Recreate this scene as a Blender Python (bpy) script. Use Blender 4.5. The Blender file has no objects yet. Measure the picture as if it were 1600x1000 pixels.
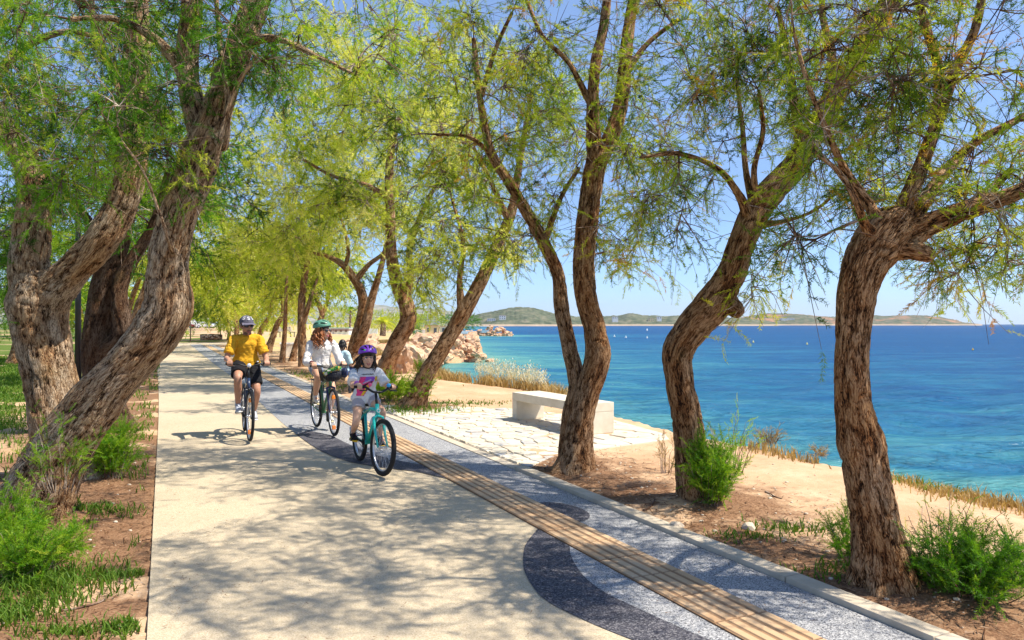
import bpy, bmesh, math, random
import numpy as np
from mathutils import Vector, Matrix, Quaternion
from mathutils.bvhtree import BVHTree

SC = bpy.context.scene
COL = SC.collection
# ------------------------------------------------------------------ camera
F, CH, HZ = 1155.6, 1.65, 506.0            # focal length in photo pixels, eye height, horizon row
cam_d = bpy.data.cameras.new('camera')
cam_d.sensor_width = 36.0
cam_d.lens = 26.0
cam_d.shift_y = 6.0 / 1600.0
cam_d.clip_start = 0.05
cam_d.clip_end = 60000.0
cam = bpy.data.objects.new('camera', cam_d)
cam.location = (0, 0, CH)
cam.rotation_euler = (math.radians(90), 0, 0)
COL.objects.link(cam)
SC.camera = cam
# ------------------------------------------------------------------ sky and sun
SUN_EL, SUN_AZ = math.radians(57), math.radians(100)   # azimuth measured clockwise from +Y
world = bpy.data.worlds.new('World')
SC.world = world
world.use_nodes = True
wn = world.node_tree
wn.nodes.clear()
wo = wn.nodes.new('ShaderNodeOutputWorld')
wb = wn.nodes.new('ShaderNodeBackground')
ws = wn.nodes.new('ShaderNodeTexSky')
ws.sky_type = 'NISHITA'
ws.sun_disc = False
ws.sun_elevation = SUN_EL
ws.sun_rotation = SUN_AZ
ws.altitude = 0
ws.air_density = 1.0
ws.dust_density = 0.2
ws.ozone_density = 2.5
wb.inputs['Strength'].default_value = 0.15
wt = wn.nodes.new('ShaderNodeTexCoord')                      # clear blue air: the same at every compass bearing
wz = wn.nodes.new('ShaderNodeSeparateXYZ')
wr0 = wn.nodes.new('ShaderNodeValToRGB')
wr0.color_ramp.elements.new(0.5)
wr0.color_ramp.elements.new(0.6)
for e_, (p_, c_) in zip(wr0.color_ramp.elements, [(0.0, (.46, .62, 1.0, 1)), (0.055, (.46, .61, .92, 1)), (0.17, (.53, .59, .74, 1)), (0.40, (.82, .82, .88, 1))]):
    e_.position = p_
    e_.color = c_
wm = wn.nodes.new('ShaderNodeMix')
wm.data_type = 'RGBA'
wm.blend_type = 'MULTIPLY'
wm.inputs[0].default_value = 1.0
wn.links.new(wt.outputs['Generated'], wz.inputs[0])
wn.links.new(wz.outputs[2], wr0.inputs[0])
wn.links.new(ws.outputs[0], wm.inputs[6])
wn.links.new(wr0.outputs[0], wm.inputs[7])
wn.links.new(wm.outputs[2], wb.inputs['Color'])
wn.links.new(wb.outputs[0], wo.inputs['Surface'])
sun_d = bpy.data.lights.new('sun', 'SUN')
sun_d.energy = 5.0
sun_d.angle = math.radians(0.53)
sun_d.color = (1.0, 0.925, 0.79)
sun = bpy.data.objects.new('sun', sun_d)
sv = Vector((math.sin(SUN_AZ) * math.cos(SUN_EL), math.cos(SUN_AZ) * math.cos(SUN_EL), math.sin(SUN_EL)))
sun.rotation_euler = sv.to_track_quat('Z', 'Y').to_euler()
sun.location = sv * 60
COL.objects.link(sun)
SC.view_settings.view_transform = 'Standard'
SC.view_settings.look = 'None'
SC.view_settings.gamma = 1.0
SC.view_settings.use_curve_mapping = False
SC.view_settings.exposure = 0.70
SC.cycles.max_bounces = 8
SC.cycles.transparent_max_bounces = 8

random.seed(11)
RNG = np.random.default_rng(7)
PI = math.pi


def at(px, py, Y):
    return np.array([(px - 800.0) * Y / F, Y, CH - (py - HZ) * Y / F])


def gp(px, py, z=0.0):
    Y = F * (CH - z) / (py - HZ)
    return np.array([(px - 800.0) * Y / F, Y, z])


# ------------------------------------------------------------------ numpy noise
def _h(ix, iy, iz, s):
    n = (ix * 374761393 + iy * 668265263 + iz * 2147483647 + s * 1274126177) & 0xFFFFFFFF
    n = ((n ^ (n >> 13)) * 1274126177) & 0xFFFFFFFF
    n = ((n ^ (n >> 15)) * 2246822519) & 0xFFFFFFFF
    return ((n ^ (n >> 16)) & 0xFFFFFF) / float(0xFFFFFF) * 2 - 1


def vnoise(p, s=0):
    p = np.asarray(p, dtype=np.float64)
    i = np.floor(p).astype(np.int64)
    f = p - i
    f = f * f * f * (f * (f * 6 - 15) + 10)
    x, y, z = i[..., 0], i[..., 1], i[..., 2]
    fx, fy, fz = f[..., 0], f[..., 1], f[..., 2]
    L = lambda a, b, t: a + (b - a) * t
    c = [[[_h(x + a, y + b, z + d, s) for d in (0, 1)] for b in (0, 1)] for a in (0, 1)]
    return L(L(L(c[0][0][0], c[1][0][0], fx), L(c[0][1][0], c[1][1][0], fx), fy),
             L(L(c[0][0][1], c[1][0][1], fx), L(c[0][1][1], c[1][1][1], fx), fy), fz)


def fbm(p, o=3, s=0):
    a, t, n = 1.0, 0.0, 0.0
    p = np.asarray(p, dtype=np.float64)
    for k in range(o):
        n = n + a * vnoise(p, s + k)
        t += a
        a *= 0.5
        p = p * 2.03
    return n / t


def sst(a, b, x):
    t = np.clip((x - a) / (b - a), 0, 1)
    return t * t * (3 - 2 * t)


# ------------------------------------------------------------------ mesh collector
class MB:
    def __init__(s):
        s.v, s.f, s.n, s.at = [], {3: [], 4: []}, 0, {}

    def add(s, v, tris=None, quads=None, **attrs):
        v = np.asarray(v, dtype=np.float32).reshape(-1, 3)
        if tris is not None and len(tris):
            s.f[3].append(np.asarray(tris, dtype=np.int32).reshape(-1, 3) + s.n)
        if quads is not None and len(quads):
            s.f[4].append(np.asarray(quads, dtype=np.int32).reshape(-1, 4) + s.n)
        for k, a in attrs.items():
            s.at.setdefault(k, []).append((s.n, np.asarray(a, dtype=np.float32)))
        s.v.append(v)
        s.n += len(v)
        return s

    def mesh(s, name, smooth=True):
        me = bpy.data.meshes.new(name)
        v = np.concatenate(s.v) if s.v else np.zeros((0, 3), np.float32)
        t = np.concatenate(s.f[3]) if s.f[3] else np.zeros((0, 3), np.int32)
        q = np.concatenate(s.f[4]) if s.f[4] else np.zeros((0, 4), np.int32)
        me.vertices.add(len(v))
        me.vertices.foreach_set('co', v.ravel())
        nl = len(t) * 3 + len(q) * 4
        me.loops.add(nl)
        me.loops.foreach_set('vertex_index', np.concatenate([t.ravel(), q.ravel()]).astype(np.int32))
        me.polygons.add(len(t) + len(q))
        ls = np.concatenate([np.arange(len(t)) * 3, len(t) * 3 + np.arange(len(q)) * 4]).astype(np.int32)
        me.polygons.foreach_set('loop_start', ls)
        me.polygons.foreach_set('use_smooth', np.full(len(t) + len(q), smooth, dtype=bool))
        for k, lst in s.at.items():
            d = lst[0][1].ndim
            if d == 1:
                a = np.zeros(len(v), np.float32)
                for i, x in lst:
                    a[i:i + len(x)] = x
                me.attributes.new(k, 'FLOAT', 'POINT').data.foreach_set('value', a)
            else:
                a = np.zeros((len(v), 3), np.float32)
                for i, x in lst:
                    a[i:i + len(x)] = x
                me.attributes.new(k, 'FLOAT_VECTOR', 'POINT').data.foreach_set('vector', a.ravel())
        me.update(calc_edges=True)
        me.validate()
        return me

    def build(s, name, mat=None, parent=None, smooth=True, loc=None):
        return link(name, s.mesh(name, smooth), mat, parent, loc)

    # ---- primitives
    def box(s, c, sz, R=None, bev=0.0):
        c = np.asarray(c, float)
        h = np.asarray(sz, float) / 2
        if bev <= 0:
            v = np.array([[x, y, z] for x in (-1, 1) for y in (-1, 1) for z in (-1, 1)], float) * h
            q = [[0, 1, 3, 2], [4, 6, 7, 5], [0, 4, 5, 1], [2, 3, 7, 6], [0, 2, 6, 4], [1, 5, 7, 3]]
            if R is not None:
                v = v @ np.asarray(R).T
            return s.add(v + c, quads=q)
        bm = bmesh.new()
        bmesh.ops.create_cube(bm, size=1.0)
        for w in bm.verts:
            w.co = Vector([w.co[i] * 2 * h[i] for i in range(3)])
        bmesh.ops.bevel(bm, geom=bm.edges[:], offset=bev, segments=2, affect='EDGES', profile=0.6)
        return s.bm(bm, c, R)

    def bm(s, bm, c=(0, 0, 0), R=None):
        bmesh.ops.triangulate(bm, faces=[f for f in bm.faces if len(f.verts) > 4])
        bm.verts.index_update()
        v = np.array([w.co[:] for w in bm.verts], float)
        t = [[w.index for w in f.verts] for f in bm.faces if len(f.verts) == 3]
        q = [[w.index for w in f.verts] for f in bm.faces if len(f.verts) == 4]
        bm.free()
        if R is not None:
            v = v @ np.asarray(R).T
        return s.add(v + np.asarray(c, float), t, q)

    def ell(s, c, r, R=None, nu=16, nv=10):
        th = np.linspace(0, PI, nv + 1)
        ph = np.linspace(0, 2 * PI, nu, endpoint=False)
        v = np.array([[math.sin(a) * math.cos(b), math.sin(a) * math.sin(b), math.cos(a)] for a in th for b in ph])
        v = v * np.asarray(r, float)
        if R is not None:
            v = v @ np.asarray(R).T
        i = np.arange(nv)[:, None] * nu + np.arange(nu)[None]
        j = np.arange(nv)[:, None] * nu + (np.arange(nu)[None] + 1) % nu
        q = np.stack([i, i + nu, j + nu, j], -1).reshape(-1, 4)
        return s.add(v + np.asarray(c, float), quads=q)

    def tube(s, P, r, k=8, cap=True, up=None, **at_):
        P = np.asarray(P, float)
        n = len(P)
        r = np.asarray(r, float)
        if r.ndim == 0:
            r = np.full(n, float(r))
        T, U, V = frames(P, up)
        a = np.linspace(0, 2 * PI, k, endpoint=False)
        ra, rb = (r, r) if r.ndim == 1 else (r[:, 0], r[:, 1])
        v = P[:, None] + (np.cos(a)[None, :, None] * U[:, None] * ra[:, None, None] + np.sin(a)[None, :, None] * V[:, None] * rb[:, None, None])
        v = v.reshape(-1, 3)
        i = np.arange(n - 1)[:, None] * k + np.arange(k)[None]
        j = np.arange(n - 1)[:, None] * k + (np.arange(k)[None] + 1) % k
        q = np.stack([i, j, j + k, i + k], -1).reshape(-1, 4)
        t = None
        if cap:
            v = np.concatenate([v, P[:1], P[-1:]])
            e = np.arange(k)
            t = np.concatenate([np.stack([np.full(k, n * k), (e + 1) % k, e], -1),
                                np.stack([np.full(k, n * k + 1), e + (n - 1) * k, (e + 1) % k + (n - 1) * k], -1)])
        return s.add(v, t, q, **at_)

    def ring(s, c, axis, R, r, k=48, m=8, rb=None):
        """torus round axis"""
        ax = np.asarray(axis, float)
        ax = ax / np.linalg.norm(ax)
        u = np.cross(ax, [0.31, 0.2, 0.93]) if abs(ax[2]) < 0.9 else np.cross(ax, [1, 0, 0])
        u /= np.linalg.norm(u)
        w = np.cross(ax, u)
        A = np.linspace(0, 2 * PI, k, endpoint=False)
        B = np.linspace(0, 2 * PI, m, endpoint=False)
        rb = r if rb is None else rb
        d = np.cos(A)[:, None] * u + np.sin(A)[:, None] * w
        v = np.asarray(c, float) + d[:, None] * (R + r * np.cos(B))[None, :, None] + ax * (rb * np.sin(B))[None, :, None]
        i = np.arange(k)[:, None] * m + np.arange(m)[None]
        j = np.arange(k)[:, None] * m + (np.arange(m)[None] + 1) % m
        i2 = ((np.arange(k)[:, None] + 1) % k) * m + np.arange(m)[None]
        j2 = ((np.arange(k)[:, None] + 1) % k) * m + (np.arange(m)[None] + 1) % m
        return s.add(v.reshape(-1, 3), quads=np.stack([i, i2, j2, j], -1).reshape(-1, 4))


def frames(P, up=None):
    P = np.asarray(P, float)
    T = np.gradient(P, axis=0)
    T /= np.linalg.norm(T, axis=1)[:, None] + 1e-12
    n = len(P)
    U = np.zeros((n, 3))
    if up is not None:
        u = np.asarray(up, float)
        for i in range(n):
            w = u - T[i] * np.dot(u, T[i])
            U[i] = w / (np.linalg.norm(w) + 1e-9)
    else:
        r = np.array([0.1, 1, 0.05]) if abs(T[0][1]) < 0.8 else np.array([1, 0.1, 0.05])
        u = r - T[0] * np.dot(r, T[0])
        u /= np.linalg.norm(u)
        U[0] = u
        for i in range(1, n):
            u = u - T[i] * np.dot(u, T[i])
            u /= np.linalg.norm(u) + 1e-12
            U[i] = u
    return T, U, np.cross(T, U)


def link(name, me, mat=None, parent=None, loc=None):
    o = bpy.data.objects.new(name, me)
    if mat is not None:
        if len(me.materials) == 0:
            me.materials.append(mat)
    COL.objects.link(o)
    if parent is not None:
        o.parent = parent
    if loc is not None:
        o.location = loc
    return o


def tag(o, label=None, cat=None, group=None, kind=None):
    if label:
        o['label'] = label
    if cat:
        o['category'] = cat
    if group:
        o['group'] = group
    if kind:
        o['kind'] = kind
    return o


def empty(name, loc=(0, 0, 0), rz=0.0, **k):
    o = bpy.data.objects.new(name, None)
    o.empty_display_size = 0.2
    o.location = loc
    o.rotation_euler = (0, 0, rz)
    COL.objects.link(o)
    return tag(o, **k)


def copy_tree(o, parent=None):
    c = o.copy()
    COL.objects.link(c)
    if parent is not None:
        c.parent = parent
    for ch in list(o.children):
        copy_tree(ch, c)
    return c


def catmull(P, n):
    """resample control rows (any columns) to about n points"""
    P = np.asarray(P, float)
    if len(P) == 2:
        t = np.linspace(0, 1, n)[:, None]
        return P[0] * (1 - t) + P[1] * t
    Q = np.vstack([2 * P[0] - P[1], P, 2 * P[-1] - P[-2]])
    d = np.linalg.norm(np.diff(P[:, :3], axis=0), axis=1)
    cum = np.concatenate([[0], np.cumsum(d)])
    s = np.linspace(0, cum[-1], n)
    k = np.clip(np.searchsorted(cum, s, side='right') - 1, 0, len(P) - 2)
    t = ((s - cum[k]) / np.maximum(d[k], 1e-9))[:, None]
    a, b, c, e = Q[k], Q[k + 1], Q[k + 2], Q[k + 3]
    return 0.5 * (2 * b + (c - a) * t + (2 * a - 5 * b + 4 * c - e) * t ** 2 + (3 * b - a - 3 * c + e) * t ** 3)


def Rz(a):
    return np.array([[math.cos(a), -math.sin(a), 0], [math.sin(a), math.cos(a), 0], [0, 0, 1]])


def Ry(a):
    return np.array([[math.cos(a), 0, math.sin(a)], [0, 1, 0], [-math.sin(a), 0, math.cos(a)]])


def Rx(a):
    return np.array([[1, 0, 0], [0, math.cos(a), -math.sin(a)], [0, math.sin(a), math.cos(a)]])


# ------------------------------------------------------------------ materials
class NG:
    def __init__(s, name):
        s.m = bpy.data.materials.new(name)
        s.m.use_nodes = True
        s.t = s.m.node_tree
        s.t.nodes.clear()
        s.out = s.t.nodes.new('ShaderNodeOutputMaterial')

    def set(s, sock, v):
        if isinstance(v, bpy.types.NodeSocket):
            s.t.links.new(v, sock)
        elif v is not None:
            try:
                sock.default_value = v
            except Exception:
                sock.default_value = (v[0], v[1], v[2], 1.0)

    def n(s, typ, ins=None, o=0, **attrs):
        nd = s.t.nodes.new('ShaderNode' + typ)
        for k, v in attrs.items():
            setattr(nd, k, v)
        for k, v in (ins or {}).items():
            s.set(nd.inputs[k], v)
        return nd.outputs[o]

    def attr(s, name, vec=False):
        return s.n('Attribute', attribute_name=name, o=1 if vec else 2)

    def pos(s):
        return s.n('NewGeometry', o=0)

    def obj(s):
        return s.n('TexCoord', o=3)

    def rnd(s):
        return s.n('ObjectInfo', o=5)

    def noise(s, vec, scale, det=4.0, rough=0.55, o=0, dist=0.0):
        return s.n('TexNoise', {'Vector': vec, 'Scale': scale, 'Detail': det, 'Roughness': rough, 'Distortion': dist}, o=o)

    def vor(s, vec, scale, o=0, feature='F1'):
        return s.n('TexVoronoi', {'Vector': vec, 'Scale': scale}, o=o, feature=feature)

    def ramp(s, fac, stops, interp='LINEAR'):
        nd = s.t.nodes.new('ShaderNodeValToRGB')
        nd.color_ramp.interpolation = interp
        el = nd.color_ramp.elements
        while len(el) < len(stops):
            el.new(0.5)
        for e, (p, c) in zip(el, stops):
            e.position = p
            e.color = (c[0], c[1], c[2], 1) if hasattr(c, '__len__') else (c, c, c, 1)
        s.set(nd.inputs[0], fac)
        return nd.outputs[0]

    def mix(s, f, a, b, mode='MIX'):
        nd = s.t.nodes.new('ShaderNodeMix')
        nd.data_type = 'RGBA'
        nd.blend_type = mode
        s.set(nd.inputs[0], f)
        s.set(nd.inputs[6], a)
        s.set(nd.inputs[7], b)
        return nd.outputs[2]

    def math(s, op, a, b=None, c=None):
        nd = s.t.nodes.new('ShaderNodeMath')
        nd.operation = op
        for i, x in enumerate((a, b, c)):
            if x is not None:
                s.set(nd.inputs[i], x)
        return nd.outputs[0]

    def scale(s, vec, v):
        nd = s.t.nodes.new('ShaderNodeVectorMath')
        nd.operation = 'MULTIPLY'
        s.set(nd.inputs[0], vec)
        nd.inputs[1].default_value = v
        return nd.outputs[0]

    def bump(s, h, strength=0.5, dist=0.01, normal=None):
        return s.n('Bump', {'Height': h, 'Strength': strength, 'Distance': dist, 'Normal': normal})

    def bsdf(s, col, rough=0.7, normal=None, spec=0.3, metal=0.0, **k):
        nd = s.t.nodes.new('ShaderNodeBsdfPrincipled')
        s.set(nd.inputs['Base Color'], col)
        s.set(nd.inputs['Roughness'], rough)
        s.set(nd.inputs['Specular IOR Level'], spec)
        s.set(nd.inputs['Metallic'], metal)
        if normal is not None:
            s.set(nd.inputs['Normal'], normal)
        for kk, v in k.items():
            s.set(nd.inputs[kk.replace('_', ' ')], v)
        return nd.outputs[0]

    def done(s, sh):
        s.t.links.new(sh, s.out.inputs['Surface'])
        return s.m


def plain(name, col, rough=0.6, spec=0.3, metal=0.0, var=0.12, scale=30.0, bump=0.0):
    g = NG(name)
    p = g.obj()
    f = g.noise(p, scale, 3)
    c = g.mix(f, tuple(x * (1 - var) for x in col), tuple(min(1, x * (1 + var)) for x in col))
    nrm = g.bump(f, bump, 0.004) if bump else None
    return g.done(g.bsdf(c, rough, nrm, spec, metal))


def bark_mat(name, lo, mid, hi, ident=0.0):
    g = NG(name)
    b = g.attr('bk', True)
    h = g.attr('ht')
    wv = g.noise(g.scale(b, (16, 16, 7)), 1.0, 3, 0.6, o=1)
    wadd = g.n('VectorMath', {0: b, 1: g.scale(wv, (0.045, 0.045, 0.12))}, operation='ADD')
    r1 = g.math('ABSOLUTE', g.math('SUBTRACT', g.noise(g.scale(wadd, (62, 62, 8)), 1.0, 2, 0.5), 0.5))
    r2 = g.math('ABSOLUTE', g.math('SUBTRACT', g.noise(g.scale(wadd, (135, 135, 24)), 1.0, 3, 0.6), 0.5))
    crack = g.math('ADD', g.math('MULTIPLY', g.ramp(r1, [(0.0, 0), (0.075, 1)]), 0.65), g.math('MULTIPLY', g.ramp(r2, [(0.0, 0), (0.10, 1)]), 0.35))
    fine = g.noise(g.scale(b, (170, 170, 45)), 1.0, 4, 0.65)
    cellc = g.noise(g.scale(wadd, (30, 30, 9)), 1.0, 3)
    big = g.noise(g.scale(b, (5, 5, 2.2)), 1.0, 3)
    k = g.math('ADD', g.math('MULTIPLY', h, 0.30), g.math('MULTIPLY', crack, 0.34))
    k = g.math('ADD', k, g.math('MULTIPLY', g.math('SUBTRACT', fine, 0.25), 0.42))
    k = g.math('ADD', k, g.math('MULTIPLY', g.math('SUBTRACT', cellc, 0.5), 0.25))
    c = g.ramp(k, [(0.34, lo), (0.49, mid), (0.68, hi)])
    c2 = g.ramp(k, [(0.34, lo), (0.5, (mid[0] * 1.1, mid[1] * 0.86, mid[2] * 0.68)), (.70, (hi[0] * .9, hi[1] * 0.78, hi[2] * 0.62))])
    c = g.mix(g.ramp(big, [(0.42, 0), (0.62, 1)]), c, c2)
    moss = g.ramp(g.noise(g.pos(), 2.3, 3), [(0.6, 0), (0.72, 1)])
    c = g.mix(g.math('MULTIPLY', moss, 0.22), c, (0.12, 0.10, 0.03))
    hh = g.math('ADD', g.math('MULTIPLY', crack, 0.7), g.math('MULTIPLY', fine, 0.5))
    n = g.bump(hh, 1.0, 0.028)
    return g.done(g.bsdf(c, 0.92, n, 0.12))


M = {}
M['bark'] = bark_mat('bark', (0.035, 0.016, 0.008), (0.28, 0.14, 0.06), (0.66, 0.42, 0.24))
M['bark_grey'] = bark_mat('bark_grey', (0.04, 0.02, 0.01), (0.36, 0.23, 0.135), (0.76, 0.57, 0.39))
M['bark_dark'] = bark_mat('bark_dark', (0.03, 0.016, 0.01), (0.11, 0.06, 0.035), (0.24, 0.16, 0.11))
g = NG('twig_wood')
f_ = g.noise(g.pos(), 6.0, 3)
M['twig'] = g.done(g.bsdf(g.ramp(f_, [(0.38, (0.055, 0.028, 0.018)), (0.5, (0.17, 0.10, 0.065)), (0.66, (0.46, 0.38, 0.31))]), 0.9, None, 0.15))


def leaf_mat(name, stops, tr=0.45):
    g = NG(name)
    cv = g.attr('cv')
    c = g.ramp(cv, stops)
    d = g.n('BsdfDiffuse', {'Color': c})
    t = g.n('BsdfTranslucent', {'Color': g.mix(1.0, c, (1.25, 1.2, 0.55), 'MULTIPLY')})
    gl = g.n('BsdfGlossy', {'Color': (0.5, 0.5, 0.5, 1), 'Roughness': 0.5})
    s = g.n('MixShader', {0: tr, 1: d, 2: t})
    s = g.n('MixShader', {0: 0.03, 1: s, 2: gl})
    return g.done(s)


M['leaf'] = leaf_mat('tamarisk_leaf', [(0, (0.025, 0.07, 0.006)), (0.3, (0.15, 0.26, 0.013)), (0.6, (0.38, 0.47, 0.026)), (0.88, (0.62, 0.62, 0.06)), (0.95, (0.56, 0.36, 0.04)), (1.0, (0.46, 0.23, 0.05))], 0.55)
M['leaf_light'] = leaf_mat('tamarisk_leaf_light', [(0, (0.07, 0.14, 0.010)), (0.30, (0.35, 0.44, 0.026)), (0.72, (0.66, 0.69, 0.11)), (1.0, (0.76, 0.73, 0.28))], 0.58)
M['leaf_green'] = leaf_mat('tamarisk_leaf_green', [(0, (0.015, 0.06, 0.004)), (0.32, (0.10, 0.27, 0.012)), (0.75, (0.34, 0.52, 0.026)), (1.0, (0.56, 0.58, 0.08))], 0.55)
M['grass'] = leaf_mat('grass_blade', [(0, (0.05, 0.12, 0.01)), (0.5, (0.11, 0.21, 0.02)), (0.85, (0.2, 0.26, 0.035)), (1, (0.36, 0.29, 0.12))], 0.35)
M['straw'] = leaf_mat('dry_grass_blade', [(0, (0.30, 0.20, 0.08)), (0.5, (0.48, 0.33, 0.14)), (0.85, (0.6, 0.48, 0.26)), (1, (0.74, 0.68, 0.54))], 0.3)
# ================================================================== SETTING
SEA_Z = -3.2
PD, PN = np.array([-0.426, 0.905]), np.array([0.905, 0.426])   # path direction and its right-hand normal


def uv(u, v):
    return PD * u + PN * v


def uvz(u, v, z=0.0):
    p = uv(u, v)
    return np.array([p[0], p[1], z])


SHORE = np.array([(16, -60), (9.5, -14), (6.9, 0), (5.7, 4), (4.85, 6.7), (4.25, 8.3), (3.5, 9.98), (2.75, 11.6), (2.1, 13.2), (1.6, 15), (0.95, 18.3),
                  (-.5, 20.6), (-1.9, 22.7), (-3.7, 29.0), (-6.5, 38), (-10, 50), (-13, 65), (-13.5, 80), (-11, 90), (-6.5, 95.5), (-4.7, 98.5), (-4.6, 101), (-5.6, 105),
                  (-8, 112), (-10, 130), (-14, 170), (-22, 230), (-30, 275), (-28, 288), (-15, 292), (-3, 293), (-1.5, 296), (-6, 302), (-25, 312), (-60, 330), (-80, 420),
                  (-60, 600), (-50, 800), (-90, 1200), (-100, 1700), (-100, 12000)], float)
LAND = np.vstack([SHORE, [(-12000, 12000), (-12000, -60)]])


def shore_d(x, y):
    """signed distance to the shoreline, positive on land"""
    p = np.stack([x.ravel(), y.ravel()], -1)
    best = np.full(len(p), 1e9)
    for a, b in zip(SHORE[:-1], SHORE[1:]):
        ab = b - a
        t = np.clip(((p - a) @ ab) / (ab @ ab), 0, 1)
        d = np.hypot(*(p - a - t[:, None] * ab).T)
        best = np.minimum(best, d)
    ins = np.zeros(len(p), bool)
    Q = np.roll(LAND, -1, axis=0)
    for a, b in zip(LAND, Q):
        c = (a[1] > p[:, 1]) != (b[1] > p[:, 1])
        with np.errstate(divide='ignore', invalid='ignore'):
            xi = (b[0] - a[0]) * (p[:, 1] - a[1]) / (b[1] - a[1] + 1e-12) + a[0]
        ins ^= c & (p[:, 0] < xi)
    return (np.where(ins, 1, -1) * best).reshape(x.shape)


RIGHT_TREES = [(2.3, 4.55), (1.71, 6.7), (0.7, 8.15), (-1.85, 14.2), (-3.4, 19), (-5.1, 24)]
LEFT_TREES = [(-4.2, 6.3), (-4.6, 7.8), (-6.0, 11)]


def ground_z(x, y, d=None):
    if d is None:
        d = shore_d(x, y)
    a = x / np.maximum(y, 1.0)
    left = sst(-0.16, -0.40, a)
    zf = (1 - left) * (-0.45 * sst(32, 98, y) - 1.55 * sst(98, 270, y)) + left * 0.6 * sst(70, 170, y)
    zf = np.where(y < 30, 0, zf)
    z = zf + 0.0 * x
    v = x * PN[0] + y * PN[1]
    u = x * PD[0] + y * PD[1]
    onpath = (v > -0.07) & (v < 3.69) & (u > -12) & (u < 72)
    P3 = np.stack([x, y, np.zeros_like(x)], -1)
    near = sst(60, 25, y)
    n = 0.028 * fbm(P3 * 1.3, 3, 3) + 0.012 * fbm(P3 * 7, 2, 9) * near
    for (tx, ty) in RIGHT_TREES + LEFT_TREES:
        n = n + 0.06 * np.exp(-((x - tx) ** 2 + (y - ty) ** 2) / 0.35)
    away = np.minimum(np.abs(v + 0.07), np.abs(v - 3.69))
    z = z + np.where(onpath, -0.03, n * sst(0, 0.5, away) + 0.004)
    z = z + np.where((~onpath) & (v > 3.69) & (u < 40), 0.018, 0)
    # low bank along the sea
    z = z - 0.10 * sst(1.0, 0.0, d) * (y < 40)
    drop = sst(0.0, -1.3, d)
    rough = 0.3 * fbm(P3 * 0.9, 3, 21)
    z = z * (1 - drop) + drop * (SEA_Z - 0.7) + rough * drop * (1 - drop) * 3
    z = z - sst(-1.3, -40, d) * 6
    return z


def spaced(lo, hi, a, b, step, grow):
    m = list(np.arange(a, b + 1e-6, step))
    s, x, up = step, b, []
    while x < hi:
        s *= grow
        x += s
        up.append(x)
    s, x, dn = step, a, []
    while x > lo:
        s *= grow
        x -= s
        dn.append(x)
    return np.array(dn[::-1] + m + up)


gx = spaced(-7000, 500, -8, 6, 0.11, 1.07)
gy = spaced(-50, 7000, 2.5, 20, 0.11, 1.04)
X, Y = np.meshgrid(gx, gy)
D = shore_d(X, Y)
Z = ground_z(X, Y, D)
P3 = np.stack([X, Y, 0 * X], -1)
V_ = X * PN[0] + Y * PN[1]
U_ = X * PD[0] + Y * PD[1]
nz = fbm(P3 * 0.45, 4, 40)
nz2 = fbm(P3 * 1.7, 3, 50)
wg = sst(-1.5, -3.4, V_ + nz * 1.6) * sst(-0.32, 0.12, nz * 0.6 + nz2 * 0.7 + 0.12)
wg = np.maximum(wg, 0.75 * sst(60, 75, U_) * (V_ < 6) * sst(-0.3, 0.1, nz))
wdry = sst(26, 60, Y) * sst(-0.5, -0.3, X / np.maximum(Y, 1)) * sst(-0.25, 0.15, nz2) * (V_ > 3)
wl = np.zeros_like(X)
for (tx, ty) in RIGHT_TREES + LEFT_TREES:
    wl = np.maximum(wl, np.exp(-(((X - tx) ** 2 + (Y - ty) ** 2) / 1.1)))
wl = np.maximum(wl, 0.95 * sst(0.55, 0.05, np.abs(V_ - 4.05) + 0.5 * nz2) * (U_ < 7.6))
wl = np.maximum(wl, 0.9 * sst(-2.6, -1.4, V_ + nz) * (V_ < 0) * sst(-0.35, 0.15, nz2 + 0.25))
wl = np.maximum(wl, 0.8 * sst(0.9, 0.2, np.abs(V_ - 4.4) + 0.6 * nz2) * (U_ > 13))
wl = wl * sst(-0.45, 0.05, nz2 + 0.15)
wr = sst(4.0, 0.5, D + 2 * nz2) * (Y > 34) + (D < -0.15)
ny, nx = X.shape
I = np.arange(ny - 1)[:, None] * nx + np.arange(nx - 1)[None]
mb = MB()
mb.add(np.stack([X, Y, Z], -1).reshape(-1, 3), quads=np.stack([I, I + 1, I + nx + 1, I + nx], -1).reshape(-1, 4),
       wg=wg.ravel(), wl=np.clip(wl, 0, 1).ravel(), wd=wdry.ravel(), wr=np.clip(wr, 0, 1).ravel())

g = NG('ground_soil')
p = g.pos()
n1 = g.noise(p, 0.9, 5)
n2 = g.noise(p, 9.0, 5, 0.7)
n3 = g.noise(p, 55.0, 4, 0.7)
sand = g.ramp(n1, [(0.3, (0.47, 0.29, 0.165)), (0.55, (0.58, 0.385, 0.235)), (0.75, (0.66, 0.48, 0.32))])
sand = g.mix(g.ramp(n2, [(0.45, 0), (0.75, 0.6)]), sand, (0.42, 0.26, 0.15))
peb = g.vor(p, 34.0)
sand = g.mix(g.ramp(peb, [(0.10, 0.75), (0.2, 0)]), sand, (0.62, 0.55, 0.46))
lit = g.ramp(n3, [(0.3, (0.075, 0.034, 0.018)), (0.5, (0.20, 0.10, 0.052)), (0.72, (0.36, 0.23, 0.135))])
grass = g.ramp(n3, [(0.3, (0.05, 0.09, 0.012)), (0.6, (0.12, 0.17, 0.03)), (0.8, (0.26, 0.23, 0.09))])
dry = g.ramp(n2, [(0.3, (0.36, 0.30, 0.11)), (0.6, (0.52, 0.42, 0.18)), (0.8, (0.28, 0.30, 0.08))])
rock = g.ramp(n2, [(0.3, (0.34, 0.15, 0.07)), (0.5, (0.52, 0.29, 0.16)), (0.7, (0.66, 0.47, 0.33))])
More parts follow.
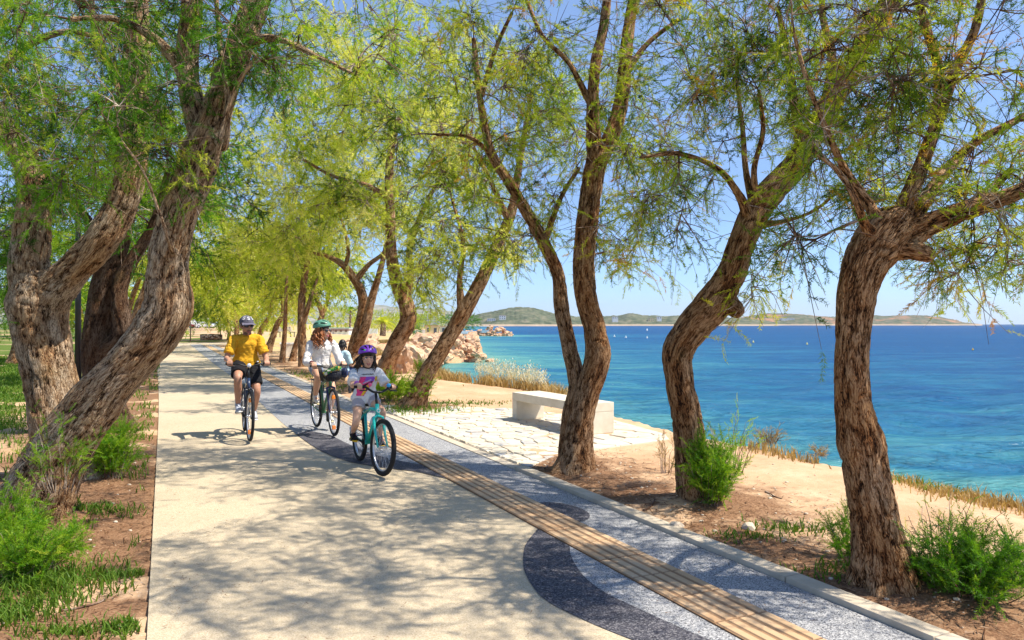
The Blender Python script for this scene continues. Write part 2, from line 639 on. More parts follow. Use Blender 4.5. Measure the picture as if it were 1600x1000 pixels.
edge = lambda w, k=0.55: g.ramp(g.math('ADD', w, g.math('MULTIPLY', g.math('SUBTRACT', n2, 0.5), k)), [(0.38, 0), (0.6, 1)])
c = g.mix(edge(g.attr('wd')), sand, dry)
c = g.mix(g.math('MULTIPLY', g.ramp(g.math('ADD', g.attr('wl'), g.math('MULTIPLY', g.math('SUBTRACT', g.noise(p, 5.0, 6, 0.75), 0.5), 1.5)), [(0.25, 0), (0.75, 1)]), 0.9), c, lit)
c = g.mix(edge(g.attr('wg'), 0.8), c, grass)
c = g.mix(g.attr('wr'), c, rock)
hb = g.math('ADD', g.math('MULTIPLY', n2, 0.6), g.math('MULTIPLY', n3, 0.4))
M['ground'] = g.done(g.bsdf(c, 0.95, g.bump(hb, 0.7, 0.03), 0.1))
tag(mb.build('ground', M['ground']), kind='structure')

# ------------------------------------------------------------------ sea
r = 4.0 * 1.019 ** np.arange(405)
th = np.radians(np.arange(-62, 132, 0.55))
RR, TH = np.meshgrid(r, th, indexing='ij')
sx, sy = RR * np.sin(TH), RR * np.cos(TH)
cell = np.maximum(RR * 0.019, RR * math.radians(0.55)) * 0.8
sz = np.zeros_like(sx)
wr_ = np.random.default_rng(5)
for k in range(34):
    lam = 0.7 * 1.085 ** k
    ang = math.radians(-62) + wr_.normal(0, 0.42)
    ph = wr_.uniform(0, 6.28)
    amp = 0.0085 * lam ** 0.75
    ph2 = 1.3 * np.sin(sx * 0.31 / lam ** 0.5 + k) + 1.3 * np.sin(sy * 0.23 / lam ** 0.5 + 2 * k)
    w = np.sin((sx * math.cos(ang) + sy * math.sin(ang)) * 2 * PI / lam + ph + ph2)
    w = w + 0.25 * (w * w - 0.5) if k % 3 == 0 else w
    sz += amp * w * sst(0.30, 0.12, cell / lam)
sd = -shore_d(sx, sy)
nr, na = sx.shape
I = np.arange(nr - 1)[:, None] * na + np.arange(na - 1)[None]
mb = MB()
mb.add(np.stack([sx, sy, SEA_Z + sz], -1).reshape(-1, 3), quads=np.stack([I, I + 1, I + na + 1, I + na], -1).reshape(-1, 4), dep=np.log10(np.maximum(sd, 1.0)).ravel())
g = NG('sea_water')
p = g.pos()
patch = g.noise(g.scale(p, (0.012, 0.030, 1)), 1.0, 5, 0.6)
streak = g.noise(g.scale(p, (0.06, 0.21, 1)), 1.0, 5, 0.62)
dep = g.math('ADD', g.attr('dep'), g.math('MULTIPLY', g.math('SUBTRACT', patch, 0.5), 1.3))
dep = g.math('ADD', dep, g.math('MULTIPLY', g.math('SUBTRACT', streak, 0.5), 1.5))
chop = g.noise(g.scale(p, (0.30, 1.15, 1)), 1.0, 5, 0.7)
dep = g.math('ADD', dep, g.math('MULTIPLY', g.math('SUBTRACT', chop, 0.5), 0.95))  # streak and chop paint the waves' light and dark into the water colour
c = g.ramp(g.math('MULTIPLY', dep, 0.3333), [(0.12, (0.16, 0.36, 0.30)), (0.31, (0.075, 0.26, 0.275)), (0.46, (0.022, 0.145, 0.25)), (0.62, (0.008, 0.08, 0.21)), (1.0, (0.004, 0.052, 0.165))])
b1 = g.noise(g.scale(p, (1.3, 3.6, 1)), 1.0, 5, 0.62)
b2 = g.noise(g.scale(p, (0.09, 0.26, 1)), 1.0, 5, 0.65)
nrm = g.bump(b1, 1.0, 0.32)
nrm = g.bump(b2, 0.9, 2.2, nrm)
foam = g.math('MULTIPLY', g.ramp(g.noise(g.scale(p, (0.35, 1.0, 1)), 1.0, 6, 0.75), [(0.665, 0), (0.69, 1)]), g.ramp(g.noise(g.scale(p, (0.05, 0.03, 1)), 1.0, 2), [(0.45, 0), (0.6, 1)]))
c = g.mix(g.math('MULTIPLY', foam, 0.85), c, (0.8, 0.86, 0.86))
fr = g.math('MINIMUM', g.math('MULTIPLY', g.n('Fresnel', {'IOR': 1.33, 'Normal': nrm}), 0.42), 0.26)     # wave-roughened water never mirrors fully at grazing angles
df = g.n('BsdfDiffuse', {'Color': c, 'Normal': nrm})
gl = g.n('BsdfGlossy', {'Color': (1, 1, 1, 1), 'Roughness': 0.14, 'Normal': nrm})
M['sea'] = g.done(g.n('MixShader', {0: fr, 1: df, 2: gl}))
tag(mb.build('sea', M['sea']), kind='structure')


# ------------------------------------------------------------------ flat sheets from plan outlines
def sheet(name, poly, z, mat, parent=None, skirt=0.0):
    poly = [tuple(q) for q in poly]
    bm = bmesh.new()
    top = [bm.verts.new((x, y, z)) for x, y in poly]
    fc = bm.faces.new(top)
    fc.normal_update()
    if fc.normal.z < 0:
        fc.normal_flip()
    if skirt > 0:
        bot = [bm.verts.new((x, y, z - skirt)) for x, y in poly]
        n = len(poly)
        for i in range(n):
            j = (i + 1) % n
            bm.faces.new((top[i], top[j], bot[j], bot[i]))
    bmesh.ops.triangulate(bm, faces=[f for f in bm.faces if len(f.verts) > 4])
    bmesh.ops.recalc_face_normals(bm, faces=bm.faces[:])
    me = bpy.data.meshes.new(name)
    bm.to_mesh(me)
    bm.free()
    return link(name, me, mat, parent)


def smoothline(pts, n):
    return catmull(np.array(pts, float), n)


def speckle(name, base, dark, light, sc=140.0, amt=0.5):
    g = NG(name)
    p = g.pos()
    v = g.vor(p, sc, o=1)
    val = g.n('SeparateColor', {0: v})
    big = g.noise(p, 1.1, 4, 0.6)
    fine = g.noise(p, 260.0, 2)
    c = g.ramp(val, [(0.0, dark), (0.22, dark), (0.3, base), (0.74, base), (0.82, light), (1.0, light)])
    c = g.mix(amt, base, c)
    c = g.mix(g.ramp(big, [(0.35, 0.22), (0.6, 0.0)]), c, tuple(x * 0.62 for x in base))
    st = g.ramp(g.noise(p, 4.0, 5, 0.7), [(0.58, 0), (0.8, 0.3)])
    c = g.mix(st, c, tuple(x * 0.7 for x in base))
    return g.done(g.bsdf(c, 0.85, g.bump(fine, 0.35, 0.004), 0.2))


M['beige'] = speckle('beige_aggregate', (0.53, 0.435, 0.30), (0.22, 0.15, 0.09), (0.70, 0.61, 0.47), 190, 0.42)
M['grey'] = speckle('grey_aggregate', (0.31, 0.31, 0.32), (0.05, 0.052, 0.065), (0.56, 0.55, 0.54), 165, 0.85)
M['dark'] = speckle('dark_aggregate', (0.075, 0.073, 0.088), (0.02, 0.02, 0.028), (0.22, 0.21, 0.22), 120, 0.8)

UFAR = 66.0
VL = lambda u: -0.08 - 0.0009 * max(0, u - 12) ** 1.75 if u < 30 else -0.08 - 0.0009 * 18 ** 1.75
left_edge = [uv(u, VL(u)) for u in (-10, 0, 4, 8, 11, 14, 17, 20, 24, 28, 34, 42, 52, UFAR, UFAR + 3)]
path = sheet('path', left_edge + [uv(UFAR + 4.5, 2), uv(UFAR + 4, 5), uv(UFAR + 2, 7), uv(UFAR - 2, 6.5), uv(UFAR - 4, 3.555), uv(30, 3.555), uv(10, 3.555), uv(-10, 3.555)], 0.012, M['beige'], None, 0.12)
tag(path, kind='structure')
VT0, VT1 = 2.70, 3.09
B1 = smoothline([(5.25, 2.698), (4.95, 2.45), (4.70, 2.30), (4.40, 2.16), (4.1, 2.075), (3.9, 2.045), (3.66, 2.07), (3.24, 2.18), (2.6, 2.42), (2.1, 2.698)], 40)
B1i = smoothline([(4.74, 2.698), (4.5, 2.58), (4.13, 2.46), (3.82, 2.43), (3.57, 2.46), (3.09, 2.54), (2.6, 2.698)], 30)
B2 = smoothline([(7.35, 2.698), (7.75, 2.58), (8.05, 2.38), (8.45, 2.10), (8.95, 1.93), (9.6, 1.83), (10.5, 1.785), (12, 1.77), (14, 1.78), (24, 1.9), (30, 1.87), (45, 1.86), (UFAR - 2, 1.86)], 110)
q = lambda A: [uv(a, b) for a, b in A]
sheet('dark_wave', q(B1) + q(B1i[::-1]), 0.016, M['dark'], path)
sheet('grey_panel', q(B1i) + [], 0.0165, M['grey'], path)
sheet('grey_band', q(B2) + [uv(UFAR - 2, 2.698)], 0.016, M['grey'], path)
dk = B2[B2[:, 0] < 11.6]
inner = smoothline([(11.6, 2.0), (10.9, 2.2), (10.0, 2.27), (9.2, 2.36), (8.6, 2.52), (8.2, 2.697)], 24)
sheet('dark_wave', q(dk) + q(inner), 0.020, M['dark'], path)
sheet('grey_band', [uv(u, 3.092) for u in (-10, 4, 10, 30, UFAR - 4)] + [uv(u, 3.552) for u in (UFAR - 4, 30, 10, 4, -10)], 0.016, M['grey'], path)
cap = [(5.28 + 0.36 * (1 + math.cos(t)), 3.094 + 0.24 * math.sin(t)) for t in np.linspace(PI, 0, 20)]
sheet('dark_wave', q(cap), 0.020, M['dark'], path)

# tactile strip: every tile a piece with raised bars
g = NG('tactile_tile')
p = g.obj()
n_ = g.noise(g.pos(), 3.0, 5, 0.6)
n2_ = g.noise(g.pos(), 120.0, 3)
rn = g.rnd()
c = g.mix(rn, (0.46, 0.285, 0.155), (0.57, 0.385, 0.225))
c = g.mix(g.ramp(n_, [(0.4, 0), (0.7, 0.55)]), c, (0.60, 0.46, 0.31))
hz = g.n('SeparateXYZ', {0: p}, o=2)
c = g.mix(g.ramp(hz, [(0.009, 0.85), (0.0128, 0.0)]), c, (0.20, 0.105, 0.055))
M['tile'] = g.done(g.bsdf(c, 0.85, g.bump(n2_, 0.3, 0.003), 0.2))
TS = (VT1 - VT0)
mb = MB()
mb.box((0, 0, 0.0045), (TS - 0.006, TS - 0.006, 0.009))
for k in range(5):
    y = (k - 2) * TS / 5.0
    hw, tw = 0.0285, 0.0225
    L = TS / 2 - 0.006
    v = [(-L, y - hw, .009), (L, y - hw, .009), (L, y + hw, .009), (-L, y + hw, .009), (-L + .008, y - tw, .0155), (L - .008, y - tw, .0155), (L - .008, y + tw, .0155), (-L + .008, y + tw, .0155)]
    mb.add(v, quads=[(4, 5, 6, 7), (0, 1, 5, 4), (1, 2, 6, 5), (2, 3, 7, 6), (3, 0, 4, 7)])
tile_me = mb.mesh('tile', False)
tile_me.materials.append(M['tile'])
ang = math.atan2(PD[1], PD[0])
u = -6.0
k = 0
far_tiles = MB()
R = Rz(ang)
base_v = np.concatenate([np.asarray(a) for a in mb.v])
bq = np.concatenate(mb.f[4])
strip = sheet('tactile_strip', [uv(-6.2, VT0 + .002), uv(UFAR - 3, VT0 + .002), uv(UFAR - 3, VT1 - .002), uv(-6.2, VT1 - .002)], 0.0145, plain('tile_bedding', (0.16, 0.10, 0.06), 0.9), path)
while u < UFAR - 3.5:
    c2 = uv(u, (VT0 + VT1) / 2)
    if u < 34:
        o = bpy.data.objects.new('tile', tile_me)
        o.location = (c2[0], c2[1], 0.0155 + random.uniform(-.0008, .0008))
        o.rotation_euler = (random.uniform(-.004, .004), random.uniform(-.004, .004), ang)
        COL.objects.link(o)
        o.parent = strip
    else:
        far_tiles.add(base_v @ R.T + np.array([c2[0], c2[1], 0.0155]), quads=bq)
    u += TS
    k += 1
tag(far_tiles.build('tile', M['tile'], strip, False), kind='stuff')

# kerb stones
g = NG('kerb_concrete')
n_ = g.noise(g.pos(), 6.0, 5, 0.65)
n2_ = g.noise(g.pos(), 90.0, 3)
M['kerb'] = g.done(g.bsdf(g.mix(g.rnd(), g.ramp(n_, [(0.3, (0.46, 0.385, 0.29)), (0.7, (0.62, 0.54, 0.43))]), g.ramp(n_, [(0.3, (0.42, 0.35, 0.26)), (0.7, (0.56, 0.48, 0.37))])), 0.9, g.bump(n2_, 0.4, 0.004), 0.15))
mb = MB()
mb.box((0, 0, -0.075), (0.992, 0.135, 0.20), None, 0.008)
kme = mb.mesh('kerb_stone', False)
kme.materials.append(M['kerb'])
kerb = empty('kerb', (0, 0, 0), kind='structure')
for k in range(60):
    u = -6 + k * 1.0
    c2 = uv(u, 3.625)
    o = bpy.data.objects.new('kerb_stone', kme)
    h = 0.026 if u < 7.2 else 0.0
    o.location = (c2[0], c2[1], h + random.uniform(-.003, .003))
    o.rotation_euler = (0, 0, ang + random.uniform(-.004, .004))
    COL.objects.link(o)
    o.parent = kerb

# ------------------------------------------------------------------ crazy-paved bay with the bench
bay = np.array([uv(14.6, 3.70), uv(7.45, 3.70), gp(872, 716)[:2], gp(945, 704)[:2], gp(1046, 690)[:2], gp(1040, 682)[:2], gp(952, 657)[:2], gp(790, 641)[:2]])


def clip_half(poly, m, nrm):
    out = []
    for a, b in zip(poly, np.roll(poly, -1, axis=0)):
        da, db = (a - m) @ nrm, (b - m) @ nrm
        if da <= 0:
            out.append(a)
        if (da < 0) != (db < 0) and abs(da - db) > 1e-12:
            out.append(a + (b - a) * da / (da - db))
    return np.array(out)


def in_poly(P, pt):
    c = False
    for a, b in zip(P, np.roll(P, -1, axis=0)):
        if (a[1] > pt[1]) != (b[1] > pt[1]) and pt[0] < (b[0] - a[0]) * (pt[1] - a[1]) / (b[1] - a[1]) + a[0]:
            c = not c
    return c


plaza = sheet('stone_paving', bay, 0.028, plain('paving_mortar', (0.60, 0.52, 0.40), 0.95, 0.1, 0, 0.25, 8.0), None, 0.1)
tag(plaza, kind='structure')
g = NG('flagstone')
rn = g.rnd()
n_ = g.noise(g.pos(), 7.0, 5, 0.65)
n2_ = g.noise(g.pos(), 45.0, 4, 0.7)
c = g.ramp(rn, [(0.0, (0.66, 0.585, 0.45)), (0.35, (0.72, 0.66, 0.54)), (0.65, (0.60, 0.545, 0.44)), (0.80, (0.70, 0.60, 0.45)), (0.86, (0.42, 0.43, 0.44)), (1.0, (0.50, 0.50, 0.49))])
c = g.mix(g.ramp(n_, [(0.35, 0.45), (0.65, 0)]), c, (0.42, 0.33, 0.22))
M['flag'] = g.done(g.bsdf(c, 0.85, g.bump(n2_, 0.5, 0.012), 0.2))
rs = np.random.default_rng(21)
seeds = []
tries = 0
lo, hi = bay.min(0), bay.max(0)
while len(seeds) < 270 and tries < 60000:
    tries += 1
    pt = rs.uniform(lo, hi)
    if not in_poly(bay, pt):
        continue
    mind = 0.30 if pt[0] > 0.75 else 0.185
    if all((pt[0] - s[0]) ** 2 + (pt[1] - s[1]) ** 2 > mind ** 2 for s in seeds):
        seeds.append(pt)
seeds = np.array(seeds)
for i, s in enumerate(seeds):
    cellp = s + np.array([(-.5, -.5), (.5, -.5), (.5, .5), (-.5, .5)])
    dd = np.hypot(*(seeds - s).T)
    for j in np.argsort(dd)[1:18]:
        w = (seeds[j] - s) / dd[j]
        cellp = clip_half(cellp, (seeds[j] + s) / 2 - w * 0.011, w)
        if len(cellp) < 3:
            break
    for a, b in zip(bay, np.roll(bay, -1, axis=0)):
        if len(cellp) < 3:
            break
        e = b - a
        nrm = np.array([e[1], -e[0]]) / np.linalg.norm(e)
        mid = (a + b) / 2
        ctr = bay.mean(0)
        if (ctr - mid) @ nrm > 0:
            nrm = -nrm
        if np.hypot(*(s - (a + np.clip((s - a) @ e / (e @ e), 0, 1) * e))) < 0.6 and (s - mid) @ nrm < 0:
            cellp = clip_half(cellp, mid - nrm * 0.01, nrm)
    if len(cellp) < 3:
        continue
    ctr = cellp.mean(0)
    cellp = ctr + (cellp - ctr) * (1 + rs.normal(0, 0.035, (len(cellp), 1)))
    hgt = 0.042 + rs.normal(0, 0.004)
    n = len(cellp)
    area = cellp - ctr
    tp = np.c_[ctr + area * 0.95, np.full(n, hgt) + rs.normal(0, .002, n)]
    bt = np.c_[cellp, np.full(n, hgt - 0.008)]
    b0 = np.c_[cellp, np.full(n, 0.0)]
    mb = MB()
    vv = np.vstack([tp, bt, b0, [[ctr[0], ctr[1], hgt + .002]]])
    a_ = np.arange(n)
    b_ = (a_ + 1) % n
    mb.add(vv - np.array([ctr[0], ctr[1], 0]), np.stack([a_, b_, np.full(n, 3 * n)], -1),
           np.vstack([np.stack([a_ + n, b_ + n, b_, a_], -1), np.stack([a_ + 2 * n, b_ + 2 * n, b_ + n, a_ + n], -1)]))
    me = mb.mesh('stone', False)
    me.materials.append(M['flag'])
    o = bpy.data.objects.new('stone', me)
    o.location = (ctr[0], ctr[1], 0)
    COL.objects.link(o)
    o.parent = plaza

# bench: three slabs of concrete
g = NG('bench_concrete')
n_ = g.noise(g.obj(), 4.0, 5, 0.6)
pits = g.vor(g.obj(), 26.0)
n2_ = g.noise(g.obj(), 120.0, 3)
c = g.ramp(n_, [(0.3, (0.56, 0.49, 0.375)), (0.7, (0.70, 0.635, 0.52))])
c = g.mix(g.ramp(pits, [(0.05, 0.8), (0.11, 0)]), c, (0.28, 0.22, 0.15))
M['bench'] = g.done(g.bsdf(c, 0.85, g.bump(n2_, 0.25, 0.003), 0.2))
bl = np.array([0.012, 12.52])
bd = np.array([0.488, -0.873])
bw = np.array([0.873, 0.488])
bc = bl + bd * 1.05 + bw * 0.265
bench = empty('concrete_bench', (bc[0], bc[1], 0.042), math.atan2(bd[1], bd[0]),
              label='cream concrete bench made of three thick slabs on the pale stone paving by the sea', cat='bench')
MB().box((0, 0, 0.385), (2.12, 0.54, 0.135), None, 0.008).build('seat', M['bench'], bench, False)
for s in (-1, 1):
    MB().box((s * 0.985, 0, 0.158), (0.15, 0.538, 0.316), None, 0.006).build('leg', M['bench'], bench, False)


# ------------------------------------------------------------------ hills across the bay
def hill(name, prof, Y, depth, mat, seed, amp=1.0, base=SEA_Z - 1, cols=1.0):
    prof = np.array(prof, float)
    n = int((prof[-1, 0] - prof[0, 0]) * cols)
    px = np.linspace(prof[0, 0], prof[-1, 0], n)
    top = np.interp(px, prof[:, 0], prof[:, 1])
    xs = (px - 800) * Y / F
    ht = np.maximum(CH - (top - HZ) * (Y + depth) / F, SEA_Z)
    t = np.concatenate([[0, 0.012], np.linspace(0.03, 1, 26), 1 + np.linspace(0.1, 1, 10)])
    rs_ = np.random.default_rng(seed)
    vs = []
    for tt in t:
        k = math.sin(min(tt, 2 - tt) * PI / 2) ** 0.9
        yy = Y + depth * tt
        xx = xs * (yy / Y) * 1.0 if tt <= 1 else xs * (1 + depth / Y)
        P = np.stack([xx / 60, np.full(n, yy / 60), np.zeros(n)], -1)
        lump = fbm(P * 1.0, 3, seed) * 4 * amp * k * (tt < 1.02) + np.abs(vnoise(P * 6.0, seed + 5)) * 2.4 * amp * (k > 0.08)
        z = base + (ht - base) * k
        low = 3.2 * sst(0, 0.012, np.array(tt))
        z = np.maximum(z + lump * np.clip((ht - base) / 20, 0, 1), base + low)
        yj = yy + 30 * fbm(np.stack([xx / 90, np.full(n, tt), np.zeros(n)], -1), 2, seed + 3)
        vs.append(np.stack([xx, yj, z], -1))
    vs = np.array(vs)
    m = len(t)
    I = np.arange(m - 1)[:, None] * n + np.arange(n - 1)[None]
    mb = MB()
    mb.add(vs.reshape(-1, 3), quads=np.stack([I, I + 1, I + n + 1, I + n], -1).reshape(-1, 4))
    return tag(mb.build(name, mat), kind='structure')


def hill_mat(name, cols, soil, amount):
    g = NG(name)
    p = g.pos()
    n1 = g.noise(p, 0.05, 5, 0.65)
    n2 = g.noise(p, 0.012, 4)
    z = g.n('SeparateXYZ', {0: p}, o=2)
    c = g.ramp(n1, [(0.35, cols[0]), (0.5, cols[1]), (0.66, cols[2])])
    c = g.mix(g.ramp(n2, [(0.56 - amount, 0), (0.66 - amount, 0.8)]), c, soil)
    c = g.mix(g.ramp(g.math('MULTIPLY', z, 0.1), [(-0.0, 1.0), (0.10, 0.0)]), c, (0.40, 0.31, 0.22))
    return g.done(g.bsdf(c, 0.95, g.bump(n1, 0.6, 6.0), 0.05))


M['hill'] = hill_mat('hill_scrub', [(0.045, 0.065, 0.035), (0.10, 0.115, 0.065), (0.19, 0.175, 0.115)], (0.27, 0.23, 0.165), -0.07)
M['headland'] = hill_mat('headland_scrub', [(0.05, 0.075, 0.035), (0.11, 0.12, 0.07), (0.2, 0.165, 0.11)], (0.40, 0.2, 0.12), 0.05)
M['mountain'] = hill_mat('mountain_scrub', [(0.12, 0.15, 0.11), (0.2, 0.21, 0.15), (0.3, 0.27, 0.2)], (0.38, 0.34, 0.28), 0.05)
hill('hill', [(690, 500), (715, 496), (740, 493), (762, 489), (778, 485), (795, 481.5), (815, 480), (835, 481.5), (852, 486), (872, 491), (895, 494), (925, 500), (940, 506)], 1500, 260, M['hill'], 4)
hill('hill', [(850, 500), (880, 495), (910, 496), (940, 496), (970, 494), (978, 491), (988, 490.5), (1000, 494), (1040, 496), (1075, 493.5), (1100, 496), (1130, 497.5), (1165, 498), (1190, 501), (1215, 506)], 1750, 220, M['hill'], 8)
hill('headland', [(1120, 502), (1160, 497), (1185, 492), (1205, 489.5), (1240, 491), (1270, 494), (1300, 496), (1340, 494.5), (1380, 494.5), (1410, 493), (1440, 493.5), (1470, 496), (1485, 500), (1496, 504), (1515, 505.6), (1530, 507)], 2150, 220, M['headland'], 13)
hill('mountain', [(-900, 470), (-500, 455), (-100, 450), (200, 455), (380, 466), (470, 470), (530, 484), (560, 480), (585, 477), (610, 480), (640, 483), (660, 482), (690, 486), (720, 490), (760, 497), (790, 504)], 3400, 900, M['mountain'], 17, 2.0, -6, 0.4)
# ================================================================== TREES
def furrow(c, k=1.0, s=0):
    """bark height 0..1 from cylinder coordinates (metres)"""
    w = np.stack([vnoise(c * np.array([9, 9, 5]), 70 + s), vnoise(c * np.array([9, 9, 5]), 71 + s), vnoise(c * np.array([7, 7, 4]), 72 + s)], -1)
    q = c + w * np.array([0.018, 0.018, 0.05])
    a = np.abs(vnoise(q * np.array([26, 26, 5.5]) * k, 1 + s))
    b = np.abs(vnoise(q * np.array([52, 52, 12]) * k, 2 + s))
    h = np.clip(a / 0.34, 0, 1) ** 0.8 * 0.75 + np.clip(b / 0.4, 0, 1) * 0.25
    return h


def bark_tube(mb, rows, sides=64, step=0.02, amp=0.016, lump=0.10, seed=0, flare=0.0, scale=1.0, caps=True):
    """rows: x y z r"""
    rows = np.asarray(rows, float)
    L = np.sum(np.linalg.norm(np.diff(rows[:, :3], axis=0), axis=1))
    n = max(6, int(L / step))
    S = catmull(rows, n)
    P, r = S[:, :3], np.maximum(S[:, 3], 0.004)
    T, U, V = frames(P)
    s = np.concatenate([[0], np.cumsum(np.linalg.norm(np.diff(P, axis=0), axis=1))])
    a = np.linspace(0, 2 * PI, sides, endpoint=False)
    cz = np.stack([np.cos(a)[None] * r[:, None], np.sin(a)[None] * r[:, None], np.repeat(s[:, None], sides, 1) + seed * 3.1], -1)
    h = furrow(cz, scale, seed)
    low = fbm(cz * np.array([1.6 / max(r.mean(), .02) * .5, 1.6 / max(r.mean(), .02) * .5, 2.6]), 3, seed + 31)
    rr = r[:, None] * (1 + lump * low)
    if flare > 0:
        f = np.exp(-s / 0.22)[:, None]
        lobes = 0.5 + 0.5 * np.cos(a[None] * 5 + seed + 1.3 * np.sin(a[None] * 2 + seed))
        rr = rr * (1 + f * flare * (0.35 + lobes))
    rr = rr + amp * np.clip(r[:, None] / 0.12, 0.25, 1.2) * (h - 0.6)
    v = P[:, None] + (np.cos(a)[None, :, None] * U[:, None] + np.sin(a)[None, :, None] * V[:, None]) * rr[..., None]
    i = np.arange(n - 1)[:, None] * sides + np.arange(sides)[None]
    j = np.arange(n - 1)[:, None] * sides + (np.arange(sides)[None] + 1) % sides
    q = np.stack([i, j, j + sides, i + sides], -1).reshape(-1, 4)
    v = v.reshape(-1, 3)
    e = np.arange(sides)
    t = None
    bk, ht = cz.reshape(-1, 3), h.ravel()
    if caps:
        v = np.vstack([v, P[-1:]])
        bk = np.vstack([bk, bk[-1:]])
        ht = np.append(ht, 0.5)
        t = np.stack([np.full(sides, n * sides), e + (n - 1) * sides, (e + 1) % sides + (n - 1) * sides], -1)
    mb.add(v, t, q, bk=bk, ht=ht)
    return S


def batch_tubes(mb, P, R, k=3):
    """P (M,n,3) R (M,n) -> many thin tubes"""
    M_, n, _ = P.shape
    if M_ == 0:
        return
    T = np.gradient(P, axis=1)
    T /= np.linalg.norm(T, axis=2)[..., None] + 1e-9
    ref = np.where(np.abs(T[:, :1, 2:3]) > 0.8, np.array([1.0, 0, 0]), np.array([0, 0, 1.0]))
    U = np.cross(T, ref)
    U /= np.linalg.norm(U, axis=2)[..., None] + 1e-9
    W = np.cross(T, U)
    a = np.linspace(0, 2 * PI, k, endpoint=False)
    v = P[:, :, None] + R[:, :, None, None] * (np.cos(a)[None, None, :, None] * U[:, :, None] + np.sin(a)[None, None, :, None] * W[:, :, None])
    base = (np.arange(M_) * n * k)[:, None, None]
    i = base + (np.arange(n - 1) * k)[None, :, None] + np.arange(k)[None, None]
    j = base + (np.arange(n - 1) * k)[None, :, None] + ((np.arange(k) + 1) % k)[None, None]
    mb.add(v.reshape(-1, 3), quads=np.stack([i, j, j + k, i + k], -1).reshape(-1, 4))


def spray_templates(K, nb, seed, wid):
    """feathery sprays, unit length along +X, drooping in -Z"""
    rs = np.random.default_rng(seed)
    out = []
    for k in range(K):
        vs = []
        t = np.linspace(0.05, 1.0, nb)
        bend = rs.uniform(0.05, 0.35)
        ax = lambda q: np.array([q * (1 - 0.1 * bend * q), 0.05 * math.sin(q * 4 + k), -bend * q * q])
        for i, tt in enumerate(t):
            p = ax(tt)
            for sd in (-1, 1):
                L = (0.17 * (1 - 0.55 * tt) + 0.05) * rs.uniform(0.5, 1.4)
                an = rs.uniform(0.5, 1.2)
                el = rs.uniform(-1.3, 1.3)
                d = np.array([math.cos(an), sd * math.sin(an) * math.cos(el), math.sin(an) * math.sin(el) - 0.12])
                side = np.cross(d, rs.normal(size=3))
                side /= np.linalg.norm(side) + 1e-9
                w = wid * rs.uniform(0.7, 1.3)
                vs += [p - side * w * 0.5, p + d * L, p + side * w * 0.5 + d * L * 0.25]
        # axis
        vs += [ax(0) + [0, 0, wid * .4], ax(1.05), ax(0) - [0, 0, wid * .4]]
        out.append(np.array(vs))
    return np.array(out)      # K, 3m, 3


TRI = {}
TPL = {0: spray_templates(12, 22, 1, 0.034), 1: spray_templates(10, 18, 2, 0.046), 2: spray_templates(8, 13, 3, 0.07)}


def place_sprays(mb, P, D_, L, lod, cv, rs):
    """sprays at P pointing D_, length L"""
    n = len(P)
    if n == 0:
        return
    tp = TPL[lod]
    k = rs.integers(0, len(tp), n)
    X_ = D_ / (np.linalg.norm(D_, axis=1)[:, None] + 1e-9)
    up = rs.normal(0, 0.55, (n, 3)) + np.array([0, 0, 1.0])
    Y_ = np.cross(up, X_)
    Y_ /= np.linalg.norm(Y_, axis=1)[:, None] + 1e-9
    Z_ = np.cross(X_, Y_)
    R = np.stack([X_, Y_, Z_], -1)              # columns
    v = np.einsum('nij,nmj->nmi', R, tp[k]) * L[:, None, None] + P[:, None]
    m = tp.shape[1]
    c = np.repeat(np.clip(cv, 0, 1)[:, None], m, 1) + rs.normal(0, 0.03, (n, 1))
    mb.add(v.reshape(-1, 3), np.arange(n * m).reshape(-1, 3), cv=np.clip(c, 0, 1).ravel())


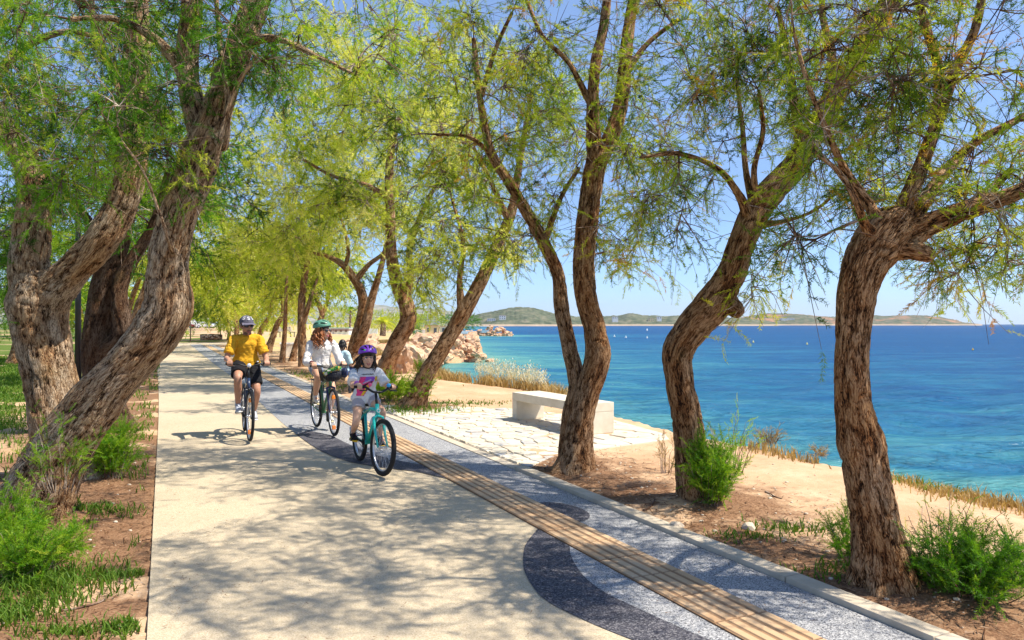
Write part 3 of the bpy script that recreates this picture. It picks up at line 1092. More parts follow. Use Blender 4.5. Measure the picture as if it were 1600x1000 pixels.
class Tree:
    def __init__(s, name, label, Y, group='tamarisk trees along the promenade', seed=0, bark='bark', leaf='leaf', lod=0, sides=64, step=0.02, amp=0.016, wk=0.365):
        s.Y, s.seed, s.lod, s.sides, s.step, s.amp = Y, seed, lod, sides, step, amp
        s.rs = np.random.default_rng(1000 + seed)
        s.bark, s.leaf = M[bark], M[leaf]
        s.sp, s.sr = [], []
        s.root, s.name, s.label, s.group = None, name, label, group
        s.k = 0
        s.wk = wk
        s.tips = []

    def px(s, rows):
        out = []
        for r in rows:
            Y = r[3] if len(r) > 3 else s.Y
            p = at(r[0], r[1], Y)
            out.append([p[0], p[1], p[2], r[2] * s.wk * Y / F])
        return np.array(out)

    def stem(s, rows, name='limb', flare=0.0, sk=0.35, lump=0.10, wob=0.0):
        rows = s.px(rows)
        if s.root is None:
            b = rows[0, :3].copy()
            s.root = empty(s.name, b, label=s.label, cat='tree', group=s.group)
            s.base = b
        mb = MB()
        r0 = rows[:, 3].max()
        sides = int(np.clip(s.sides * .85 * r0 / 0.12, 8, s.sides * .85))
        step = s.step if r0 > 0.07 else s.step * 1.5
        rows = rows.copy()
        rows[:, :3] -= s.base
        if wob > 0 and len(rows) > 2:
            rows[1:, :3] += s.rs.normal(0, wob, (len(rows) - 1, 3))
        S = bark_tube(mb, rows, sides, step, s.amp, lump, s.seed * 7 + s.k, flare)
        s.k += 1
        mb.build(name, s.bark, s.root)
        if name != 'knob' and name != 'root_limb':
            s.tips.append((S[-1, :3], S[-1, :3] - S[max(0, len(S) - 6), :3]))
        n = len(S)
        i0 = int(n * sk)
        st = max(1, int(0.06 / max(s.step, 1e-3)))
        s.sp += list(S[i0::st, :3])
        s.sr += list(S[i0::st, 3])
        return S

    def crown(s, ells, twigs=7, sprays=7, tl=0.42, sl=0.2, bare=0.12, zmin=None, cvm=0.42, droop=0.35):
        rs = s.rs
        T = []
        for (px, py, Y, rad, n) in ells:
            c = at(px, py, Y) - s.base
            while n > 0:
                q = rs.normal(size=3)
                q = q / np.linalg.norm(q) * rs.uniform(0.15, 1) ** 0.45
                T.append(c + q * np.array(rad))
                n -= 1
        for tp_, td_ in s.tips:
            for q_ in range(2):
                T.append(tp_ + td_ / (np.linalg.norm(td_) + 1e-9) * tl * rs.uniform(.3, .9) + rs.normal(0, tl * .35, 3))
        T = np.array(T)
        sp, sr = np.array(s.sp), np.array(s.sr)
        d0 = np.array([np.min(np.linalg.norm(sp - t, axis=1)) for t in T])
        wood = MB()
        paths = {}
        tw_start, tw_dir = [], []
        for t in T[np.argsort(d0)]:
            dv = t - sp
            dist = np.linalg.norm(dv, axis=1)
            cost = dist * (1 + 0.35 * (dv[:, 2] < -0.1 * dist)) + 0.25 * np.clip(0.006 - sr, 0, 1) * 60
            i = int(np.argmin(cost))
            p, r = sp[i], sr[i]
            L = dist[i]
            n = int(np.clip(L / 0.08, 4, 22))
            tt = np.linspace(0, 1, n)[:, None]
            side = rs.normal(0, 1, 3)
            m = (p + t) / 2 + np.array([0, 0, 0.16 * L]) + side * 0.14 * L
            B = (1 - tt) ** 2 * p + 2 * tt * (1 - tt) * m + tt ** 2 * t
            w = rs.normal(0, 0.018 * L + 0.004, (n, 3))
            w[0] = 0
            B = B + np.cumsum(w, 0) * 0.5
            rb = min(r * 0.7, 0.007 + 0.011 * L * (1 if s.lod == 0 else 1.35))
            re = 0.0035 * (1 + 0.5 * s.lod)
            rad = rb + (max(re, 0.0) - rb) * tt[:, 0] ** 0.8
            wood.tube(B, rad, 5 if rb > 0.012 else 4, False)
            keep = slice(1, None, 2)
            sp = np.vstack([sp, B[keep]])
            sr = np.append(sr, rad[keep])
            e = B[-1] - B[-2]
            e /= np.linalg.norm(e) + 1e-9
            for k in range(twigs):
                q = B[-1] if k < twigs // 2 else B[max(1, int(rs.uniform(0.45, 1) * (n - 1)))]
                dr = e * 0.5 + rs.normal(0, 0.75, 3)
                dr[2] -= 0.12
                tw_start.append(q)
                tw_dir.append(dr / np.linalg.norm(dr))
        S0, D0 = np.array(tw_start), np.array(tw_dir)
        m = len(S0)
        Lt = tl * rs.uniform(0.55, 1.35, m)
        leafy = rs.random(m) > bare
        Lt = Lt * np.where(leafy, 1.0, 1.3)
        n = 4
        tt = np.linspace(0, 1, n)
        cur = rs.normal(0, 0.34, (m, 3))
        P = S0[:, None] + D0[:, None] * (Lt[:, None] * tt)[..., None] + (cur * Lt[:, None])[:, None] * (tt ** 2)[None, :, None]
        P[:, :, 2] -= droop * Lt[:, None] * tt[None] ** 2 * rs.uniform(0.1, 1.2, (m, 1)) * np.where(leafy, 1.0, 0.35)[:, None]
        wk = 1 + 0.6 * s.lod
        Rr = np.linspace(0.0042, 0.0014, n)[None] * wk * rs.uniform(0.7, 1.3, (m, 1))
        batch_tubes(wood, P, Rr, 3)
        tag(wood.build('branches', M['twig'], s.root), kind='stuff')
        P, m2 = P[leafy], int(leafy.sum())
        tone = np.repeat((cvm + rs.normal(0, 0.27, len(T)))[:, None], twigs, 1).ravel()[leafy]
        lm = MB()
        PP, DD, LL, CC = [], [], [], []
        for k in range(sprays):
            f = 0.35 + 0.65 * (k + rs.random(m2)) / sprays
            x = f * (n - 1)
            i = np.minimum(x.astype(int), n - 2)
            a, b = P[np.arange(m2), i], P[np.arange(m2), i + 1]
            pos = a + (b - a) * (x - i)[:, None]
            td = b - a
            td /= np.linalg.norm(td, axis=1)[:, None] + 1e-9
            d = td * 0.55 + rs.normal(0, 0.62, (m2, 3))
            d[:, 2] -= 0.08
            PP.append(pos)
            DD.append(d)
            LL.append(sl * rs.uniform(0.6, 1.3, m2))
            CC.append(tone + rs.normal(0, 0.10, m2) + (rs.random(m2) < 0.05) * 0.5)
        place_sprays(lm, np.vstack(PP), np.vstack(DD), np.concatenate(LL), s.lod, np.concatenate(CC), rs)
        cr = lm.build('crown', s.leaf, s.root, False)
        tag(cr, kind='stuff')
        TRI[s.name + s.label[:20]] = len(cr.data.polygons) 
        return cr


# ---- right row, nearest first
t = Tree('tamarisk_tree', 'nearest seaside tree, thick furrowed trunk ending in a knobbly pollarded head', 4.55, seed=1, sides=84, step=0.014, amp=0.02)
t.stem([(1392, 945, 124), (1386, 900, 104), (1368, 810, 92), (1352, 725, 86), (1346, 690, 92), (1335, 640, 76), (1331, 580, 66), (1334, 520, 66), (1340, 460, 74), (1352, 415, 86), (1372, 382, 100), (1396, 352, 92), (1416, 336, 50)], 'trunk', 0.75, 0.93, 0.13)
t.stem([(1398, 372, 60), (1414, 322, 36), (1440, 258, 30, 4.6), (1468, 180, 25, 4.65), (1492, 110, 22, 4.7), (1525, 40, 18, 4.7), (1545, -60, 13, 4.7)])
t.stem([(1400, 378, 72), (1448, 352, 50, 4.5), (1500, 332, 42, 4.45), (1560, 312, 36, 4.4), (1625, 286, 30, 4.35), (1720, 245, 20, 4.35)])
t.stem([(1425, 345, 34), (1468, 280, 24, 4.8), (1520, 226, 18, 5.0), (1580, 192, 15, 5.1), (1660, 150, 10, 5.2)])
t.stem([(1382, 365, 40), (1350, 308, 19, 4.5), (1318, 262, 15, 4.45), (1290, 200, 12, 4.4), (1262, 130, 9, 4.4), (1240, 50, 6, 4.4)])
t.stem([(1372, 375, 38), (1352, 352, 20, 4.4), (1336, 310, 15, 4.3), (1312, 270, 11, 4.3), (1270, 235, 8, 4.3)])
t.stem([(1466, 190, 22, 4.65), (1466, 105, 20, 4.65), (1443, 30, 16, 4.6), (1428, -50, 12, 4.6)])
t.stem([(1470, 345, 34, 4.45), (1515, 320, 24, 4.6), (1545, 300, 20, 4.7), (1580, 265, 14, 4.8)])
t.stem([(1395, 385, 64), (1424, 391, 42, 4.45), (1452, 398, 32, 4.4), (1458, 399, 16, 4.4)], 'knob', 0, 1.0)
t.crown([(1500, 190, 4.6, (.95, 1.2, .62), 27), (1560, 395, 4.6, (.36, .6, .16), 10), (1325, 190, 4.5, (.42, .8, .5), 10), (1370, 60, 4.6, (.6, 1, .4), 9), (1470, 300, 4.5, (.6, .6, .25), 7),
         (1500, -150, 4.8, (1.4, 1.5, .55), 30), (1720, 250, 4.8, (.7, 1.2, .7), 12), (1290, 385, 4.4, (.25, .3, .12), 3), (1500, -420, 4.2, (1.5, 1.6, .5), 40), (1190, -350, 4.6, (1.2, 1.3, .45), 34)], 14, 4, 0.27, 0.15, 0.42, cvm=0.42)

t = Tree('tamarisk_tree', 'second seaside tree, trunk bent like an elbow and leaning right over the sand', 6.7, seed=2, sides=76, step=0.017, amp=0.018)
t.stem([(1098, 808, 100), (1088, 765, 76), (1079, 700, 66), (1070, 640, 62), (1060, 590, 60), (1059, 552, 62), (1080, 515, 70), (1112, 480, 76), (1141, 432, 62), (1156, 390, 56), (1176, 340, 57), (1210, 295, 55), (1245, 255, 50), (1276, 200, 48), (1310, 140, 46), (1346, 80, 42), (1386, 10, 40), (1432, -80, 34), (1475, -200, 24)], 'trunk', 0.4, 0.45, 0.12)
t.stem([(1134, 470, 46), (1150, 484, 36, 6.6), (1158, 490, 20, 6.55), (1160, 492, 8, 6.55)], 'knob', 0, 1.0)
t.stem([(1174, 350, 30), (1152, 300, 16, 6.5), (1118, 262, 12, 6.4), (1060, 240, 9, 6.3), (1000, 246, 6, 6.2)])
t.stem([(1182, 335, 24), (1166, 270, 13, 6.8), (1160, 200, 10, 6.9), (1150, 120, 7, 7.0)])
t.stem([(1190, 330, 18), (1178, 270, 12, 6.4), (1192, 205, 10, 6.3), (1186, 140, 7, 6.2)])
t.stem([(1186, 352, 18), (1228, 345, 9, 6.5), (1270, 330, 7, 6.4), (1310, 300, 5, 6.3)])
t.stem([(1256, 244, 30), (1242, 170, 18, 6.6), (1234, 100, 14, 6.5), (1215, 10, 10, 6.4)])
t.stem([(1290, 180, 30), (1300, 90, 18, 7.0), (1285, 20, 13, 7.2), (1290, -70, 10, 7.3)])
t.crown([(1160, 130, 6.6, (1.1, 1.3, .72), 25), (1075, 300, 6.7, (.5, .7, .42), 9), (1330, 110, 6.9, (.9, 1.2, .7), 17), (1260, -180, 6.8, (1.9, 1.6, .75), 44), (1228, 350, 6.7, (.36, .5, .22), 4), (1176, 462, 6.6, (.07, .1, .16), 2), (1060, 60, 6.6, (.7, 1, .6), 9)], 14, 4, 0.32, 0.18, 0.42, cvm=0.45)

t = Tree('tamarisk_tree', 'tree in front of the bench, one slender stem parting low from its wavy main trunk', 8.15, seed=3, sides=64, step=0.02, amp=0.016)
t.stem([(898, 752, 94), (901, 712, 66), (908, 660, 54), (919, 610, 50), (934, 560, 55), (930, 520, 48), (917, 470, 46), (912, 420, 44), (915, 370, 46), (922, 310, 44), (932, 250, 44), (938, 225, 34)], 'trunk', 0.5, 0.6, 0.12)
t.stem([(932, 262, 40), (926, 190, 28, 8.1), (930, 105, 24, 8.0), (945, 30, 20, 8.0), (953, -70, 15, 8.0)])
t.stem([(934, 255, 40), (958, 205, 34, 8.2), (972, 150, 30, 8.3), (978, 80, 26, 8.3), (990, 0, 22, 8.4), (1012, -110, 15, 8.4)])
t.stem([(890, 720, 46), (892, 650, 38, 8.25), (901, 600, 34, 8.3), (889, 540, 32, 8.35), (877, 480, 30, 8.4), (872, 430, 28, 8.4), (850, 380, 28, 8.4), (825, 335, 26, 8.4), (795, 285, 22, 8.4), (768, 240, 20, 8.4), (756, 190, 16, 8.4), (748, 140, 13, 8.4), (740, 60, 9, 8.4)], 'stem', 0.2, 0.5)
t.stem([(768, 240, 12, 8.4), (732, 214, 8, 8.3), (682, 210, 6, 8.2)])
t.stem([(752, 150, 12, 8.4), (775, 75, 9, 8.5), (800, 20, 7, 8.6)])
t.stem([(850, 380, 16, 8.4), (876, 310, 10, 8.5), (905, 262, 8, 8.5)])
t.stem([(926, 170, 16, 8.1), (890, 100, 11, 8.0), (848, 56, 9, 7.9), (818, -10, 7, 7.9)])
t.stem([(975, 120, 16, 8.3), (1010, 70, 11, 8.3), (1060, 30, 8, 8.3)])
t.crown([(900, 110, 8.2, (1.2, 1.5, .95), 25), (815, 330, 8.4, (.6, .9, .55), 11), (965, 370, 8.3, (.55, .8, .42), 9), (1020, 200, 8.2, (.6, 1, .8), 10), (745, 130, 8.5, (.9, 1.2, .9), 16), (900, -200, 8.2, (2, 1.8, .9), 42)], 14, 4, 0.36, 0.20, 0.42, cvm=0.5)

t = Tree('tamarisk_tree', 'single trunk leaning steeply right over the sandy verge beyond the girl', 14.2, seed=4, sides=44, step=0.03, lod=1, leaf='leaf_light')
t.stem([(643, 650, 60), (655, 612, 42), (669, 580, 34), (700, 530, 32), (723, 490, 33), (746, 450, 28), (770, 400, 26), (788, 360, 23), (800, 328, 20), (806, 290, 16), (816, 230, 12), (832, 140, 8)], 'trunk', 0.5, 0.55)
t.stem([(723, 495, 24), (718, 440, 12, 14), (724, 380, 9, 13.9), (706, 310, 6, 13.8)])
t.stem([(795, 345, 16), (770, 290, 9, 14), (740, 230, 7, 13.7)])
t.crown([(720, 310, 14.2, (1.7, 1.8, 1.4), 27), (770, 385, 14.2, (.6, 1, .35), 5), (690, 430, 14.5, (.7, 1, .5), 6), (770, 150, 14.2, (2, 2, 1.4), 22)], 14, 5, 0.48, 0.27, 0.36, cvm=0.45)

t = Tree('tamarisk_tree', 'dark curving trunk standing just beyond the girl, forking above her helmet', 19, seed=5, sides=36, step=0.04, lod=1, leaf='leaf_light')
t.stem([(594, 612, 56), (604, 572, 38), (620, 535, 36), (637, 503, 37), (635, 475, 34), (622, 450, 28), (612, 400, 24), (610, 340, 20), (608, 280, 18), (612, 230, 14), (626, 180, 9)], 'trunk', 0.4, 0.45)
t.stem([(630, 475, 24), (641, 430, 16, 18.9), (640, 390, 14, 18.8), (660, 330, 10, 18.6), (692, 270, 7, 18.4)])
t.stem([(610, 310, 14), (570, 288, 9, 19), (520, 275, 7, 18.8), (475, 250, 5, 18.6)])
t.crown([(620, 240, 19, (2.5, 2.4, 2.1), 36), (540, 320, 19, (1.5, 1.8, 1.1), 12), (665, 430, 19, (.8, 1, .5), 6), (600, 60, 19, (3, 3, 1.8), 25)], 14, 5, 0.6, 0.34, 0.36, cvm=0.5)

t = Tree('tamarisk_tree', 'twisted double trunk behind the woman in white, forking low into a wide spread', 24, seed=6, sides=30, step=0.05, lod=1, leaf='leaf_light')
t.stem([(555, 592, 44), (551, 560, 30), (556, 530, 24), (566, 490, 22), (566, 460, 20), (553, 435, 17), (535, 413, 14), (510, 400, 9), (478, 394, 6)], 'trunk', 0.4, 0.5)
t.stem([(553, 552, 24), (570, 512, 20, 23.7), (580, 470, 17, 23.6), (592, 430, 13, 23.5), (602, 390, 10, 23.4), (612, 335, 7, 23.3)])
t.stem([(555, 440, 14), (576, 414, 10), (600, 394, 8), (612, 360, 6)])
t.stem([(540, 418, 10), (544, 390, 8), (536, 350, 6), (520, 310, 5)])
t.crown([(540, 300, 24, (3, 3, 2.2), 32), (470, 290, 24, (2, 2, 2), 14), (560, 140, 24, (3.5, 3, 2.5), 25)], 14, 5, 0.7, 0.42, 0.36, cvm=0.55)

# ---- right row, further along
FAR = [
    ('straight dark trunk beside the woman in white, with a thin side stem', 28, 7, [[(476, 578, 26), (472, 530, 18), (471, 480, 16), (475, 440, 14), (480, 400, 10), (470, 340, 7)], [(474, 505, 12), (487, 460, 8), (496, 435, 5)]],
     [(450, 330, 28, (3, 3, 2.2), 30), (420, 190, 28, (4, 3, 3), 32)]),
    ('thin forked trunk rising straight above the green helmet', 38, 8, [[(500, 557, 16), (498, 510, 11), (503, 490, 11), (494, 465, 9), (490, 440, 8), (480, 395, 5)], [(502, 497, 9), (512, 470, 7), (517, 435, 6)]],
     [(500, 400, 38, (3.5, 3.2, 2.3), 27)]),
    ('slim upright trunk on the verge between the man and the woman', 31, 9, [[(440, 571, 13), (444, 530, 10), (446, 490, 8), (448, 430, 6)]], [(440, 400, 31, (2.6, 2.6, 1.8), 20)]),
    ('slim trunk leaning right on the verge left of the woman', 32, 10, [[(455, 569, 15), (462, 540, 11), (470, 515, 9), (484, 475, 7), (490, 440, 5)]], [(490, 410, 33, (2, 2, 1.5), 14)]),
    ('leaning trunk just right of the man in yellow', 42, 11, [[(416, 554, 18), (425, 530, 13), (434, 505, 11), (442, 490, 9), (440, 450, 6)]], [(420, 410, 42, (4, 3.6, 2.6), 27)]),
    ('pale leaning trunk beside the yellow shoulder of the man', 54, 12, [[(401, 542, 12), (408, 515, 10), (421, 493, 8), (426, 465, 6)]], [(400, 430, 54, (4.5, 4, 3), 24)]),
    ('far dark trunk just left of the grey cap', 66, 13, [[(368, 536, 11), (370, 510, 9), (366, 485, 6)]], [(365, 420, 66, (5.5, 5, 3.6), 27)]),
    ('farthest pale trunk at the bend of the path', 74, 14, [[(357, 534, 8), (358, 510, 6), (352, 485, 5)]], [(345, 440, 74, (4.6, 5, 3.4), 24)]),
]
for lab, Y, sd, stems, ells in FAR:
    t = Tree('tamarisk_tree', lab, Y, seed=sd, sides=22, step=0.07, lod=2, leaf='leaf_light')
    for i, st in enumerate(stems):
        t.stem(st, 'trunk' if i == 0 else 'limb', 0.4 if i == 0 else 0, 0.45)
    t.crown(ells, 10, 5, 0.022 * Y + 0.2, 0.0165 * Y, 0.2, cvm=0.45)

# ---- left of the path
t = Tree('tamarisk_tree', 'nearest tree left of the path, pale gnarled trunk sprawling low before rising', 6.2, seed=21, bark='bark_grey', sides=96, step=0.016, amp=0.02, wk=0.44, leaf='leaf_green')
t.stem([(34, 838, 150), (50, 795, 118), (78, 735, 104), (108, 685, 96), (148, 630, 84), (196, 575, 76), (240, 525, 80), (262, 480, 84), (262, 440, 72), (264, 398, 64), (276, 350, 60), (297, 290, 62), (316, 230, 60), (335, 182, 52), (356, 120, 48), (379, 60, 46), (402, 0, 42), (432, -80, 36), (474, -200, 28)], 'trunk', 0.25, 0.55, 0.12)
t.stem([(18, 850, 70), (30, 790, 62), (66, 716, 52), (104, 662, 48), (150, 606, 40), (200, 556, 30)], 'root_limb', 0.3, 1.0, 0.2)
t.stem([(322, 228, 46), (303, 170, 38, 6.3), (292, 100, 36, 6.3), (299, 20, 36, 6.3), (305, -90, 28, 6.3)])
t.stem([(330, 205, 26), (352, 230, 10, 6.0), (356, 160, 9, 5.95), (345, 80, 8, 5.95), (338, 0, 8, 5.95)])
t.stem([(312, 270, 20), (335, 255, 9, 5.95), (350, 190, 9, 5.9), (372, 130, 8, 5.9), (404, 84, 6, 5.9)])
t.stem([(376, 70, 26), (430, 60, 12, 6.1), (500, 90, 8, 6.0), (560, 120, 5, 5.9)])
t.stem([(296, 120, 26, 6.3), (240, 60, 16, 6.2), (180, 30, 11, 6.1), (110, 30, 8, 6.0)])
t.stem([(272, 392, 16), (268, 388, 9, 5.85), (252, 340, 5, 5.7), (225, 270, 4, 5.6), (190, 220, 3, 5.5)], 'limb')
t.crown([(150, 70, 6, (1.3, 1.2, .62), 20), (330, 40, 6.2, (.8, 1.0, .6), 12), (110, 225, 6.2, (.6, .6, .34), 7), (445, 60, 6.2, (.55, .8, .5), 9), (560, 40, 6.4, (.45, .6, .3), 3), (278, 250, 5.9, (.16, .25, .22), 3), (240, 200, 5.9, (.3, .3, .2), 3), (120, -250, 6.5, (1.7, 1.8, .8), 16), (30, 130, 6.2, (.5, .7, .5), 6)], 14, 4, 0.31, 0.17, 0.36, cvm=0.42)

t = Tree('tamarisk_tree', 'big dark tree at the far left whose trunk parts into a wide V', 7.8, seed=22, bark='bark_grey', sides=90, step=0.018, amp=0.022, wk=0.385, leaf='leaf_green')
t.stem([(112, 762, 140), (102, 700, 110), (86, 620, 98), (71, 560, 96), (63, 505, 104), (60, 462, 108), (50, 430, 74)], 'trunk', 0.3, 0.95, 0.14)
t.stem([(60, 475, 86), (46, 420, 72), (50, 365, 64), (54, 312, 56), (45, 262, 50), (22, 222, 46), (-6, 180, 42), (-70, 110, 34)], 'limb', 0, 0.3)
t.stem([(66, 480, 84), (108, 428, 64, 7.7), (150, 385, 62, 7.6), (185, 330, 60, 7.6), (206, 270, 52, 7.6), (213, 210, 46, 7.7), (216, 150, 38, 7.8), (222, 60, 30, 7.9), (216, -70, 20, 8.0)], 'limb', 0, 0.3)
t.stem([(-30, 150, 26), (30, 80, 16, 7.6), (100, 50, 11, 7.5), (160, 60, 8, 7.4)])
t.stem([(212, 200, 26, 7.7), (180, 120, 16, 7.9), (150, 60, 12, 8.0), (140, -30, 9, 8.0)])
t.crown([(60, 90, 7.8, (1.3, 1.5, .8), 24), (180, 150, 7.6, (.65, .9, .6), 12), (10, 330, 8.2, (.35, .8, .45), 6), (80, -200, 8, (1.8, 1.8, .8), 16), (120, 280, 7.9, (.5, .6, .35), 6)], 14, 4, 0.35, 0.20, 0.36, cvm=0.35)

t = Tree('tamarisk_tree', 'dark trunk standing behind the black lamp post', 11, seed=23, bark='bark_dark', sides=56, step=0.03, amp=0.018, lod=1, leaf='leaf_green')
t.stem([(166, 672, 92), (159, 600, 72), (155, 540, 67), (161, 480, 63), (171, 420, 57), (186, 360, 50), (196, 300, 45), (193, 220, 38), (201, 120, 30), (206, 0, 20)], 'trunk', 0.3, 0.45)
t.stem([(158, 560, 50), (192, 520, 40, 10.8), (186, 458, 32, 10.8), (205, 410, 26, 10.9), (240, 350, 18, 11), (262, 270, 12, 11)], 'limb', 0, 0.4)
t.stem([(176, 400, 24), (120, 320, 14, 11.3), (60, 250, 9, 11.5)])
t.crown([(150, 250, 11, (1.9, 2, 1.5), 28), (255, 300, 12, (.8, 1.5, .7), 11), (100, 80, 11.5, (2.4, 2, 1.2), 24), (20, 380, 12.5, (.6, 1, .6), 6)], 14, 4, 0.42, 0.26, 0.36, cvm=0.3)

LEFTFAR = [
    ('tree behind the sprawling trunk at the edge of the lawn', 21, 24, [[(212, 597, 34), (205, 545, 27), (215, 490, 22), (231, 440, 16), (242, 370, 11)]], [(262, 300, 21, (2.6, 2.6, 2.2), 28), (150, 330, 22, (2.4, 2.4, 2), 19)], 'leaf_green'),
    ('broad light green tree leaning over the far left edge of the path', 44, 25, [[(190, 549, 20), (196, 510, 15), (205, 470, 11), (220, 430, 8)]], [(292, 330, 40, (3.6, 4.5, 3.6), 32), (270, 430, 46, (3.6, 4, 2.2), 20)], 'leaf_light'),
    ('pale tree at the back of the lawn over the parked cars', 78, 26, [[(250, 533, 11), (253, 505, 8), (262, 480, 6)]], [(318, 430, 72, (5.5, 5, 3.2), 30), (230, 440, 80, (5, 5, 3.4), 20)], 'leaf_light'),
    ('dense green tree on the lawn at the far left', 30, 27, [[(22, 570, 26), (30, 520, 20), (22, 470, 15), (30, 420, 10)]], [(30, 400, 30, (3.4, 3, 2.6), 28), (110, 350, 32, (3, 3, 2.4), 20)], 'leaf_green'),
    ('small round tree far back on the lawn', 85, 28, [[(128, 530, 9), (130, 505, 7), (126, 480, 5)]], [(120, 462, 85, (5, 4, 2.6), 24), (40, 462, 90, (5, 4, 2.6), 19)], 'leaf_green'),
]
for lab, Y, sd, stems, ells, lf in LEFTFAR:
    t = Tree('tamarisk_tree', lab, Y, seed=sd, sides=22, step=0.06, lod=2, leaf=lf)
    for i, st in enumerate(stems):
        t.stem(st, 'trunk' if i == 0 else 'limb', 0.4 if i == 0 else 0, 0.45)
    t.crown(ells, 10, 5, 0.022 * Y + 0.2, 0.0165 * Y, 0.15, cvm=0.45)
# ================================================================== LOW PLANTS, STONES, LITTER
RS = np.random.default_rng(99)


def gz(x, y):
    x, y = np.atleast_1d(np.asarray(x, float)), np.atleast_1d(np.asarray(y, float))
    return ground_z(x, y)


def blades(mb, P, h, w, lean, cv, rs):
    """bent two-segment grass blades"""
    n = len(P)
    a = rs.uniform(0, 2 * PI, n)
    side = np.stack([np.cos(a), np.sin(a), 0 * a], -1) * w[:, None] * 0.5
    b = rs.uniform(0, 2 * PI, n)
    ld = np.stack([np.cos(b), np.sin(b), 0 * b], -1) * (lean * h)[:, None]
    up = np.stack([0 * h, 0 * h, h], -1)
    v = np.stack([P - side, P + side, P + up * 0.6 + ld * 0.35 - side * 0.7, P + up * 0.6 + ld * 0.35 + side * 0.7, P + up * 0.92 + ld], 1)
    i = np.arange(n)[:, None] * 5
    mb.add(v.reshape(-1, 3), np.vstack([i + [0, 1, 3], i + [0, 3, 2], i + [2, 3, 4]]), cv=np.repeat(np.clip(cv, 0, 1), 5))


# lawn and weeds left of the path
gb = MB()
n = 115000
yy = 3.0 + 34 * RS.random(n) ** 1.7
vv = -0.15 - 9.0 * RS.random(n)
uu = (yy - vv * PN[1]) / PD[1]
xx = uu * PD[0] + vv * PN[0]
Pq = np.stack([xx, yy, 0 * xx], -1)
na = fbm(Pq * 0.45, 4, 40)
nb = fbm(Pq * 1.7, 3, 50)
nc = fbm(Pq * 4.0, 2, 77)
wq = sst(-1.2, -3.0, vv + na * 1.6) * sst(-0.3, 0.15, na * 0.6 + nb * 0.7 + 0.1)
wq = np.maximum(wq, 0.6 * sst(0.12, 0.34, nc + 0.25 * nb) * sst(-3.5, -0.6, -np.abs(vv + 1.0)))
ok = RS.random(n) < wq
P = np.stack([xx, yy, gz(xx, yy)], -1)[ok]
m = len(P)
dist = P[:, 1]
blades(gb, P, RS.uniform(0.035, 0.11, m) * (1 + dist * 0.01), 0.006 + 0.0011 * dist, RS.uniform(0.2, 1.0, m), 0.42 + RS.normal(0, 0.2, m) + 0.25 * nc[ok], RS)
tag(gb.build('grass', M['grass'], None, False), kind='stuff')

# dry grass along the edge of the bank
db = MB()
pts = []
for a, b in zip(SHORE[2:19], SHORE[3:20]):
    L = np.linalg.norm(b - a)
    k = int(L * 260)
    t_ = RS.random(k)
    e = (b - a) / L
    nrm = np.array([e[1], -e[0]])
    off = np.abs(RS.normal(0, 0.22, k))
    pts.append(a + (b - a) * t_[:, None] - nrm * (-0.05 + off)[:, None])
P2 = np.vstack(pts)
keepn = fbm(np.c_[P2 * 0.9, np.zeros(len(P2))], 3, 61)
far = P2[:, 1] > 16.5
right = P2[:, 1] < 8.2
ok = np.where(far, keepn > -0.35, np.where(right, keepn > 0.0, keepn > 0.28))
ok &= shore_d(P2[:, 0], P2[:, 1]) > -0.35
P2 = P2[ok]
P = np.c_[P2, gz(P2[:, 0], P2[:, 1]) - 0.01]
m = len(P)
hh = np.where(P[:, 1] > 16.5, RS.uniform(0.14, 0.42, m), RS.uniform(0.05, 0.2, m))
blades(db, P, hh, 0.007 + 0.0009 * P[:, 1], RS.uniform(0.1, 0.7, m), np.clip(0.35 + RS.normal(0, 0.2, m), 0, 0.85), RS)
tag(db.build('dry_grass', M['straw'], None, False), kind='stuff')


def verge_green(name, boxes, mat, label_kind):
    mb = MB()
    for (px, py, sx, sy, n, h, cv) in boxes:
        c = gp(px, py)
        x = c[0] + RS.normal(0, sx, n)
        y = c[1] + RS.normal(0, sy, n)
        v_ = x * PN[0] + y * PN[1]
        ok_ = (v_ > 3.72) | (v_ < -0.12)
        x, y = x[ok_], y[ok_]
        n = len(x)
        P = np.c_[x, y, gz(x, y)]
        blades(mb, P, RS.uniform(0.4, 1, n) * h, np.full(n, 0.006 + 0.0010 * c[1]), RS.uniform(0.2, 1.1, n), cv + RS.normal(0, 0.15, n), RS)
    tag(mb.build(name, mat, None, False), kind='stuff')


verge_green('weeds', [(700, 632, .8, .3, 520, .07, .4), (640, 645, .5, .4, 420, .12, .5), 
                      (1470, 752, .2, .2, 160, .14, .6), (1430, 738, .2, .2, 160, .10, .7), (1250, 830, .18, .08, 200, .07, .45), (1160, 845, .2, .08, 160, .06, .45), (1340, 905, .2, .1, 250, .08, .4), (430, 590, 1.2, 1.5, 700, .14, .75), (520, 605, 1.0, .8, 400, .12, .75),
                      (60, 920, .2, .15, 900, .12, .45), (20, 960, .15, .12, 500, .10, .45), (195, 985, .07, .05, 260, .06, .4), (215, 900, .04, .02, 120, .06, .4), (150, 800, .2, .1, 320, .07, .42), (170, 905, .06, .06, 160, .07, .4), (110, 990, .1, .04, 200, .06, .5)], M['grass'], '')


verge_green('dry_weeds', [(1430, 740, .25, .3, 420, .13, .3), (1520, 765, .3, .25, 420, .12, .35), (1580, 778, .3, .2, 320, .12, .3)], M['straw'], '')
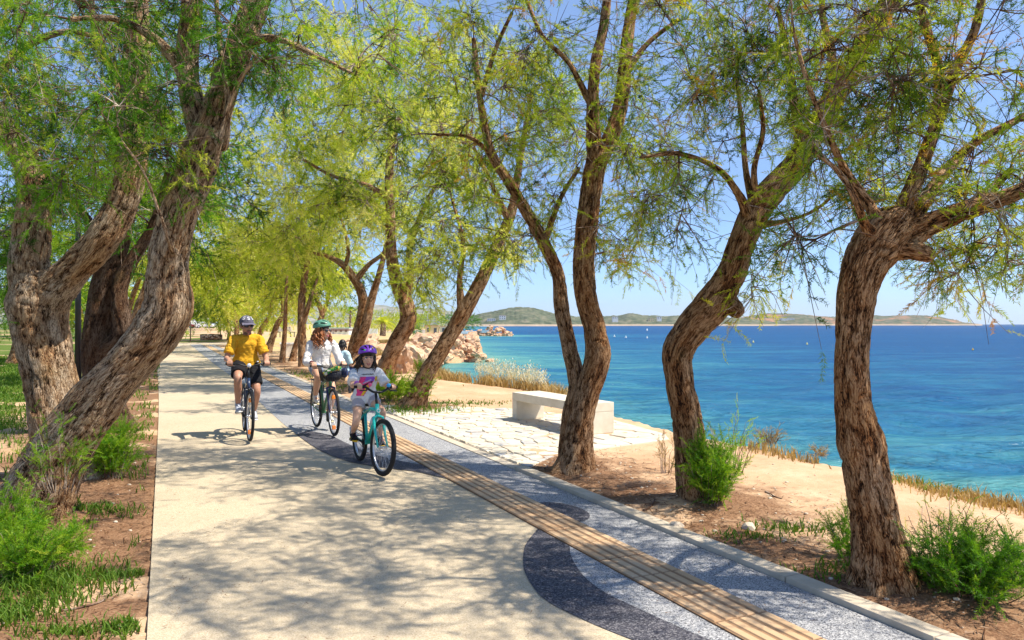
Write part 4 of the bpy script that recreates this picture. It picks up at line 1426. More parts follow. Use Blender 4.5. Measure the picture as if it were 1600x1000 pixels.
# ---- shrubs and shoots
def shrub(label, base, n, h, spread, sl, leaf='leaf_green', name='tamarisk_shrub', lod=0, cvm=0.5, group=None, bare=0.1, spr=9, wood='twig'):
    root = empty(name, base, label=label, cat='shrub', group=group)
    wood_, fol = MB(), MB()
    PP, DD = [], []
    for k in range(n):
        a = RS.uniform(0, 2 * PI)
        rr = spread * RS.random() ** 0.6
        b0 = np.array([math.cos(a), math.sin(a), 0]) * rr * 0.35
        tip = np.array([math.cos(a) * rr, math.sin(a) * rr, h * RS.uniform(0.45, 1.05) * (1 - 0.35 * rr / max(spread, 1e-3))])
        tt = np.linspace(0, 1, 7)[:, None]
        B = b0 + (tip - b0) * tt + np.array([0, 0, 0.15 * h]) * np.sin(tt * PI) * 0.6 + np.cumsum(RS.normal(0, 0.012, (7, 3)), 0)
        wood_.tube(B, np.linspace(0.004, 0.0012, 7) * (1 + lod), 4, False)
        if RS.random() < bare:
            continue
        for q in range(int(spr * 1.9)):
            f = RS.uniform(0.15, 1.0) * 6
            i = min(int(f), 5)
            PP.append(B[i] + (B[i + 1] - B[i]) * (f - i))
            d = (B[i + 1] - B[i])
            d = d / (np.linalg.norm(d) + 1e-9) * 0.9 + RS.normal(0, 0.5, 3)
            d[2] += 0.15
            DD.append(d)
    wood_.build('stems', M[wood], root)
    m = len(PP)
    place_sprays(fol, np.array(PP), np.array(DD), sl * RS.uniform(0.6, 1.3, m), lod, cvm + RS.normal(0, 0.16, m), RS)
    tag(fol.build('foliage', M[leaf], root, False), kind='stuff')
    tag(root.children[0], kind='stuff')
    return root


shrub('bright green feathery regrowth in front of the sprawling pale trunk', gp(46, 905), 50, 0.42, 0.36, 0.12)
shrub('low green regrowth at the left frame edge below the sprawling trunk', gp(5, 860), 36, 0.5, 0.35, 0.13)
shrub('feathery green shoots under the sprawling trunk beside the path', gp(172, 752), 46, 0.75, 0.30, 0.15)
shrub('reddish bare stems with green tips rising before the sprawling trunk', at(92, 740, 5.85) + np.array([0, 0, -0.15]), 22, 0.8, 0.32, 0.10, bare=0.3, spr=5)
shrub('bright green shoot at the foot of the elbow-bent trunk', gp(1112, 800) , 46, 0.75, 0.22, 0.15)
shrub('green regrowth on the path side of the nearest seaside trunk', gp(1335, 880), 26, 0.42, 0.24, 0.10, cvm=0.4)
shrub('thin green sprig growing up the nearest seaside trunk', gp(1362, 905) + np.array([0, -.12, 0]), 12, 0.62, 0.14, 0.09, spr=7)
shrub('large dark green feathery bush right of the nearest seaside trunk', gp(1510, 940), 70, 0.46, 0.42, 0.13, cvm=0.25)
shrub('tall wispy stems behind the large dark bush', gp(1470, 890) , 26, 0.62, 0.42, 0.08, cvm=0.6, bare=0.45, spr=4)
shrub('wiry bare stems on the seaward side of the elbow-bent trunk', gp(1140, 740), 16, 0.9, 0.38, 0.10, cvm=0.6, bare=0.5, spr=3)
shrub('sparse dry shoot left of the elbow-bent trunk', gp(1040, 745), 10, 0.55, 0.18, 0.09, leaf='straw', cvm=0.3, bare=0.3, spr=4)
shrub('green shoots hugging the trunk that leans over the sandy verge', gp(655, 640), 20, 0.95, 0.25, 0.22, lod=1, cvm=0.6)
shrub('bright green bush on the verge behind the raised arm of the girl', gp(606, 628), 22, 0.55, 0.5, 0.28, lod=1, cvm=0.75, leaf='leaf_green')
shrub('rusty dry tuft on the bank behind the elbow-bent trunk', gp(1200, 694), 40, 0.24, 0.24, 0.06, leaf='straw', name='dry_tuft', cvm=0.25, spr=5)
shrub('small dry tuft at the brink of the bank', gp(1283, 712), 24, 0.12, 0.16, 0.05, leaf='straw', name='dry_tuft', cvm=0.3, spr=5)
# pale flower stalks on the far bank
wf = MB()
P0 = []
for k in range(150):
    px_ = RS.uniform(742, 852)
    c = gp(px_, 585 + (px_ - 742) * 0.24 + RS.uniform(-3, 3))
    h = RS.uniform(0.25, 0.62)
    tip = c + np.array([RS.normal(0, .08), RS.normal(0, .08), h])
    mid = (c + tip) / 2 + RS.normal(0, .02, 3)
    wf.tube(np.array([c, mid, tip]), [0.004, 0.003, 0.002], 3, False, cv=np.full(9, 0.8))
    kk = 16
    Pp = c + (tip - c) * RS.uniform(0.35, 1, kk)[:, None] + RS.normal(0, .035, (kk, 3))
    blades(wf, Pp, np.full(kk, 0.045), np.full(kk, 0.022), np.full(kk, 0.6), np.full(kk, 1.0), RS)
tag(wf.build('dry_flower_stalks', M['straw'], None, False), kind='stuff')

# ---- stones
g = NG('orange_rock')
p_ = g.obj()
n1 = g.noise(p_, 2.2, 6, 0.65)
n2 = g.noise(p_, 9.0, 5, 0.7)
c = g.ramp(n1, [(0.3, (0.36, 0.17, 0.085)), (0.48, (0.58, 0.35, 0.20)), (0.62, (0.72, 0.52, 0.36)), (0.75, (0.45, 0.24, 0.13))])
c = g.mix(g.math('MULTIPLY', g.rnd(), 0.5), c, (0.55, 0.36, 0.24))
M['rock'] = g.done(g.bsdf(c, 0.92, g.bump(n2, 0.9, 0.06), 0.1))
g = NG('pale_stone')
n1 = g.noise(g.obj(), 14.0, 5, 0.6)
M['stone'] = g.done(g.bsdf(g.ramp(n1, [(0.35, (0.46, 0.37, 0.27)), (0.65, (0.66, 0.57, 0.45))]), 0.9, g.bump(n1, 0.5, 0.01), 0.15))


def rock_mesh(seed, rough=0.28, sub=3, blocky=0.5):
    bm = bmesh.new()
    bmesh.ops.create_icosphere(bm, subdivisions=sub, radius=1.0)
    v = np.array([w.co[:] for w in bm.verts])
    cb = v / np.max(np.abs(v), axis=1)[:, None]
    v = v * (1 - blocky) + cb * blocky
    q = v + seed * 7.3
    f = 1 + rough * fbm(q * 1.1, 2, seed) + 0.5 * rough * (np.abs(fbm(q * 2.6, 3, seed + 3)) * 2 - 0.5)
    v = v * f[:, None]
    for w, c_ in zip(bm.verts, v):
        w.co = c_
    mb = MB()
    mb.bm(bm)
    return mb.mesh('boulder', False)


rmesh = []
for k in range(7):
    me = rock_mesh(k + 1, 0.45, 3, 0.45)
    me.materials.append(M['rock'])
    rmesh.append(me)
smesh = []
for k in range(3):
    me = rock_mesh(k + 40, 0.25, 2, 0.4)
    me.materials.append(M['stone'])
    smesh.append(me)


def put(name, me, loc, sc, rz, label, cat, group=None, tilt=0.15):
    o = bpy.data.objects.new(name, me)
    o.location = loc
    o.scale = sc
    o.rotation_euler = (RS.uniform(-tilt, tilt), RS.uniform(-tilt, tilt), rz)
    COL.objects.link(o)
    return tag(o, label, cat, group)


put('boulder', rmesh[0], gp(628, 585) + np.array([0, 0.2, 0.36]), (0.36, 0.4, 0.48), 0.4, 'large honey-coloured boulder on the verge right of the curving trunk', 'boulder')
put('boulder', rmesh[3], gp(604, 580) + np.array([0, 0.4, 0.1]), (0.3, 0.4, 0.28), 1.4, 'lower honey-coloured rock half hidden by the curving trunk', 'boulder')
GL = 'rust and pink rock tumbled along the low cliff of the little cove'
for k in range(62):
    t_ = RS.random()
    if k < 40:
        px_ = 628 + 118 * t_
        Yb = 66 + 36 * sst(625, 730, px_)
        top = 530 + 14 * max(0, (px_ - 715) / 30) ** 1.5
        py_ = RS.uniform(top + 3, 562)
        c = at(px_, py_, Yb + (562 - py_) * 0.12)
    else:
        px_ = RS.uniform(700, 752)
        c = at(px_, RS.uniform(553, 563), 97 + RS.uniform(-3, 2))
    s_ = RS.uniform(0.5, 1.25) * (0.7 if k >= 40 else 1)
    put('boulder', rmesh[k % 7], c, (s_ * RS.uniform(.8, 1.5), s_, s_ * RS.uniform(.5, .9)), RS.uniform(0, 6), GL, 'boulder', 'rocks of the cove cliff', 0.5)
for k in range(46):      # the seaward face of the point
    px_ = RS.uniform(690, 748)
    xs_ = (px_ - 800) * 95 / F
    ys_ = np.interp(xs_, [-11, -6.5, -4.7, -4.0], [90, 95.5, 98.5, 99.5]) - RS.uniform(0.1, 1.0)
    zt_ = RS.uniform(SEA_Z, -0.45)
    s_ = RS.uniform(0.4, 0.95)
    put('boulder', rmesh[k % 7], (xs_, ys_ + 0.25 * (zt_ - SEA_Z), zt_), (s_ * RS.uniform(.8, 1.5), s_, s_ * RS.uniform(.5, .9)), RS.uniform(0, 6), GL, 'boulder', 'rocks of the cove cliff', 0.6)
for k in range(26):      # rock rim between cove and verge
    t_ = k / 25
    a = np.array([-5.0, 33.0]) * (1 - t_) + np.array([-12.4, 64]) * t_
    c = np.array([a[0] + RS.normal(0, .5) - 0.6, a[1] + RS.normal(0, .5), RS.uniform(-1.0, .05)])
    s_ = RS.uniform(0.3, 0.7) * (0.7 + t_)
    put('boulder', rmesh[k % 7], c, (s_ * RS.uniform(.8, 1.5), s_, s_ * RS.uniform(.5, .9)), RS.uniform(0, 6), 'reddish rock along the near rim of the cove', 'boulder', 'rocks of the cove rim', 0.5)
for k in range(11):
    c = at(RS.uniform(700, 775), 0, 98)
    put('boulder', rmesh[k % 7], (RS.uniform(-7.5, -2.6), RS.uniform(93, 98), SEA_Z + 0.05), np.array([.6, .5, .35]) * RS.uniform(.4, 1.1), RS.uniform(0, 6), 'dark wet rock awash off the tip of the cove', 'boulder', 'rocks awash')
put('stone', smesh[0], gp(1057, 828) + np.array([0, 0, .03]), (.062, .05, .038), .5, 'white rounded stone on the litter by the kerb', 'stone')
put('stone', smesh[1], gp(1170, 832) + np.array([0, 0, .03]), (.06, .055, .05), 1.1, 'blocky pale stone below the elbow-bent trunk', 'stone')
put('stone', smesh[2], gp(1203, 780) + np.array([0, 0, .02]), (.055, .04, .028), 2.1, 'flat pale stone on the sand between the two near seaside trunks', 'stone')
put('stone', smesh[0], gp(1095, 820) + np.array([0, 0, .02]), (.03, .03, .02), 2.8, 'small grey stone between the white stone and the bright green shoot', 'stone')
pb = MB()
sv_ = [np.array([w.co[:] for w in rock_mesh(90 + k, .2, 1).vertices]) for k in range(3)]
sf_ = [np.array([list(f.vertices) for f in rock_mesh(90 + k, .2, 1).polygons]) for k in range(3)]
for k in range(900):
    if k % 3:
        u_, v_ = RS.uniform(2.5, 11), 3.8 + abs(RS.normal(0, 1.3))
    else:
        u_, v_ = RS.uniform(3.5, 16), -0.15 - abs(RS.normal(0, 1.0))
    c = uv(u_, v_)
    if shore_d(np.array([c[0]]), np.array([c[1]]))[0] < 0.1 or in_poly(bay, c):
        continue
    s_ = 0.004 + 0.012 * RS.random() ** 3
    pb.add(sv_[k % 3] * np.array([s_ * 1.3, s_, s_ * .7]) + np.array([c[0], c[1], gz(c[0], c[1])[0] + s_ * .3]), sf_[k % 3])
tag(pb.build('pebbles', M['stone']), kind='stuff')

# litter: fallen twigs and needles
lb = MB()
n = 9000
uu = np.where(RS.random(n) < 0.55, RS.uniform(2, 9.5, n), RS.uniform(3, 16, n))
side_ = RS.random(n) < 0.58
vv = np.where(side_, 3.72 + np.abs(RS.normal(0, 0.75, n)), -0.1 - np.abs(RS.normal(0, 1.1, n)))
xx, yy = uu * PD[0] + vv * PN[0], uu * PD[1] + vv * PN[1]
ok = (shore_d(xx, yy) > 0.15) & np.array([not in_poly(bay, (a, b)) for a, b in zip(xx, yy)])
xx, yy = xx[ok], yy[ok]
m = len(xx)
P = np.c_[xx, yy, gz(xx, yy) + 0.006]
a = RS.uniform(0, 2 * PI, m)
L = RS.uniform(0.012, 0.05, m) * np.where(RS.random(m) < 0.06, 3.2, 1)
d = np.c_[np.cos(a), np.sin(a), RS.normal(0, 0.12, m)] * L[:, None]
w = np.c_[-np.sin(a), np.cos(a), 0 * a] * 0.0035
lb.add(np.stack([P - d - w, P + d * .9, P - d * .8 + w + np.array([0, 0, .004])], 1).reshape(-1, 3), np.arange(3 * m).reshape(-1, 3), cv=np.repeat(RS.uniform(0, .7, m), 3))
M['litter'] = leaf_mat('fallen_needles', [(0, (0.07, 0.03, 0.015)), (0.5, (0.20, 0.10, 0.05)), (1, (0.42, 0.30, 0.18))], 0.05)
n = 700
uu = RS.uniform(2.5, 14, n)
vv = np.where(RS.random(n) < .5, np.abs(RS.normal(0, .35, n)), RS.uniform(0, 3.5, n))
xx, yy = uu * PD[0] + vv * PN[0], uu * PD[1] + vv * PN[1]
P = np.c_[xx, yy, np.full(n, .028)]
a = RS.uniform(0, 2 * PI, n)
d = np.c_[np.cos(a), np.sin(a), 0 * a] * RS.uniform(.008, .03, n)[:, None]
w = np.c_[-np.sin(a), np.cos(a), 0 * a] * .003
lb.add(np.stack([P - d - w, P + d, P - d + w], 1).reshape(-1, 3), np.arange(3 * n).reshape(-1, 3), cv=np.repeat(RS.uniform(0, .7, n), 3))
tag(lb.build('needle_litter', M['litter'], None, False), kind='stuff')


def stick(label, pix, r, h=0.02):
    P = np.array([gp(a, b) + np.array([0, 0, h]) for a, b in pix])
    P = catmull(P, 14)
    P[:, 2] = gz(P[:, 0], P[:, 1]) + r * 0.8
    mb = MB()
    mb.tube(P - P[0], np.linspace(r, r * .45, 14), 6)
    o = mb.build('stick', M['twig'], None, True, P[0])
    tag(o, label, 'stick')


stick('long curved grey stick lying on the dirt left of the path', [(92, 955), (130, 950), (160, 942), (172, 930)], 0.008)
stick('short pale bent stick beside the path edge', [(198, 903), (196, 893), (203, 886)], 0.007)
stick('thin dark stick lying at the edge of the path', [(222, 846), (238, 843), (252, 840)], 0.004)
stick('short broken stick on the litter by the kerb', [(1005, 803), (1016, 799), (1024, 791)], 0.010)
stick('pale dead branch piece on the sand under the elbow-bent trunk', [(1196, 776), (1208, 782), (1222, 786)], 0.010)
stick('thin stick leaning off the foot of the forked trunk by the bench', [(851, 737), (862, 728), (875, 716)], 0.007)
# ================================================================== FAR THINGS AND STREET FURNITURE
M['black_metal'] = plain('black_metal', (0.02, 0.021, 0.026), 0.4, 0.5, 0.0)
M['white_wall'] = plain('white_wall', (0.78, 0.77, 0.74), 0.8, 0.2, 0, 0.06, 0.5)
M['grey_wall'] = plain('grey_wall', (0.56, 0.58, 0.62), 0.8, 0.2, 0, 0.06, 0.5)
M['yellow_wall'] = plain('yellow_wall', (0.74, 0.58, 0.30), 0.8, 0.2, 0, 0.08, 0.7)
M['roof_tile'] = plain('roof_tile', (0.48, 0.22, 0.12), 0.8, 0.2, 0, 0.15, 3)
M['dark_window'] = plain('dark_window', (0.10, 0.105, 0.11), 0.5, 0.3)
M['glass_dark'] = plain('tinted_glass', (0.02, 0.025, 0.03), 0.06, 0.6)

# lamp post
lp = gp(122, 596)
lamp = empty('lamp_post', (lp[0], lp[1], 0), label='black lamp post rising behind the V-shaped trunk', cat='lamp post')
MB().tube([(0, 0, 0), (0, 0, 5.2)], [0.085, 0.07], 20).build('pole', M['black_metal'], lamp)
MB().tube([(0, 0, 0), (0, 0, .02), (0, 0, .04)], [0.17, 0.17, 0.15], 20).build('base_plate', M['black_metal'], lamp)
mb = MB()
mb.tube([(0, 0, 5.1), (0.1, 0, 5.3), (0.5, 0, 5.36)], [0.05, 0.045, 0.04], 10)
mb.build('arm', M['black_metal'], lamp)
mb = MB()
mb.box((0.75, 0, 5.36), (0.6, 0.24, 0.09), None, 0.03)
mb.build('lamp_head', M['black_metal'], lamp)


def box_part(name, c, sz, mat, parent, bev=0):
    mb = MB()
    mb.box(c, sz, None, bev)
    return mb.build(name, mat, parent, False)


# far cars on the road behind the lawn
def car(label, px, py, Y, rz, col, kind=0):
    root = empty('parked_car', at(px, py, Y), rz, label=label, cat='car', group='cars on the far side of the lawn')
    paint = plain('car_paint', col, 0.25, 0.5, 0, 0.03, 1)
    L, Wd, H = (4.3, 1.75, 1.45) if kind == 0 else (4.8, 1.9, 1.95)
    prof = [(-L / 2, .35), (-L / 2, .85), (-L * .42, .95), (-L * .33, H * .95), (-L * .25, H), (L * .08, H), (L * .22, .98), (L * .46, .82), (L / 2, .6), (L / 2, .35)]
    bm = bmesh.new()
    n = len(prof)
    rows = []
    for y, k in ((-Wd / 2, 1), (Wd / 2, 1)):
        rows.append([bm.verts.new((x, y * (0.86 if z > 1.0 else 1.0), z)) for x, z in prof])
    bm.faces.new(rows[0][::-1])
    bm.faces.new(rows[1])
    for i in range(n):
        j = (i + 1) % n
        bm.faces.new((rows[0][i], rows[0][j], rows[1][j], rows[1][i]))
    bmesh.ops.recalc_face_normals(bm, faces=bm.faces[:])
    mb = MB()
    mb.bm(bm)
    mb.build('body', paint, root, False)
    for s in (-1, 1):
        w = MB()
        y = s * Wd / 2 * 0.935
        w.add([(-L * .34, y, .98), (L * .17, y, .98), (L * .06, y * .955, H * .93), (-L * .29, y * .955, H * .93)], quads=[(0, 1, 2, 3)])
        w.build('window', M['glass_dark'], root, False)
        for x in (-L * .3, L * .31):
            t_ = MB()
            t_.tube([(x, s * (Wd / 2 - .2), .32), (x, s * (Wd / 2 + .02), .32)], [.32, .32], 16)
            wh = t_.build('wheel', M['black_metal'], root, False)
            r_ = MB()
            r_.tube([(x, s * (Wd / 2 + .0), .32), (x, s * (Wd / 2 + .035), .32)], [.19, .17], 12)
            r_.build('rim', M['grey_wall'], wh, False)
        box_part('headlight', (L / 2 - .02, s * .62, .68), (.08, .3, .14), M['white_wall'], root, .02)
        box_part('tail_light', (-L / 2 + .02, s * .68, .78), (.06, .2, .2), plain('tail_light_red', (.4, .02, .02), .3), root, .02)


car('white van behind the lawn, nearest the sprawling trunk', 300, 512.6, 165, 0.3, (.75, .75, .74), 1)
car('dark red car beside the white van behind the lawn', 288, 513, 160, 0.25, (.2, .03, .03))
car('white car in the middle of the row behind the lawn', 318, 512.6, 168, 0.2, (.72, .73, .74))
car('blue car partly behind the white car beyond the lawn', 311, 511.9, 178, 0.1, (.05, .13, .4))
car('silver blue car at the end of the row, left of the grey cap', 334, 512.4, 172, 0.15, (.42, .5, .58))
car('blue car glimpsed between the lamp post and the dark trunk', 105, 510.5, 150, 0.2, (.06, .16, .45))
# road strip behind the lawn
c = at(290, 513, 168)
road = MB()
road.box((0, 0, -.06), (110, 9, .14))
o = road.build('road', plain('road_asphalt', (.24, .23, .22), .9, .2, 0, .1, 3), None, False, (c[0] - 40, c[1], .60))
o.rotation_euler = (0, 0, .2)
tag(o, kind='structure')


def stake(label, px, py, Y, h, col, r=0.05):
    o = empty('tree_stake', at(px, py, Y), label=label, cat='post')
    MB().tube([(0, 0, -.1), (.02, 0, h)], [r, r * .9], 8).build('post', plain('stake_wood', col, .8), o)
    mb = MB()
    mb.tube([(0.0, 0, h * .8), (.03, 0, h * .8 + .08)], [r * 1.3, r * 1.3], 8)
    mb.build('tie', plain('stake_tie', (.55, .5, .4), .8), o)


stake('thin dark stake standing on the lawn left of the man in yellow', 297.5, 533, 62, 2.0, (.1, .07, .05))
stake('pale stake with grey top standing on the lawn beside the man in yellow', 344.5, 527, 75, 1.9, (.5, .46, .4))
# cut log on the lawn
lg = MB()
lg.tube([(-.9, 0, .28), (0, 0, .3), (.9, .1, .26)], [.24, .28, .25], 14)
o = lg.build('log', M['twig'], None, True, at(330, 531.5, 66) + np.array([0, 0, 0]))
o.rotation_euler = (0, 0, .5)
tag(o, 'reddish cut log lying on the lawn by the bend of the path', 'log')

# concrete bin and benches seen between trunks
cb = empty('litter_bin', at(448, 562, 36.5), .3, label='pale square concrete bin between the slim trunks behind the woman', cat='bin')
box_part('bin_body', (0, 0, .38), (.62, .62, .76), M['bench'], cb, .02)
box_part('bin_lid', (0, 0, .80), (.68, .68, .07), M['white_wall'], cb, .01)


def slat_bench(label, loc, rz, L=1.7, back=True, col=(.12, .09, .07)):
    b = empty('park_bench', loc, rz, label=label, cat='bench')
    wood = plain('bench_slat_wood', col, .7)
    for k in range(4):
        box_part('slat', (0, -.18 + k * .12, .45), (L, .095, .03), wood, b)
    if back:
        for k in range(3):
            box_part('backrest_slat', (0, .25 + k * .03, .56 + k * .13), (L, .025, .1), wood, b)
    for s in (-1, 1):
        mb = MB()
        mb.box((s * L * .42, 0, .42), (.05, .46, .03))
        for y in (-.18, .2):
            mb.box((s * L * .42, y, .205), (.05, .05, .41))
        if back:
            mb.box((s * L * .42, .285, .62), (.05, .03, .44))
        mb.build('bench_frame', M['black_metal'], b, False)
    return b


slat_bench('dark slatted bench far back left of the green helmet', at(446, 527, 62), 1.2, 2.2, True, (.3, .26, .22))
sb = slat_bench('dark low bench behind the woman, occupied by the seated person in pale blue', at(535, 612, 17.6), 2.55, 1.1, False)
for (px, py, Y, lab) in ((697, 525.5, 205, 'small brown bench near the edge of the cove, right of the yellow house'), (541, 522, 120, 'long brown bench on the dry grass behind the green helmet')):
    slat_bench(lab, at(px, py, Y), .1, 5.0, True, (.25, .12, .07))

# buildings ------------------------------------------------------------
YH = 262
h = empty('beach_house', at(686, 521.3, YH), 0.05, label='low yellow house with a flat tiled roof edge beyond the cove', cat='house')
box_part('wall', (-2.4, 0, 1.35), (4.6, 5, 2.7), M['yellow_wall'], h)
box_part('wall', (2.3, .3, 1.25), (3.8, 5, 2.5), plain('cream_wall', (.78, .68, .45), .8), h)
mb = MB()
mb.box((-2.4, 0, 2.8), (5.0, 5.5, .2))
mb.box((2.35, .2, 2.58), (4.2, 5.4, .16))
mb.build('roof', M['roof_tile'], h, False)
for x in (-3.6, 1.6):
    f_ = box_part('window', (x, -2.53 + (.3 if x > 0 else 0), 1.35), (.9, .08, 1.3), M['dark_window'], h)
    box_part('window_frame', (x, -2.52 + (.3 if x > 0 else 0), 2.04), (1.1, .12, .08), M['white_wall'], f_)
box_part('door', (-1.2, -2.53, 1.0), (1.0, .08, 2.0), M['dark_window'], h)
w = box_part('garden_wall', (0, 0, .5), (9, .3, 1.0), M['white_wall'], None)
w.location = at(720, 521.5, 262)
tag(w, 'low white wall right of the yellow house', 'wall')
w = box_part('garden_wall', (0, 0, .7), (7, .3, 1.4), M['white_wall'], None)
w.location = at(664, 521.5, 268)
tag(w, 'white garden wall left of the yellow house', 'wall')
hut = empty('beach_hut', at(757, 520, 292), .1, label='small grey open hut on the stony spit', cat='hut')
for x in (-1.7, 1.7):
    for y in (-1.2, 1.2):
        box_part('post', (x, y, 1.2), (.15, .15, 2.4), M['grey_wall'], hut)
box_part('roof', (0, 0, 2.5), (4.4, 3.2, .2), M['grey_wall'], hut)
box_part('counter', (0.2, -.9, .55), (3.0, .5, 1.1), M['white_wall'], hut)


def block(label, px0, px1, py0, py1, Y, floors, bays, mat, depth=14, rz=0.0, cat='building', name='apartment_building', roofmat=None):
    a, b = at(px0, py1, Y), at(px1, py0, Y)
    W_, H_ = b[0] - a[0], b[2] - a[2]
    base_drop = 24.0 if Y > 1400 else 0.35 * H_ + 2
    Y = Y + (55 if Y > 1400 else 0)
    root = empty(name, ((a[0] + b[0]) / 2, Y, a[2]), rz, label=label, cat=cat)
    box_part('wall', (0, depth / 2, (H_ - base_drop) / 2), (W_, depth, H_ + base_drop), mat, root)
    box_part('roof', (0, depth / 2, H_ + H_ * .02), (W_ * 1.02, depth * 1.02, H_ * .05), roofmat or M['white_wall'], root)
    for i in range(floors):
        for j in range(bays):
            x = -W_ / 2 + W_ * (j + .5) / bays
            z = H_ * (i + .5) / floors
            box_part('window', (x, -.08, z), (W_ / bays * .42, .2, H_ / floors * .42), M['dark_window'], root)
    return root


block('long pale apartment block with grid of windows behind the curving trunk', 645, 685, 490.5, 505, 900, 4, 12, M['grey_wall'], 16)
block('white apartment block right of the long pale one', 688, 707, 495, 506, 880, 3, 5, M['white_wall'], 12)
block('small white block partly hidden by the steeply leaning trunk', 711, 727, 497, 506, 860, 2, 4, M['white_wall'], 12)
block('white stepped block far left of the long pale one', 618, 640, 495, 506, 950, 3, 6, M['white_wall'], 12)
block('square cream tower house at the foot of the wooded hill', 779, 790, 492.5, 502, 1492, 3, 3, M['white_wall'], 10, roofmat=M['roof_tile'])
block('low blue-grey villa on the left foot of the wooded hill', 760, 773, 497.5, 502.5, 1490, 2, 4, M['grey_wall'], 10)
block('long white hotel on the far headland', 1232, 1253, 497.3, 501.8, 2160, 2, 9, M['white_wall'], 12)
block('white villa on the slope right of the forked trunk', 888, 899, 494.8, 499.5, 1735, 2, 3, M['white_wall'], 10)
block('cream villa above the shore near the elbow-bent trunk', 1020, 1029, 497, 501.5, 1745, 2, 3, M['yellow_wall'], 10, roofmat=M['roof_tile'])
block('reddish roofed villa on the low ridge across the bay', 962, 971, 494.5, 498, 1745, 1, 3, M['white_wall'], 10, roofmat=M['roof_tile'])
block('small white house low on the wooded hill', 842, 848, 500.5, 504.5, 1494, 1, 2, M['white_wall'], 8)
block('small white boathouse on the far shore left of the forked trunk', 862, 867, 503, 506, 1496, 1, 2, M['white_wall'], 8)
block('pale villa on the ridge left of the elbow-bent trunk', 1034, 1041, 494.5, 498, 1748, 1, 2, M['white_wall'], 8)
rs5 = np.random.default_rng(3)
HW = [M['white_wall'], M['grey_wall'], plain('sand_wall', (.6, .52, .42), .8)]
for k in range(26):
    px_ = rs5.uniform(525, 758)
    py_ = rs5.uniform(492, 504)
    w_ = rs5.uniform(4, 9)
    hgt = rs5.uniform(2.5, 4.5)
    Y_ = 2600 - (py_ - 492) * 80
    a, b = at(px_ - w_ / 2, py_, Y_), at(px_ + w_ / 2, py_ - hgt, Y_)
    root = empty('town_house', ((a[0] + b[0]) / 2, Y_, a[2]), rs5.uniform(-.3, .3), label='small pale house of the distant town at the foot of the mountain', cat='house', group='houses of the distant town')
    W_, H_ = b[0] - a[0], b[2] - a[2]
    box_part('wall', (0, 6, H_ / 2 - 12), (W_, 12, H_ + 24), HW[k % 3], root)
    box_part('roof', (0, 6, H_ + .3), (W_ * 1.04, 12.6, .6), M['roof_tile'] if k % 3 == 0 else M['white_wall'], root)
    for j in range(3):
        box_part('window', (-W_ / 3 + j * W_ / 3, -.1, H_ * .55), (W_ * .16, .3, H_ * .3), M['dark_window'], root)
# long low white promenade wall and beach building behind the helmet
block('long low white beach bar with a teal awning behind the green helmet', 505, 545, 512.5, 521, 155, 1, 5, M['white_wall'], 5, 0, 'building', 'beach_bar', plain('teal_awning', (.1, .42, .42), .6))
for k, (px0, px1) in enumerate(((560, 590), (618, 640))):
    w = box_part('garden_wall', (0, 0, .6), ((px1 - px0) * 180 / F, .3, 1.3), M['white_wall'], None)
    w.location = at((px0 + px1) / 2, 521.5, 180)
    tag(w, ['long white wall between the double trunk and the palm', 'long white wall right of the palm'][k], 'wall')


# palms ----------------------------------------------------------------
def palm(label, px, py, Y, h, r, nf, fl, leafm, rough=False):
    root = empty('palm_tree', at(px, py, Y), label=label, cat='tree', group=None)
    mb = MB()
    n = 14
    z = np.linspace(-.2, h, n)
    P = np.c_[.04 * h * np.sin(z / h * 2), 0 * z, z]
    mb.tube(P, r * (1 + .12 * (np.arange(n) % 2)) * np.linspace(1.15, .9, n), 10)
    mb.build('trunk', M['twig'], root)
    rs = np.random.default_rng(int(px))
    for k in range(nf):
        a = rs.uniform(0, 2 * PI)
        el = rs.uniform(-.3, 1.2)
        t_ = np.linspace(0, 1, 9)
        d = np.array([math.cos(a) * math.cos(el), math.sin(a) * math.cos(el), math.sin(el)])
        B = P[-1] + d * (fl * t_)[:, None]
        B[:, 2] -= fl * .75 * t_ ** 2 * (.6 + .4 * math.cos(el))
        f_ = MB()
        f_.tube(B, np.linspace(.035, .01, 9), 3, False, cv=np.full(27, .5))
        sd = np.cross(d, [0, 0, 1])
        sd /= np.linalg.norm(sd)
        for i in range(1, 9):
            for s in (-1, 1):
                for q in (0, .5):
                    b = B[i] * (1 - q) + B[i - 1] * q
                    ln = fl * .26 * math.sin(PI * (.15 + .8 * t_[i]))
                    tip = b + sd * s * ln + d * ln * .5 + np.array([0, 0, -.35 * ln])
                    w = d * .05
                    f_.add([b - w, b + w, tip], [(0, 1, 2)], cv=np.full(3, .4 + .3 * rs.random()))
        f_.build('frond', leafm, root, False)


palm('stout date palm with drooping fronds between the double trunk and curving trunk', 598, 523, 130, 2.2, .45, 34, 2.6, M['leaf_light'])
palm('slender palm in front of the long pale apartment block', 650, 513, 500, 9, .3, 16, 3.2, M['leaf_light'])
palm('second slender palm before the apartment block, nearer its middle', 665, 512, 470, 9.5, .3, 16, 3.2, M['leaf_green'])
palm('slim palm left of the double trunk behind the woman', 546, 521, 170, 5.5, .22, 16, 1.7, M['leaf_green'])


